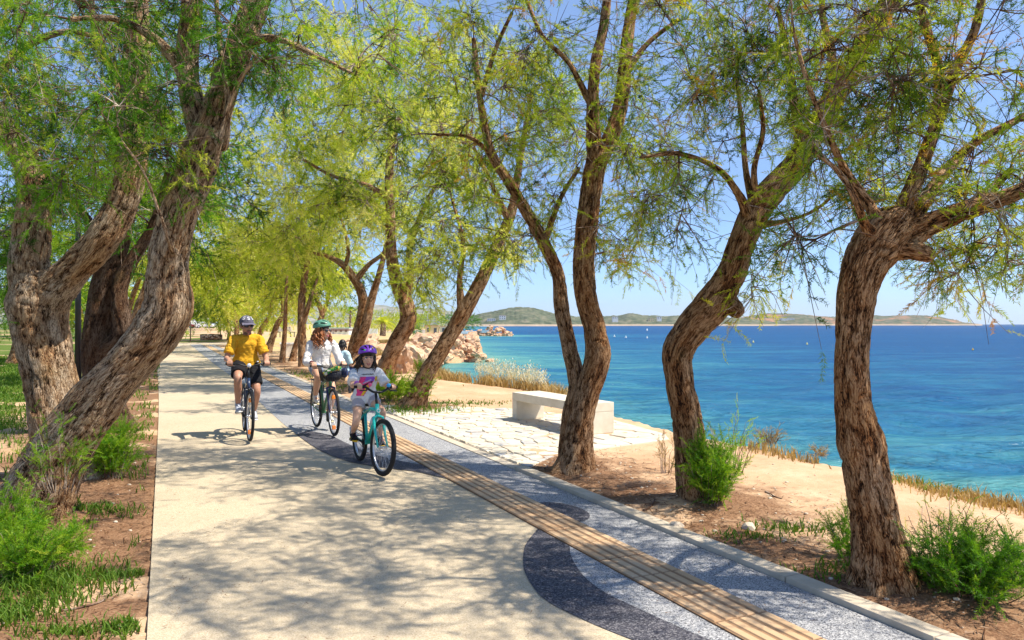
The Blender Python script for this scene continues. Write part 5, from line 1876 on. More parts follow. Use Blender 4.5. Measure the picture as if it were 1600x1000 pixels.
def bush(label, px, py, Y, rad, leaf='leaf_green', name='round_bush', n=420, sl=.5, cvm=.4):
    root = empty(name, at(px, py, Y), label=label, cat='bush')
    n = int(n * .65)
    sl *= 1.15
    rs = np.random.default_rng(int(px * 3 + py))
    q = rs.normal(size=(n, 3))
    q /= np.linalg.norm(q, axis=1)[:, None]
    lum = 1 + .28 * fbm(q * 2.2 + px, 2, 5)
    P = q * (rs.uniform(.35, 1, n) ** .5 * lum)[:, None] * np.array(rad) + np.array([0, 0, rad[2] * .85])
    P[:, 2] = np.maximum(P[:, 2], 0.02)
    mb = MB()
    place_sprays(mb, P, q + rs.normal(0, .5, (n, 3)) + [0, 0, .3], sl * rs.uniform(.6, 1.3, n), 2, cvm + rs.normal(0, .15, n), rs)
    tag(mb.build('foliage', M[leaf], root, False), kind='stuff')
    MB().tube([(0, 0, -.1), (0, 0, rad[2] * .9)], [.08, .04], 6).build('stem', M['twig'], root)


bush('round dark green bush between the curving trunk and the yellow house', 651, 522, 150, (.9, .9, .78), sl=.45, cvm=.25)
bush('green bushes between the town and the yellow house', 672, 511, 420, (9, 5, 3.6), sl=2.2, leaf='leaf_light', n=600)
bush('green trees behind the stony spit', 718, 512, 430, (12, 6, 4), sl=2.2, n=700, cvm=.3)
bush('pale green bushes left of the yellow house', 630, 515, 330, (9, 5, 3.4), sl=2.0, leaf='leaf_light', n=600)
bush('clump of green trees behind the beach bar', 528, 512, 260, (7, 5, 4.2), sl=1.8, leaf='leaf_light', n=700)
bush('green trees behind the stout date palm', 590, 513, 300, (9, 5, 3.6), sl=2.0, leaf='leaf_light', n=600)
bush('hedge of green bushes at the back of the lawn', 262, 511, 185, (9, 3, 1.8), sl=1.2, n=500)
bush('dark shrubs behind the parked cars', 345, 508, 200, (10, 4, 3.6), sl=1.6, n=700, cvm=.3)
bush('dark shrubs at the far left beyond the lawn', 20, 508, 150, (14, 4, 4.0), sl=1.6, n=900, cvm=.3)
bush('second clump of shrubs beyond the lawn behind the V-shaped trunk', 180, 508, 190, (14, 4, 5.0), sl=1.8, n=900, cvm=.3)
bush('tall green trees beyond the bend of the path', 400, 514, 140, (11, 5, 5.4), sl=1.7, n=1100, leaf='leaf_light')
bush('tall green trees behind the lawn road', 300, 508, 230, (18, 5, 7), sl=2.0, n=1200, leaf='leaf_light')
# breakwater stones of the spit
for k in range(110):
    t_ = RS.random()
    x = -36 + 35 * t_
    base = np.array([x, 291.5 + RS.uniform(-.5, 6) * (k % 3 > 0), 0])
    zt = SEA_Z + .1 + (k % 3 > 0) * RS.uniform(0, 1) * (1.2 + 2.4 * sst(.45, .8, t_) * sst(1.0, .9, t_))
    s_ = RS.uniform(.6, 1.3)
    put('boulder', rmesh[k % 7], (base[0], base[1], zt), (s_ * 1.3, s_, s_ * .7), RS.uniform(0, 6), 'pale stone of the breakwater heap on the far spit', 'boulder', 'breakwater stones', .5)

# buoys ------------------------------------------------------------------
for (px, py, col, lab) in ((877, 527, (.8, .8, .78), 'white buoy left of three, just right of the forked trunk'), (978, 528.5, (.8, .8, .78), 'middle white buoy between the forked and elbow-bent trunks'),
                           (1011, 529, (.8, .8, .78), 'white buoy nearest the elbow-bent trunk'), (1177, 536, (.85, .7, .2), 'small yellow buoy just right of the elbow-bent trunk'),
                           (1261, 539, (.85, .7, .2), 'small yellow buoy left of the nearest seaside trunk'), (1520, 548, (.9, .55, .05), 'largest orange-yellow buoy, right of the nearest seaside trunk'), (1011, 517, (.8, .8, .78), 'farthest white buoy, a dot below the far shore')):
    px = {877: 960}.get(px, px)
    Yb = F * (CH - SEA_Z) / (py - HZ)
    b = empty('buoy', at(px, py, Yb) + np.array([0, 0, .1]), label=lab, cat='buoy')
    k = .0013 * Yb
    pm = plain('buoy_paint', col, .5)
    MB().ell((0, 0, .25 * k * 2), (k, k, k * .7), None, 14, 8).build('float', pm, b)
    MB().tube([(0, 0, .5 * k), (0, 0, k * 2.4)], [k * .45, k * .2], 8).build('top_mark', pm, b)

# the thin summer haze over the bay
mb = MB()
lo_, hi_ = np.array([-9000.0, -8700.0, -12.0]), np.array([8700.0, 9000.0, 235.0])
mb.box((lo_ + hi_) / 2, hi_ - lo_)
g = NG('haze_air')
v = g.n('VolumePrincipled', {'Color': (0.82, 0.89, 1.0, 1), 'Density': 0.00007, 'Anisotropy': 0.3})
g.t.links.new(v, g.out.inputs['Volume'])
tag(mb.build('haze', g.m, None, False), kind='stuff')
# ================================================================== BICYCLES
M['rubber'] = plain('tyre_rubber', (0.018, 0.018, 0.019), 0.75, 0.25)
M['rim'] = plain('rim_alloy', (0.55, 0.55, 0.56), 0.3, 0.5, 0.8)
M['steel'] = plain('steel', (0.6, 0.6, 0.61), 0.28, 0.5, 0.9)
M['black_part'] = plain('black_component', (0.015, 0.015, 0.017), 0.4, 0.4)
M['saddle'] = plain('saddle_vinyl', (0.02, 0.019, 0.018), 0.55, 0.3)


def axis_rot(a, th):
    return np.array(Matrix.Rotation(th, 3, Vector(a)))


def bicycle(label, loc, rz, R, WB, bar_z, bar_hw, sad_z, fmat, steer=0.0, tw=0.022, crank=0.17, phi=0.4, fork_mat=None, rim=None, ext=(), hang=69, dsc=1.0):
    root = empty('bicycle', (loc[0], loc[1], 0.024), rz, label=label, cat='bicycle', group='bicycles ridden along the path')
    ra, fa = np.array([-WB / 2, 0, R]), np.array([WB / 2, 0, R])
    ha = math.radians(hang)
    a = np.array([-math.cos(ha), 0, math.sin(ha)])
    nf = np.array([math.sin(ha), 0, math.cos(ha)])
    crown = fa - nf * 0.045 + a * (R + 0.05)
    headt = crown + a * 0.15 * dsc
    RS_ = axis_rot(a, steer)
    S = lambda p: crown + (np.asarray(p, float) - crown) @ RS_.T
    bb = np.array([-WB / 2 + 0.44 * dsc, 0, 0.285 * (0.75 + 0.25 * dsc)])
    sa = math.radians(73)
    sd = np.array([-math.cos(sa), 0, math.sin(sa)])
    seat = bb + sd * ((sad_z - 0.03 - bb[2]) / sd[2])
    stt = bb + sd * (0.46 * dsc)
    # frame
    fr = MB()
    tr = 0.019 if tw < .03 else 0.021
    fr.tube([crown - a * .01, headt + a * .01], [tr * 1.2] * 2, 12)
    fr.tube([headt - a * .05, (headt + stt) / 2 - np.array([0, 0, .015]), stt - sd * .04], [tr] * 3, 10)
    fr.tube([crown + a * .03, bb], [tr * 1.25] * 2, 10)
    fr.tube([bb - sd * .0, stt], [tr * .95] * 2, 10)
    fr.tube([bb - np.array([0, .036, 0]), bb + np.array([0, .036, 0])], [.024] * 2, 12)
    for s in (-1, 1):
        o_ = np.array([0, s * .06, 0])
        fr.tube([bb + np.array([-.02, s * .03, 0]), bb * .6 + ra * .4 + o_ * .9, ra + o_], [.011, .011, .009], 8)
        fr.tube([stt - sd * .05 + np.array([0, s * .014, 0]), (stt * .5 + ra * .5) + o_ * .75, ra + o_], [.010, .009, .008], 8)
    fr.build('frame', fmat, root)
    # fork
    fk = MB()
    fm = fork_mat or fmat
    fk.tube([S(crown - a * .012), S(crown + a * .005)], [.026] * 2, 12)
    for s in (-1, 1):
        o_ = np.array([0, s * .055, 0])
        fk.tube([S(crown + o_ * .25), S(crown + o_ - a * .015), S(crown + o_ - a * .06), S(fa - nf * .03 + o_ + a * .14), S(fa + o_)], [.016, .017, .017, .014, .010], 9)
    fk.build('fork', fm, root)
    # wheels
    tyre, rimm, spk, hub = MB(), MB(), MB(), MB()
    tyre.ring((0, 0, 0), (0, 1, 0), R - tw, tw, 64, 10)
    rimm.ring((0, 0, 0), (0, 1, 0), R - 2 * tw - .004, .010, 64, 6, .012)
    hub.tube([(0, -.055, 0), (0, -.04, 0), (0, -.035, 0), (0, .035, 0), (0, .04, 0), (0, .055, 0)], [.008, .022, .013, .013, .022, .008], 10)
    for k in range(28):
        an = 2 * PI * k / 28
        an2 = an + (0.5 if k % 4 < 2 else -0.5)
        y = .032 * (1 if k % 2 else -1)
        spk.tube([(math.cos(an2) * .02, y, math.sin(an2) * .02), (math.cos(an) * (R - 2 * tw), 0, math.sin(an) * (R - 2 * tw))], [.0015] * 2, 3, False)
    mt, mr, ms, mh = tyre.mesh('tyre'), rimm.mesh('rim'), spk.mesh('spokes'), hub.mesh('wheel')
    for w, c in ((0, ra), (1, S(fa))):
        W = link('wheel', mh, M['steel'], root)
        Rm = Matrix(RS_.tolist()).to_4x4() if w else Matrix.Identity(4)
        W.matrix_local = Matrix.Translation(Vector(c)) @ Rm
        link('tyre', mt, M['rubber'], W)
        link('rim', mr, rim or M['rim'], W)
        link('spokes', ms, M['steel'], W)
    # cockpit
    st = MB()
    h2 = headt + a * 0.045
    k = max(0.02, (bar_z - h2[2]) / a[2])
    top = h2 + a * (k - 0.01)
    barc = top + nf * 0.05
    barc[2] = bar_z
    st.tube([S(headt), S(top + a * .01)], [.015, .015], 10)
    st.tube([S(top), S(barc)], [.017, .016], 10)
    st.build('stem', M['black_part'], root)
    hb = MB()
    pts = [(-.045, bar_hw, .0), (-.03, bar_hw - .11, .0), (0, .13, -.005), (0.005, .05, -.03 if dsc > .95 else -.05), (0, 0, -.03 if dsc > .95 else -.05)]
    full = [np.array([x, -y, z]) for x, y, z in pts] + [np.array([x, y, z]) for x, y, z in pts[-2::-1]]
    barc2 = barc - np.array([0, 0, pts[-1][2]])
    hb.tube(catmull([S(barc2 + q_) for q_ in full], 30), [.0125] * 30, 9)
    hb.build('handlebar', M['black_part'], root)
    grips = {}
    for s in (-1, 1):
        p0, p1 = S(barc2 + np.array([-.047, s * (bar_hw + .005), 0])), S(barc2 + np.array([-.031, s * (bar_hw - .105), 0]))
        MB().tube([p0, p0 + (p1 - p0) * .05, p1], [.015, .018, .017], 10).build('grip', M['rubber'], root)
        lv = MB()
        q0 = S(barc2 + np.array([-.02, s * (bar_hw - .13), -.01]))
        lv.tube([q0, S(barc2 + np.array([.03, s * (bar_hw - .11), -.03])), S(barc2 + np.array([.025, s * (bar_hw - .03), -.035]))], [.009, .007, .006], 6)
        lv.build('brake_lever', M['black_part'], root)
        grips[s] = (p0, p1)
    # saddle and post
    MB().tube([stt - sd * .1, seat], [.0135] * 2, 10).build('seat_post', M['steel'], root)
    sm = MB()
    sx = np.linspace(0, 1, 12)
    Ps = np.c_[seat[0] - .13 + .27 * sx, 0 * sx, sad_z + .012 * np.cos(sx * PI)]
    wv = .078 * (1 - sx) ** 1.2 + .02
    wv[0] *= .6
    hv = .028 - .008 * sx
    hv[0] *= .6
    hv[-1] *= .5
    sm.tube(Ps, np.c_[wv, hv], 14, True, up=(0, 1, 0))
    sm.build('saddle', M['saddle'], root)
    # drivetrain
    cr = MB()
    cr.ring(bb + np.array([0, -.045, 0]), (0, 1, 0), .085 * dsc, .006, 32, 6, .003)
    for j in range(5):
        an = j * 2 * PI / 5
        cr.tube([bb + np.array([0, -.045, 0]), bb + np.array([math.cos(an) * .085 * dsc, -.045, math.sin(an) * .085 * dsc])], [.008, .006], 6)
    cr.build('chainring', M['black_part'], root)
    ch = MB()
    for zz in (1, -1):
        ch.tube([bb + np.array([0, -.045, zz * .085 * dsc]), ra + np.array([0, -.045, zz * .035])], [.005] * 2, 5)
    ch.build('chain', M['steel'], root)
    peds = {}
    for s in (-1, 1):
        an = phi if s < 0 else phi + PI
        pc = bb + np.array([math.cos(an) * crank, s * .075, math.sin(an) * crank])
        cm = MB()
        cm.tube([bb + np.array([0, s * .055, 0]), pc], [.013, .010], 8)
        ck = cm.build('crank', M['black_part'], root)
        pm = MB()
        pm.box(pc + np.array([0, s * .05, 0]), (.09, .085, .022), None, .005)
        pm.build('pedal', M['black_part'], ck)
        peds[s] = pc + np.array([0, s * .05, 0])
    return dict(root=root, S=S, crown=crown, a=a, nf=nf, fa=fa, ra=ra, bb=bb, seat=np.array([seat[0], 0, sad_z]), grips=grips, peds=peds, bar=S(barc), barc=barc2, stt=stt, headt=headt)


def paint(name, col, rough=.3):
    return plain(name, col, rough, .5, 0, .05, 6)


teal, forest, navy = paint('teal_paint', (.02, .46, .42)), paint('green_paint', (.05, .17, .08)), paint('navy_paint', (.018, .035, .085))
BM = bicycle('black and dark blue city bike ridden by the man in yellow', (-3.84, 10.72), math.radians(-66.4), .35, 1.08, 1.03, .30, .95, navy, math.radians(3), .021, .172, 0.42, paint('black_paint', (.012, .013, .02)))
BW = bicycle('dark green bike with a wire front basket ridden by the woman', (-2.83, 11.18), math.radians(-61.9), .345, 1.06, .98, .27, .88, forest, math.radians(-2), .022, .17, 1.15, paint('violet_black_paint', (.03, .03, .10)))
BG = bicycle('turquoise children bike ridden by the girl with the purple helmet', (-1.60, 8.35), math.radians(-64.5), .305, .99, .88, .25, .71, teal, math.radians(9), .027, .14, PI * 0.96, teal, dsc=.82)

# front lights, bells, reflectors
p = BM['S'](BM['barc'] + np.array([.05, 0, -.02]))
MB().ell(p, (.025, .03, .03), None, 12, 8).build('front_light', plain('lamp_glass', (.8, .85, .95), .1, .5), BM['root'])
p = BM['S'](BM['barc'] + np.array([-.01, .12, .03]))
MB().ell(p, (.018, .018, .014), None, 10, 6).build('bell', M['steel'], BM['root'])
mg = MB()
for B in (BM,):
    an = np.radians(np.linspace(20, 200, 20))
    mg.tube(np.c_[B['ra'][0] + np.cos(an) * .372, 0 * an, B['ra'][2] + np.sin(an) * .372], np.c_[np.full(20, .028), np.full(20, .004)], 8, True, up=(0, 1, 0))
mg.build('mudguard', M['black_part'], BM['root'])
ro = plain('orange_reflector', (.85, .25, .03), .3)
for B in (BM, BW):
    for s in (-1, 1):
        p = B['S'](B['fa'] + np.array([.0, .0, s * .22]))
        MB().box(p, (.02, .05, .06), None, .004).build('reflector', ro, B['root'])
p = BG['S'](BG['barc'] + np.array([.02, -.10, .03]))
MB().ell(p, (.022, .022, .022), None, 12, 8).build('bell', plain('pink_bell', (.8, .12, .30), .35), BG['root'])
p = BG['S'](BG['barc'] + np.array([.02, .12, .025]))
MB().ell(p, (.024, .026, .022), None, 12, 8).build('flower_ornament', plain('blue_ornament', (.05, .35, .75), .35), BG['root'])
# the round emblem on the head tube
p = BG['S'](BG['headt'] - BG['a'] * .07 + BG['nf'] * .031)
em = MB()
em.ring(p, BG['nf'], .018, .004, 20, 6, .002)
em.build('head_emblem', M['white_wall'], BG['root'])
bt = MB()
dt = BG['crown'] + BG['a'] * .03
c0 = dt * .55 + BG['bb'] * .45 + np.array([.01, 0, .055])
dd = (dt - BG['bb']) / np.linalg.norm(dt - BG['bb'])
bt.tube([c0 - dd * .08, c0 + dd * .05, c0 + dd * .065, c0 + dd * .085], [.034, .034, .018, .016], 12)
bt.build('water_bottle', plain('bottle_plastic', (.55, .62, .66), .4), BG['root'])

# wire basket, bag and rear rack on the woman's bike
bk = MB()
S = BW['S']
b0 = BW['barc'] + np.array([.20, 0, -.10])
Wt, Lt_, Wb, Lb, Hb = .19, .14, .15, .11, .22
ring = lambda w, l, z: [b0 + np.array([-l, -w, z]), b0 + np.array([l, -w, z]), b0 + np.array([l, w, z]), b0 + np.array([-l, w, z]), b0 + np.array([-l, -w, z])]
for f in (0, .33, .66, 1):
    w_, l_ = Wb + (Wt - Wb) * f, Lb + (Lt_ - Lb) * f
    R4 = ring(w_, l_, -Hb / 2 + Hb * f)
    for p0, p1 in zip(R4[:-1], R4[1:]):
        bk.tube([S(p0), S(p1)], [.0045 if f == 1 else .0026] * 2, 5)
for k in range(11):
    t_ = -1 + 2 * k / 10
    for s in (-1, 1):
        bk.tube([S(b0 + np.array([s * Lb, t_ * Wb, -Hb / 2])), S(b0 + np.array([s * Lt_, t_ * Wt, Hb / 2]))], [.0024] * 2, 4)
        bk.tube([S(b0 + np.array([t_ * Lb, s * Wb, -Hb / 2])), S(b0 + np.array([t_ * Lt_, s * Wt, Hb / 2]))], [.0024] * 2, 4)
    bk.tube([S(b0 + np.array([-Lb, t_ * Wb, -Hb / 2])), S(b0 + np.array([Lb, t_ * Wb, -Hb / 2]))], [.0024] * 2, 4)
bk.build('basket', M['black_part'], BW['root'])
rk = MB()
ra = BW['ra']
zt = ra[2] + .40
for s in (-1, 1):
    rk.tube([ra + np.array([0, s * .07, 0]), np.array([ra[0] - .06, s * .06, zt])], [.006] * 2, 6)
    rk.tube([ra + np.array([0, s * .07, 0]), np.array([ra[0] + .08, s * .06, zt])], [.006] * 2, 6)
    rk.tube([np.array([ra[0] - .2, s * .06, zt]), np.array([ra[0] + .2, s * .06, zt])], [.006] * 2, 6)
for k in range(5):
    x = ra[0] - .2 + .1 * k
    rk.tube([(x, -.06, zt), (x, .06, zt)], [.005] * 2, 6)
rk.build('rear_rack', M['black_part'], BW['root'])
bag = empty('shoulder_bag', BW['root'].location, math.radians(-61.9), label='black and navy bag with a green patterned scarf in the wire basket', cat='bag')
bm_ = MB()
c = S(b0 + np.array([0.0, 0, -.03]))
bm_.ell(c, (.115, .145, .095), None, 18, 12)
bm_.build('bag_body', plain('bag_nylon', (.015, .017, .03), .6), bag)
MB().ell(S(b0 + np.array([.02, .17, -.0])), (.08, .05, .075), None, 14, 9).build('side_pouch', plain('navy_nylon', (.02, .035, .11), .6), bag)
sc_ = MB()
sc_.tube(catmull([S(b0 + np.array([.10, -.15, -.01])), S(b0 + np.array([.12, -.06, .05])), S(b0 + np.array([.11, .05, .075])), S(b0 + np.array([.06, .10, .06]))], 16), np.c_[np.full(16, .035), np.full(16, .014)], 8)
g = NG('patterned_scarf')
v = g.vor(g.obj(), 28.0, o=1)
vs = g.n('SeparateColor', {0: v})
sc_.build('scarf', g.done(g.bsdf(g.ramp(vs, [(0, (.05, .25, .05)), (.4, (.45, .5, .1)), (.6, (.7, .3, .05)), (.8, (.75, .75, .65))], 'CONSTANT'), .8)), bag)
# ================================================================== PEOPLE
def skin_mat(name, c):
    g = NG(name)
    n = g.noise(g.obj(), 12.0, 4)
    col = g.mix(g.ramp(n, [(.35, 0), (.7, .35)]), c, (c[0] * .9, c[1] * .68, c[2] * .58))
    nd = g.bsdf(col, .5, None, .35, Subsurface_Weight=.08, Subsurface_Scale=.01)
    return g.done(nd)


def cloth(name, c, rough=.9):
    g = NG(name)
    p = g.obj()
    n = g.noise(p, 18.0, 4)
    f = g.noise(p, 14.0, 3, 0.5, dist=1.2)
    col = g.mix(n, tuple(x * .93 for x in c), tuple(min(1, x * 1.06) for x in c))
    return g.done(g.bsdf(col, rough, g.bump(f, .6, .03), .15))


def remesh(mb, name, voxel, mat, parent, smooth=4, wr=0.0, seed=0, solid=0.0):
    me = mb.mesh(name)
    o = bpy.data.objects.new('tmp', me)
    COL.objects.link(o)
    m = o.modifiers.new('r', 'REMESH')
    m.mode = 'VOXEL'
    m.voxel_size = voxel
    m.use_smooth_shade = True
    if smooth:
        s = o.modifiers.new('s', 'SMOOTH')
        s.factor = .5
        s.iterations = smooth
    dg = bpy.context.evaluated_depsgraph_get()
    dg.update()
    out = bpy.data.meshes.new_from_object(o.evaluated_get(dg))
    bpy.data.objects.remove(o)
    bpy.data.meshes.remove(me)
    n = len(out.vertices)
    if wr > 0:
        co = np.empty(n * 3, np.float32)
        no = np.empty(n * 3, np.float32)
        out.vertices.foreach_get('co', co)
        out.vertices.foreach_get('normal', no)
        co, no = co.reshape(-1, 3), no.reshape(-1, 3)
        w = vnoise(co * np.array([11, 11, 6]) + 1.5 * vnoise(co * 5, seed)[:, None], seed + 1)
        w2 = vnoise(co * 24, seed + 2)
        co = co + no * ((1 - 2 * np.abs(w)) * wr + w2 * wr * .4)[:, None]
        out.vertices.foreach_set('co', co.astype(np.float32).ravel())
        out.update()
    out.name = name
    out.polygons.foreach_set('use_smooth', np.ones(len(out.polygons), bool))
    out.materials.clear()
    return link(name, out, mat, parent)


def ik(a, c, l1, l2, pole):
    a, c, pole = map(lambda q: np.asarray(q, float), (a, c, pole))
    d = c - a
    L = min(np.linalg.norm(d), (l1 + l2) * .999)
    u = d / np.linalg.norm(d)
    x = (l1 * l1 - l2 * l2 + L * L) / (2 * L)
    h = math.sqrt(max(l1 * l1 - x * x, 0))
    w = pole - u * (pole @ u)
    w /= np.linalg.norm(w)
    return a + u * x + w * h


def limb(mb, a, b, c, r, k=14):
    """two-bone limb with radii at 5 stations"""
    P = catmull([a, a + (b - a) * .5, b, b + (c - b) * .45, c], 22)
    rr = np.interp(np.linspace(0, 1, 22), np.linspace(0, 1, len(r)), r)
    mb.tube(P, rr, k)
    mb.ell(b, (np.interp(.5, np.linspace(0, 1, len(r)), r) * 1.02,) * 3, None, 12, 8)


def hand(mb, grip, s, s_, wrist):
    """palm, four curled fingers and thumb round a grip"""
    p0, p1 = grip
    ax = (p1 - p0) / np.linalg.norm(p1 - p0)        # towards the inside
    c = p0 + (p1 - p0) * .52
    fw = np.cross(ax, [0, 0, 1.0])
    if fw[0] < 0:
        fw = -fw
    fw /= np.linalg.norm(fw)
    up = np.array([0, 0, 1.0])
    P = lambda an, r, o: c + ax * o + (fw * math.cos(an) + up * math.sin(an)) * r
    palm = [P(math.radians(120), .045 * s_, o) for o in (-.03 * s_, 0, .03 * s_)]
    mb.tube([palm[0], palm[1], palm[2]], [.021 * s_, .023 * s_, .021 * s_], 10)
    mb.ell(P(math.radians(95), .036 * s_, 0), (.03 * s_, .04 * s_, .018 * s_), np.stack([fw, ax, up], -1), 12, 8)
    mb.tube([wrist, wrist * .4 + palm[1] * .6, palm[1]], [.026 * s_, .026 * s_, .024 * s_], 10)
    for i, (ln, ra) in enumerate(((.9, .0088), (1.0, .0094), (1.05, .0096), (.98, .0092))):
        o = (-.033 + .022 * i) * s_
        an = np.radians(np.linspace(80, 80 - 190 * ln, 7))
        rad = np.array([.034, .034, .033, .031, .029, .028, .027]) * (.6 + .4 * s_)
        mb.tube([P(a_, r_, o) for a_, r_ in zip(an, rad)], np.linspace(ra, ra * .75, 7) * s_ * 1.05, 8)
    an = np.radians(np.linspace(150, 275, 6))
    mb.tube([P(a_, .032 * (.6 + .4 * s_), (.035 + .012 * k / 5) * s_) for k, a_ in enumerate(an)], np.linspace(.0125, .009, 6) * s_, 8)


def shoe(parent, ank, toe_dir, s_, cols, sock=None, tilt=0.0):
    """sole, upper and laces; ank = ankle joint"""
    d = np.array([math.cos(tilt), 0, math.sin(tilt)])
    d = d * np.linalg.norm(toe_dir)
    side = np.array([0, 1, 0])
    up = np.cross(d, side)
    up = up if up[2] > 0 else -up
    h = ank - up * .062 * s_
    up_m, so, la = MB(), MB(), MB()
    t_ = np.linspace(0, 1, 12)
    P = np.array([h + d * (-.075 + .265 * q) * s_ + up * (.002 + .026 * math.exp(-((q - .28) / .25) ** 2)) * s_ for q in t_])
    wd = np.array([.022, .034, .037, .037, .036, .037, .040, .043, .044, .041, .034, .018]) * s_
    hg = np.array([.035, .052, .062, .064, .058, .05, .043, .037, .033, .028, .023, .014]) * s_
    up_m.tube(P, np.c_[wd, hg], 14, True, up=(0, 1, 0))
    up_m.tube([ank + up * .015 * s_, ank - up * .03 * s_], [.041 * s_, .046 * s_], 12)
    o = up_m.build('shoe', cols[0], parent)
    Q = P - up * (.030 * s_)
    Q = np.array([h + d * (-.08 + .278 * q) * s_ - up * (.034 - .01 * max(0, q - .75) * 4 * .6) * s_ for q in t_])
    so.tube(Q, np.c_[wd * 1.08, np.full(12, .014 * s_)], 14, True, up=(0, 1, 0))
    so.build('sole', cols[1], o)
    for k in range(4):
        q = h + d * (.035 + .022 * k) * s_ + up * (.052 - .008 * k) * s_
        la.tube([q - side * .028 * s_, q + up * .008 * s_, q + side * .028 * s_ + d * .012 * s_], [.005 * s_] * 3, 6)
    la.build('laces', cols[2], o)
    if sock is not None:
        leg_up = np.array([-.25, 0, .97])
        MB().tube([ank - leg_up * .02, ank + leg_up * .075 * s_], [.042 * s_, .044 * s_], 12).build('sock', sock, parent)


def head_geo(mb, T, s_, nose=1.0):
    """T: function local head -> rider coordinates; R: rotation"""
    fn, R = T
    E = lambda c, r, **k: mb.ell(fn(np.array(c) * s_), np.array(r) * s_, R, 20, 14)
    E((-.012, 0, .035), (.097, .077, .092))
    E((.028, 0, -.03), (.066, .062, .082))
    E((.046, 0, -.082), (.04, .044, .042))
    E((.072, 0, -.102), (.020, .024, .018))
    for s in (-1, 1):
        E((.052, s * .04, -.03), (.03, .026, .028))           # cheeks
        E((-.004, s * .078, -.012), (.017, .008, .031))       # ears
        E((.072, s * .03, .026), (.018, .028, .010))          # brow
        E((.094, s * .010, -.034), (.012, .009, .009))        # nostrils
    mb.tube([fn(np.array(q) * s_) for q in ((.084, 0, .018), (.100, 0, -.008), (.110 * nose ** .3, 0, -.029), (.096, 0, -.038))], np.array([.010, .012, .0145, .010]) * s_, 10)
    E((.083, 0, -.066), (.016, .028, .009))
    E((.081, 0, -.079), (.015, .024, .009))


def rider(spec, B, name='person'):
    s_ = spec['s']
    root = empty(name, B['root'].location if B else spec['loc'], B['root'].rotation_euler[2] if B else spec['rz'], label=spec['label'], cat='person', group=spec.get('group'))
    skin = spec['skin']
    H = (B['seat'] if B else np.array(spec['seat'])) + np.array([.015, 0, .085 * s_])
    Nk = np.array(spec['neck'])                      # base of neck
    hd = np.array(spec['head'])                      # head centre (ear level)
    sh_w = spec['sw']
    yaw, pitch, roll = spec['look']
    HR = Rz(yaw) @ Ry(pitch) @ Rx(roll)
    fn = lambda q: hd + HR @ np.asarray(q, float)
    body = MB()
    sp_dir = (Nk - H) / np.linalg.norm(Nk - H)
    back = np.array([-sp_dir[2], 0, sp_dir[0]])
    L = np.linalg.norm(Nk - H)
    st = lambda f, o=0.0: H + sp_dir * L * f + back * o
    fem = spec.get('fem', 0)
    sm = sh_w / .19
    rows = [(st(-.16), .12, .10), (st(-.05), .158, .115), (st(.10), .155, .11), (st(.30, .005), .128 - .012 * fem, .095), (st(.5, .012), .145 - .01 * fem, .102), (st(.68, .012), .160, .108), (st(.82, .01), .150, .092), (st(.92), .095, .068), (Nk, .06, .058), (Nk * .5 + fn((-.02, 0, -.09 * s_)) * .5, .052, .055), (fn((-.015, 0, -.05 * s_)), .052, .055)]
    P = np.array([r[0] for r in rows])
    W = np.array([[r[1] * sm, r[2] * sm * .98] for r in rows])
    big = catmull(np.c_[P, W], 44)
    body.tube(big[:, :3], np.maximum(big[:, 3:], .02), 22, True, up=(0, 1, 0))
    head_geo(body, (fn, HR), spec['hs'], spec.get('nose', 1.0))
    arms, legs = {}, {}
    for s in (-1, 1):
        sh = st(.82) + np.array([0, s * sh_w, 0])
        if 'hands' in spec:
            wr = np.array(spec['hands'][s])
        else:
            p0, p1 = B['grips'][s]
            wr = p0 * .48 + p1 * .52 + np.array([-.085 * s_, s * .006, .032 * s_])
        el = ik(sh, wr, spec['ua'], spec['fa'], np.array([-.55, s * spec.get('eout', .38), -.8]))
        limb(body, sh, el, wr, np.array([.050, .047, .040, .039, .026]) * s_ * (1 - .12 * fem))
        body.ell(sh, np.array([.055, .055, .055]) * s_ * (1 - .1 * fem), None, 12, 8)
        if 'hands' not in spec:
            hand(body, (p0, p1), s, s_, wr)
        else:
            body.ell(wr + np.array([.05, 0, -.01]) * s_, np.array([.05, .035, .016]) * s_, None, 12, 8)
            for i in range(4):
                q = wr + np.array([.08, s * (-.027 + .018 * i), -.01]) * s_
                body.tube([q, q + np.array([.035, 0, -.004]) * s_, q + np.array([.065, 0, -.022]) * s_], np.array([.009, .0085, .007]) * s_, 7)
            q = wr + np.array([.03, -s * .03, -.01]) * s_
            body.tube([q, q + np.array([.03, -s * .02, 0]) * s_, q + np.array([.055, -s * .022, -.01]) * s_], np.array([.011, .010, .008]) * s_, 7)
        hp = H + np.array([.01, s * .088 * sm, -.01])
        if 'feet' in spec:
            ak = np.array(spec['feet'][s])
            pole = np.array([1.0, s * .1, .6])
        else:
            ak = B['peds'][s] + np.array([-.075 * s_, s * -.005, .108 * s_])
            pole = np.array([1.0, s * spec.get('knee_out', .12), .5])
        kn = ik(hp, ak, spec['th'], spec['shn'], pole)
        limb(body, hp, kn, ak, np.array([.088, .077, .058, .056, .036]) * s_ * spec.get('leg', 1.0))
        ft = MB()
        body.tube([ak + np.array([-.02, 0, -.03]) * s_, ak + np.array([.05, 0, -.05]) * s_, ak + np.array([.12, 0, -.065]) * s_], np.array([.034, .034, .026]) * s_, 10)
        arms[s], legs[s] = (sh, el, wr), (hp, kn, ak)
    remesh(body, 'body', .0082 * max(s_, .85), skin, root, 3)
    return dict(root=root, fn=fn, HR=HR, st=st, H=H, N=Nk, arms=arms, legs=legs, big=big, sm=sm, s=s_, sp=sp_dir, back=back, L=L)


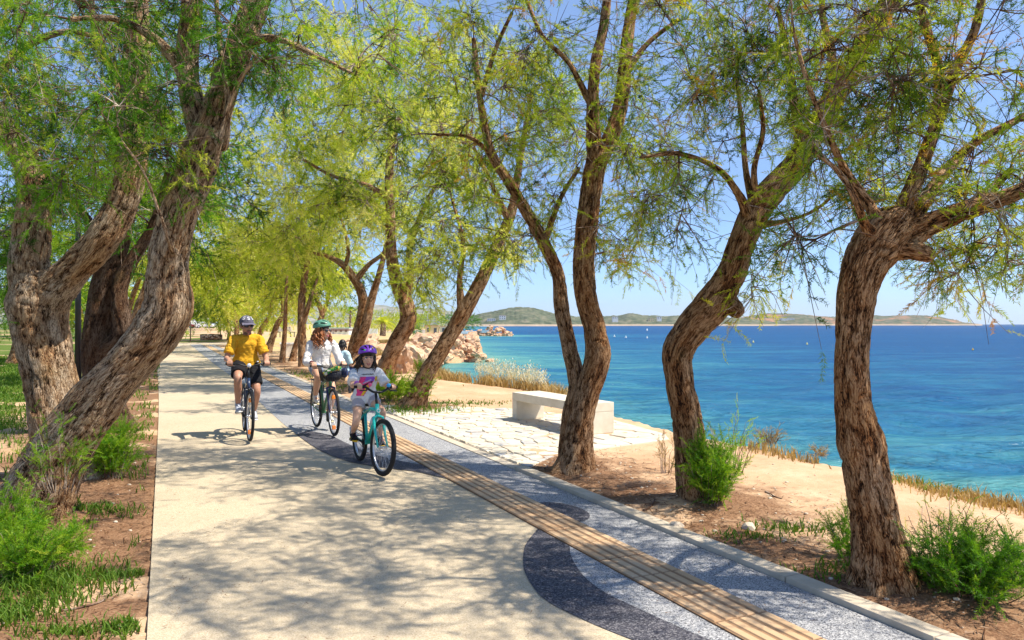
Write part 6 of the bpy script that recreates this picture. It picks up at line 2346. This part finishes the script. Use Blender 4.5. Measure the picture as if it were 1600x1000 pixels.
def top_garment(r, name, mat, gr, sleeve, sl_r, hem=-.16, voxel=.011, wr=.006, seed=3, flare=1.0, collar=.86):
    mb = MB()
    big = r['big']
    H, sp, L = r['H'], r['sp'], r['L']
    f = ((big[:, :3] - H) @ sp) / L
    k = (f > hem) & (f < 1.0)
    rows = big[k].copy()
    fk = f[k]
    w = rows[:, 3:] + gr * np.clip((1.02 - fk) / .16, .25, 1)[:, None]
    w = w * (1 + (flare - 1) * np.clip(.75 - fk, 0, 1))[:, None]
    w = np.maximum(w, np.array([.05, .05]))
    mb.tube(rows[:, :3], w, 28, True, up=(0, 1, 0))
    for s in (-1, 1):
        sh, el, wrs = r['arms'][s]
        if sleeve <= 1:
            e = sh + (el - sh) * sleeve
            P = [r['st'](.86) + np.array([0, s * .05, 0]), sh, sh * .5 + e * .5, e]
            mb.tube(catmull(P, 14), np.interp(np.linspace(0, 1, 14), [0, .3, .65, 1], [sl_r * .95, sl_r * .92, sl_r, sl_r * 1.1]), 18)
        else:
            e = el + (wrs - el) * (sleeve - 1)
            P = [r['st'](.86) + np.array([0, s * .05, 0]), sh, (sh + el) / 2, el, (el + e) / 2, e]
            mb.tube(catmull(P, 26), np.interp(np.linspace(0, 1, 26), [0, .2, .45, .6, .85, 1], [sl_r, sl_r, sl_r * .95, sl_r * .95, sl_r * .82, sl_r * .66]), 18)
    return remesh(mb, name, voxel, mat, r['root'], 3, wr, seed)


def shorts(r, name, mat, frac, gr, voxel=.011, wr=.004, seed=9, leg=1.0):
    mb = MB()
    big = r['big']
    f = ((big[:, :3] - r['H']) @ r['sp']) / r['L']
    rows = big[(f > -.2) & (f < .12)]
    mb.tube(rows[:, :3], rows[:, 3:] + gr, 24, True, up=(0, 1, 0))
    for s in (-1, 1):
        hp, kn, ak = r['legs'][s]
        e = hp + (kn - hp) * frac
        mb.tube(catmull([hp - (kn - hp) * .1, hp, (hp + e) / 2, e], 14), np.interp(np.linspace(0, 1, 14), [0, .4, 1], np.array([.098, .096, .086]) * r['s'] * leg + gr), 18)
    return remesh(mb, name, voxel, mat, r['root'], 3, wr, seed)


def face_bits(r, hs, lip, eyes=True, smile=False, brow=None):
    fn, HR, root = r['fn'], r['HR'], r['root']
    E = lambda c, q: MB().ell(fn(np.array(c) * hs), np.array(q) * hs, HR, 12, 8)
    if eyes:
        for s in (-1, 1):
            e = E((.0855, s * .031, .004), (.010, .015, .0085)).build('eye', M['eye_white'], root)
            E((.0945, s * .031, .004), (.003, .0068, .0068)).build('iris', M['iris'], e)
            mb = MB()
            mb.tube([fn(np.array(q) * hs) for q in ((.088, s * .046, .012), (.098, s * .031, .0165), (.092, s * .015, .010))], np.array([.003, .004, .003]) * hs, 6)
            mb.build('eyelid', M['lash'], e)
    if brow is not None:
        for s in (-1, 1):
            MB().tube([fn(np.array(q) * hs) for q in ((.078, s * .052, .029), (.093, s * .034, .036), (.092, s * .012, .030))], np.array([.003, .0055, .005]) * hs, 6).build('eyebrow', brow, root)
    m = MB()
    k = .010 if smile else .002
    m.tube([fn(np.array(q) * hs) for q in ((.078, -.030, -.066 + k), (.096, -.012, -.068), (.1, 0, -.0695), (.096, .012, -.068), (.078, .030, -.066 + k))], np.array([.003, .0055, .0055, .0055, .003]) * hs, 8)
    m.tube([fn(np.array(q) * hs) for q in ((.079, -.026, -.070 + k * .7), (.095, -.011, -.081), (.098, 0, -.083), (.095, .011, -.081), (.079, .026, -.070 + k * .7))], np.array([.003, .006, .0065, .006, .003]) * hs, 8)
    m.build('lips', lip, root)
    if smile:
        MB().tube([fn(np.array(q) * hs) for q in ((.085, -.022, -.068), (.0985, 0, -.0755), (.085, .022, -.068))], np.array([[.004, .003], [.006, .004], [.004, .003]]) * hs, 8, up=(0, 0, 1)).build('teeth', M['eye_white'], root)


def sunglasses(r, hs):
    fn, HR = r['fn'], r['HR']
    g0 = MB()
    g0.tube([fn(np.array(q) * hs) for q in ((.103, -.018, .008), (.108, 0, .012), (.103, .018, .008))], [.0035 * hs] * 3, 6)
    for s in (-1, 1):
        g0.tube([fn(np.array(q) * hs) for q in ((.09, s * .062, .010), (.04, s * .082, .008), (-.01, s * .083, .0))], [.003 * hs] * 3, 6)
    o = g0.build('sunglasses', M['black_part'], r['root'])
    for s in (-1, 1):
        MB().ell(fn(np.array((.094, s * .036, .003)) * hs), np.array((.012, .029, .020)) * hs, HR @ Rz(s * .28), 16, 10).build('lens', M['glass_dark'], o)


def helmet(r, hs, mat, strap, seed=0, tilt=-.16):
    fn, HR = r['fn'], r['HR']
    rx, ry, rz_ = .128 * hs, .102 * hs, .098 * hs
    nt, nphi = 20, 33
    bm = bmesh.new()
    T = Ry(tilt)
    vs = {}
    for i in range(nt + 1):
        t_ = PI * i / nt
        for j in range(nphi + 1):
            ph = math.radians(-8 + 196 * j / nphi)
            q = np.array([math.cos(t_) * rx, math.sin(t_) * math.cos(ph) * ry, math.sin(t_) * math.sin(ph) * rz_ * (1.0 + .05 * math.sin(3 * ph))])
            q = T @ q + np.array([-.014, 0, .056]) * hs
            vs[i, j] = bm.verts.new(fn(q))
    for i in range(nt):
        for j in range(nphi):
            vent = (3 <= i <= 7 or 10 <= i <= 15) and (j % 6 in (2, 3)) and 3 < j < 30
            if not vent:
                try:
                    bm.faces.new((vs[i, j], vs[i + 1, j], vs[i + 1, j + 1], vs[i, j + 1]))
                except ValueError:
                    pass
    bmesh.ops.remove_doubles(bm, verts=bm.verts[:], dist=1e-5)
    bmesh.ops.recalc_face_normals(bm, faces=bm.faces[:])
    me = bpy.data.meshes.new('helmet')
    bm.to_mesh(me)
    bm.free()
    o = bpy.data.objects.new('tmp', me)
    COL.objects.link(o)
    md = o.modifiers.new('s', 'SOLIDIFY')
    md.thickness = .014 * hs
    md.offset = 1
    b = o.modifiers.new('b', 'SUBSURF')
    b.levels = 1
    b.render_levels = 1
    dg = bpy.context.evaluated_depsgraph_get()
    dg.update()
    out = bpy.data.meshes.new_from_object(o.evaluated_get(dg))
    bpy.data.objects.remove(o)
    out.name = 'helmet'
    out.polygons.foreach_set('use_smooth', np.ones(len(out.polygons), bool))
    h = link('helmet', out, mat, r['root'])
    li = MB()
    li.ell(fn(np.array([-.016, 0, .056]) * hs), np.array([.114, .092, .083]) * hs, HR @ T, 20, 12)
    li.build('helmet_liner', M['black_part'], h)
    st_ = MB()
    for s in (-1, 1):
        st_.tube(catmull([fn(np.array(q) * hs) for q in ((.03, s * .088, .04), (.03, s * .082, -.03), (.05, s * .055, -.105), (.055, 0, -.128))], 14), np.c_[np.full(14, .008 * hs), np.full(14, .003 * hs)], 6)
        st_.tube([fn(np.array(q) * hs) for q in ((-.04, s * .088, .03), (.028, s * .082, -.04))], [.004 * hs] * 2, 6)
    st_.build('chin_strap', strap, h)
    return h


def hair_strands(r, hs, mat, n, length, curl, freq, rad, seed, ystart=(35, 180), spread=.03, wind=(0, 0, 0)):
    fn = r['fn']
    rs = np.random.default_rng(seed)
    mb = MB()
    mb.ell(fn(np.array([-.030, 0, .032]) * hs), np.array([.098, .083, .088]) * hs, r['HR'], 18, 12)
    wind = np.array(wind)
    for k in range(n):
        an = math.radians(rs.uniform(*ystart)) * rs.choice([-1, 1])
        z0 = rs.uniform(-.02, .05)
        p0 = np.array([math.cos(an) * .088 - .012, math.sin(an) * .083, z0])
        m = 22
        t_ = np.linspace(0, 1, m)
        L = length * rs.uniform(.65, 1.1)
        outw = np.array([math.cos(an), math.sin(an), 0])
        P = p0 + outw * (spread * np.sin(t_ * PI * .6) * rs.uniform(.4, 1.4))[:, None] + np.array([0, 0, -1]) * (L * t_)[:, None] + wind * (t_ ** 1.5 * rs.uniform(.3, 1.2))[:, None]
        ph = rs.uniform(0, 6.28)
        P[:, 0] += curl * t_ ** .5 * np.cos(freq * t_ + ph)
        P[:, 1] += curl * t_ ** .5 * np.sin(freq * t_ + ph)
        mb.tube([fn(q * hs) for q in P], np.interp(t_, [0, .5, 1], [rad, rad * .9, rad * .35]) * hs, 6)
    return mb.build('hair', mat, r['root'])


M['eye_white'] = plain('eye_white', (.8, .78, .75), .25, .4)
M['iris'] = plain('iris_brown', (.04, .02, .012), .15, .5)
M['lash'] = plain('lash', (.03, .018, .012), .6)
lipM = plain('lips', (.42, .13, .11), .45)
skin_man, skin_w, skin_g = skin_mat('skin_tan', (.46, .245, .16)), skin_mat('skin_light', (.56, .33, .22)), skin_mat('skin_child', (.64, .39, .27))
hairM = lambda n, c: plain(n, c, .45, .4, 0, .3, 60)
white_c, yellow_c, black_c = cloth('white_cotton', (.74, .74, .76)), cloth('mustard_cotton', (.66, .35, .025)), cloth('black_cloth', (.014, .014, .017))

# ---- the man
seat = BM['seat']
rm = rider(dict(s=1.0, hs=1.12, label='man in mustard T-shirt, black shorts, sunglasses and grey cap riding a bike', skin=skin_man, neck=(seat[0] + .12, 0, 1.475), head=(seat[0] + .175, 0, 1.60), sw=.178,
                look=(math.radians(17), .10, 0), ua=.30, fa=.265, th=.43, shn=.42, nose=1.1, group='cyclists on the path', leg=.97), BM)
ts = top_garment(rm, 't_shirt', yellow_c, .021, .74, .068, -.15, .010, .009, 3, 1.25)
shorts(rm, 'shorts', black_c, .78, .014, .010, .004, 5, 1.0)
face_bits(rm, 1.12, lipM, False)
sunglasses(rm, 1.12)
fn, HR = rm['fn'], rm['HR']
bd_ = MB()
hs = 1.12
bd_.ell(fn(np.array((.048, 0, -.094)) * hs), np.array((.043, .050, .032)) * hs, HR, 16, 10)
bd_.tube([fn(np.array(q) * hs) for q in ((.092, -.026, -.060), (.103, 0, -.054), (.092, .026, -.060))], np.array([.005, .007, .005]) * hs, 6)
bd_.build('beard', plain('stubble', (.16, .085, .06), .8), rm['root'])
hr = MB()
hr.ell(fn(np.array((-.022, 0, .02)) * hs), np.array((.098, .0805, .085)) * hs, HR, 18, 12)
hr.build('hair', hairM('dark_hair', (.03, .02, .015)), rm['root'])
g = NG('cap_fabric')
vv_ = g.vor(g.obj(), 55.0, feature='DISTANCE_TO_EDGE')
capc = g.done(g.bsdf(g.ramp(vv_, [(.05, (.17, .165, .21)), (.12, (.06, .058, .085))]), .85))
cp = MB()
nu, nv = 24, 10
th = np.linspace(0, PI / 2 * 1.02, nv + 1)
ph = np.linspace(0, 2 * PI, nu, endpoint=False)
vv_ = np.array([fn((np.array([math.sin(a) * math.cos(b) * .108 - .012, math.sin(a) * math.sin(b) * .089, math.cos(a) * .092 + .042])) * hs) for a in th for b in ph])
i_ = np.arange(nv)[:, None] * nu + np.arange(nu)[None]
j_ = np.arange(nv)[:, None] * nu + (np.arange(nu)[None] + 1) % nu
cp.add(vv_, quads=np.stack([i_, i_ + nu, j_ + nu, j_], -1).reshape(-1, 4))
cap_o = cp.build('cap', capc, rm['root'])
br = MB()
rows_ = []
for k in range(9):
    an = math.radians(-62 + 124 * k / 8)
    b0 = np.array([math.cos(an) * .104 - .012, math.sin(an) * .088, .046])
    b1 = b0 + np.array([.072 * math.cos(an * .55), .012 * math.sin(an), -.010 - .022 * abs(math.sin(an))])
    rows_.append((b0, b1))
vv_ = np.array([fn(q * hs) for a_, b_ in rows_ for q in (a_, b_, b_ - [0, 0, .005], a_ - [0, 0, .005])])
qs = []
for k in range(8):
    o_ = k * 4
    for c_ in range(4):
        qs.append((o_ + c_, o_ + (c_ + 1) % 4, o_ + 4 + (c_ + 1) % 4, o_ + 4 + c_))
qs += [(0, 1, 2, 3), (32, 35, 34, 33)]
br.add(vv_, quads=qs)
br.build('brim', cloth('brim_cloth', (.14, .13, .18)), cap_o)


def letter(ch, size, mat, parent, X0, ex, ey):
    cu = bpy.data.curves.new('letter', 'FONT')
    cu.body = ch
    cu.size = size
    cu.align_x = 'CENTER'
    cu.align_y = 'CENTER'
    cu.offset = size * .035
    cu.extrude = .0015
    to = bpy.data.objects.new('tmp', cu)
    COL.objects.link(to)
    dg = bpy.context.evaluated_depsgraph_get()
    dg.update()
    me = bpy.data.meshes.new_from_object(to.evaluated_get(dg))
    bpy.data.objects.remove(to)
    ez = np.cross(ex, ey)
    o = link('letter', me, mat, parent)
    o.matrix_local = Matrix(np.vstack([np.c_[ex, ey, ez, X0], [0, 0, 0, 1]]).tolist())
    return o


for k, ch in enumerate('SSS'):
    an = math.radians(-48 + 44 * k)
    el = math.radians(38)
    nrm = np.array([math.cos(an) * math.cos(el) / .108, math.sin(an) * math.cos(el) / .089, math.sin(el) / .092])
    nrm /= np.linalg.norm(nrm)
    p = np.array([math.cos(an) * math.cos(el) * .1105 - .012, math.sin(an) * math.cos(el) * .0915, math.sin(el) * .0945 + .042])
    ex = np.cross([0, 0, 1.0], nrm)
    ex /= np.linalg.norm(ex)
    ey = np.cross(nrm, ex)
    letter(ch, .078, plain('cap_print', (.5, .5, .54), .8), cap_o, fn(p * hs), HR @ ex, HR @ ey)
mcols = (cloth('grey_mesh_shoe', (.42, .44, .50)), plain('white_sole', (.66, .66, .66), .7), cloth('pale_laces', (.6, .62, .66)))
for s in (-1, 1):
    shoe(rm['root'], rm['legs'][s][2], np.array([1, 0, 0]), 1.02, mcols, cloth('grey_sock', (.5, .5, .53)), -.12 if s > 0 else .02)
# chest seam of the shirt
# ---- the woman
seat = BW['seat']
rw = rider(dict(s=.95, hs=1.04, label='woman in white jacket, green helmet and sunglasses riding, looking towards the sea', skin=skin_w, neck=(seat[0] + .10, 0, 1.385), head=(seat[0] + .135, 0, 1.522), sw=.172,
                look=(math.radians(42), .02, 0), ua=.285, fa=.25, th=.42, shn=.405, fem=1, group='cyclists on the path', leg=.98), BW)
jk = cloth('cream_jacket', (.73, .71, .69))
jo = top_garment(rw, 'jacket', jk, .021, 1.88, .060, -.10, .010, .009, 13, 1.15)
shorts(rw, 'shorts', cloth('pale_denim', (.22, .29, .42)), .40, .012, .010, .003, 7)
face_bits(rw, 1.04, plain('lips_rose', (.5, .14, .13), .4), False, True)
sunglasses(rw, 1.04)
helmet(rw, 1.04, paint('sage_helmet', (.10, .27, .19), .4), M['black_part'])
hair_strands(rw, 1.04, hairM('copper_hair', (.30, .10, .028)), 90, .25, .020, 17, .011, 4, (42, 178), .05)
tree_j = BVHTree.FromObject(jo, bpy.context.evaluated_depsgraph_get())


def on_surface(bvh, p, d):
    h = bvh.ray_cast(Vector(p), Vector(d))
    return np.array(h[0]) if h[0] is not None else None


def patch(name, bvh, org, ux, uz, dirn, outline, mat, parent, lift=.004, n=10):
    """thin cloth patch laid on a garment: outline in (x right, z up) metres about org, cast along dirn"""
    ol = np.array(outline, float)
    lo, hi = ol.min(0), ol.max(0)
    mb = MB()
    xs, zs = np.linspace(lo[0], hi[0], n), np.linspace(lo[1], hi[1], n)
    idx = {}
    vs = []
    for i, x in enumerate(xs):
        for j, z in enumerate(zs):
            h = on_surface(bvh, org + ux * x + uz * z - dirn * .5, dirn)
            if h is not None:
                idx[i, j] = len(vs)
                vs.append(h - dirn * lift)
    qs = []
    for i in range(n - 1):
        for j in range(n - 1):
            if not in_poly(ol, ((xs[i] + xs[i + 1]) / 2, (zs[j] + zs[j + 1]) / 2)):
                continue
            k = [(i, j), (i + 1, j), (i + 1, j + 1), (i, j + 1)]
            if all(a in idx for a in k):
                qs.append([idx[a] for a in k])
    if not qs:
        return None
    mb.add(np.array(vs), quads=qs)
    return mb.build(name, mat, parent)


fx = np.array([-1.0, 0, 0])
uyv, uzv = np.array([0, 1.0, 0]), np.array([0, 0, 1.0])
cz_ = rw['st'](.66)
pk = cloth('cream_pocket', (.66, .64, .615))
for s in (-1, 1):
    patch('pocket', tree_j, cz_ + uyv * s * .075, uyv, uzv, fx, [(-.045, -.09), (.045, -.09), (.045, .0), (-.045, .0)], pk, jo, .005)
    patch('pocket_flap', tree_j, cz_ + uyv * s * .075, uyv, uzv, fx, [(-.05, .0), (0, -.02), (.05, .0), (.05, .035), (-.05, .035)], pk, jo, .009)
patch('placket', tree_j, rw['st'](.45), uyv, uzv, fx, [(-.018, -.26), (.018, -.26), (.018, .24), (-.018, .24)], pk, jo, .006, 16)
for k in range(5):
    h = on_surface(tree_j, rw['st'](.78 - .17 * k) - fx * .5, fx)
    if h is not None:
        MB().ell(h - fx * .009, (.004, .008, .008), None, 10, 6).build('button', M['steel'], jo)
co_ = MB()
for s in (-1, 1):
    N_ = rw['N']
    co_.tube(catmull([N_ + np.array([-.06, 0, .03]), N_ + np.array([-.02, s * .068, .02]), N_ + np.array([.05, s * .06, -.025]), N_ + np.array([.088, s * .018, -.075])], 14), np.c_[np.full(14, .028), np.full(14, .006)], 8, True, up=(0, 0, 1))
co_.build('collar', jk, jo)
wcols = (cloth('white_yellow_shoe', (.66, .62, .54)), plain('gum_sole', (.72, .62, .35), .7), cloth('yellow_laces', (.75, .42, .02)))
for s in (-1, 1):
    shoe(rw['root'], rw['legs'][s][2], np.array([1, 0, 0]), .94, wcols, None, -.10 if s > 0 else -.2)
    w_ = rw['arms'][s]
MB().tube([rw['arms'][-1][2] + np.array([-.03, 0, .005]), rw['arms'][-1][2] + np.array([-.055, 0, .012])], [.036, .036], 14).build('watch_strap', plain('wine_strap', (.10, .02, .03), .6), rw['root'])

# ---- the girl
seat = BG['seat']
hsg = .90
rg = rider(dict(s=.74, hs=hsg, label='smiling girl in purple helmet and white printed T-shirt riding the turquoise bike', skin=skin_g, neck=(seat[0] + .10, 0, 1.125), head=(seat[0] + .142, 0, 1.238), sw=.135,
                look=(math.radians(-6), .04, 0), ua=.225, fa=.205, th=.335, shn=.325, fem=.6, nose=.8, group='cyclists on the path', leg=.95), BG)
gt = top_garment(rg, 't_shirt', white_c, .020, .74, .056, -.22, .009, .007, 23, 1.25)
shorts(rg, 'shorts', cloth('pale_shorts', (.45, .42, .46)), .42, .010, .009, .003, 8)
face_bits(rg, hsg, lipM, True, True, plain('brow_hair', (.035, .02, .012), .7))
ph_ = helmet(rg, .92, paint('purple_helmet', (.17, .035, .48), .35), M['black_part'], 1, -.18)
hair_strands(rg, hsg, hairM('dark_brown_hair', (.045, .022, .012)), 80, .20, .010, 8, .011, 6, (62, 178), .045, (-.03, -.05, .02))
tg = BVHTree.FromObject(gt, bpy.context.evaluated_depsgraph_get())
o0 = rg['st'](.47)
K = [plain('print_' + n_, c_, .85) for n_, c_ in (('pink', (.80, .06, .25)), ('purple', (.30, .10, .55)), ('yellow', (.80, .52, .03)), ('black', (.02, .018, .025)), ('lilac', (.5, .38, .62)))]
pr = patch('shirt_print', tg, o0, uyv, uzv, fx, [(-.12, -.135), (-.045, -.135), (.085, .055), (.07, .085), (-.085, .085)], K[0], gt, .004, 26)
if pr:
    for (ol, k, lf) in (([(-.045, .03), (.075, .03), (.08, .08), (-.02, .085)], 1, .006), ([(-.075, -.13), (-.05, -.13), (.03, -.01), (.0, .0)], 2, .0065), ([(.088, .03), (.108, .03), (.108, .085), (.088, .085)], 2, .006),
                        ([(-.06, -.03), (.05, .02), (.055, .035), (-.055, -.012)], 3, .008), ([(-.055, .0), (.04, .045), (.035, .06), (-.06, .015)], 4, .0075), ([(-.10, -.06), (-.02, -.02), (-.02, -.008), (-.10, -.045)], 3, .0082)):
        patch('shirt_print', tg, o0, uyv, uzv, fx, ol, K[k], pr, lf, 30)
    rs6 = np.random.default_rng(2)
    wr_m = MB()
    for k in range(9):                                             # the line of script over the picture
        y = -.068 + .0155 * k
        q = [(y, .108 + rs6.uniform(-.004, .004)), (y + .004, .108 + rs6.uniform(.006, .014)), (y + .008, .104 + rs6.uniform(-.003, .006)), (y + .0135, .108 + rs6.uniform(-.002, .008))]
        pts = [on_surface(tg, o0 + uyv * a + uzv * b - fx * .5, fx) for a, b in q]
        if all(p is not None for p in pts):
            wr_m.tube(np.array(pts) - fx * .003, [.0026] * 4, 5)
    wr_m.build('shirt_script', K[3], pr)
gcols = (cloth('black_pink_shoe', (.02, .018, .022)), plain('yellow_sole', (.78, .46, .02), .6), cloth('pink_laces', (.80, .16, .36)))
for s in (-1, 1):
    shoe(rg['root'], rg['legs'][s][2], np.array([1, 0, 0]), .82, gcols, cloth('white_sock', (.62, .60, .64)), -.08)
fn = rg['fn']
for k, (a_, c_) in enumerate(((-.5, (.05, .5, .06)), (.0, (.75, .75, .78)), (.42, (.65, .08, .10)))):
    q = np.array([math.cos(a_) * .118 - .012, math.sin(a_) * .10, .098 - .004 * k])
    MB().ell(fn(q * .95), np.array([.010, .018, .010]) * 1.0, rg['HR'] @ Rz(a_), 10, 6).build('sticker', plain('helmet_sticker', c_, .5), ph_)
MB().tube([rg['arms'][-1][2] + np.array([-.02, 0, .008]), rg['arms'][-1][2] + np.array([-.032, 0, .012])], [.029, .029], 12).build('bracelet', plain('violet_band', (.35, .12, .5), .5), rg['root'])

# ---- the seated person behind the woman
c = at(535, 612, 17.6)
rp = rider(dict(s=.95, hs=.95, loc=(c[0], c[1], 0.0), rz=2.55 - PI / 2, label='person in pale blue shirt sitting on the dark bench behind the woman', skin=skin_w, neck=(-.02, 0, 1.03), head=(.02, 0, 1.165), sw=.175,
                look=(.3, .15, 0), ua=.28, fa=.25, th=.42, shn=.41, fem=1, seat=(0, 0, .47), hands={-1: (.30, -.13, .60), 1: (.30, .13, .60)}, feet={-1: (.42, -.12, .09), 1: (.40, .14, .09)}), None)
top_garment(rp, 'shirt', cloth('pale_blue_cotton', (.45, .62, .68)), .022, .9, .065, -.12, .014, .006, 33, 1.15)
shorts(rp, 'shorts', cloth('navy_shorts', (.04, .06, .16)), .85, .014, .014, .003, 34)
hair_strands(rp, .95, hairM('black_hair', (.012, .01, .01)), 40, .16, .008, 8, .014, 9, (50, 178), .03)
face_bits(rp, .95, lipM, True, False, M['lash'])
for s in (-1, 1):
    shoe(rp['root'], rp['legs'][s][2], np.array([1, 0, 0]), .92, (black_c, M['black_part'], black_c), None, 0.0)
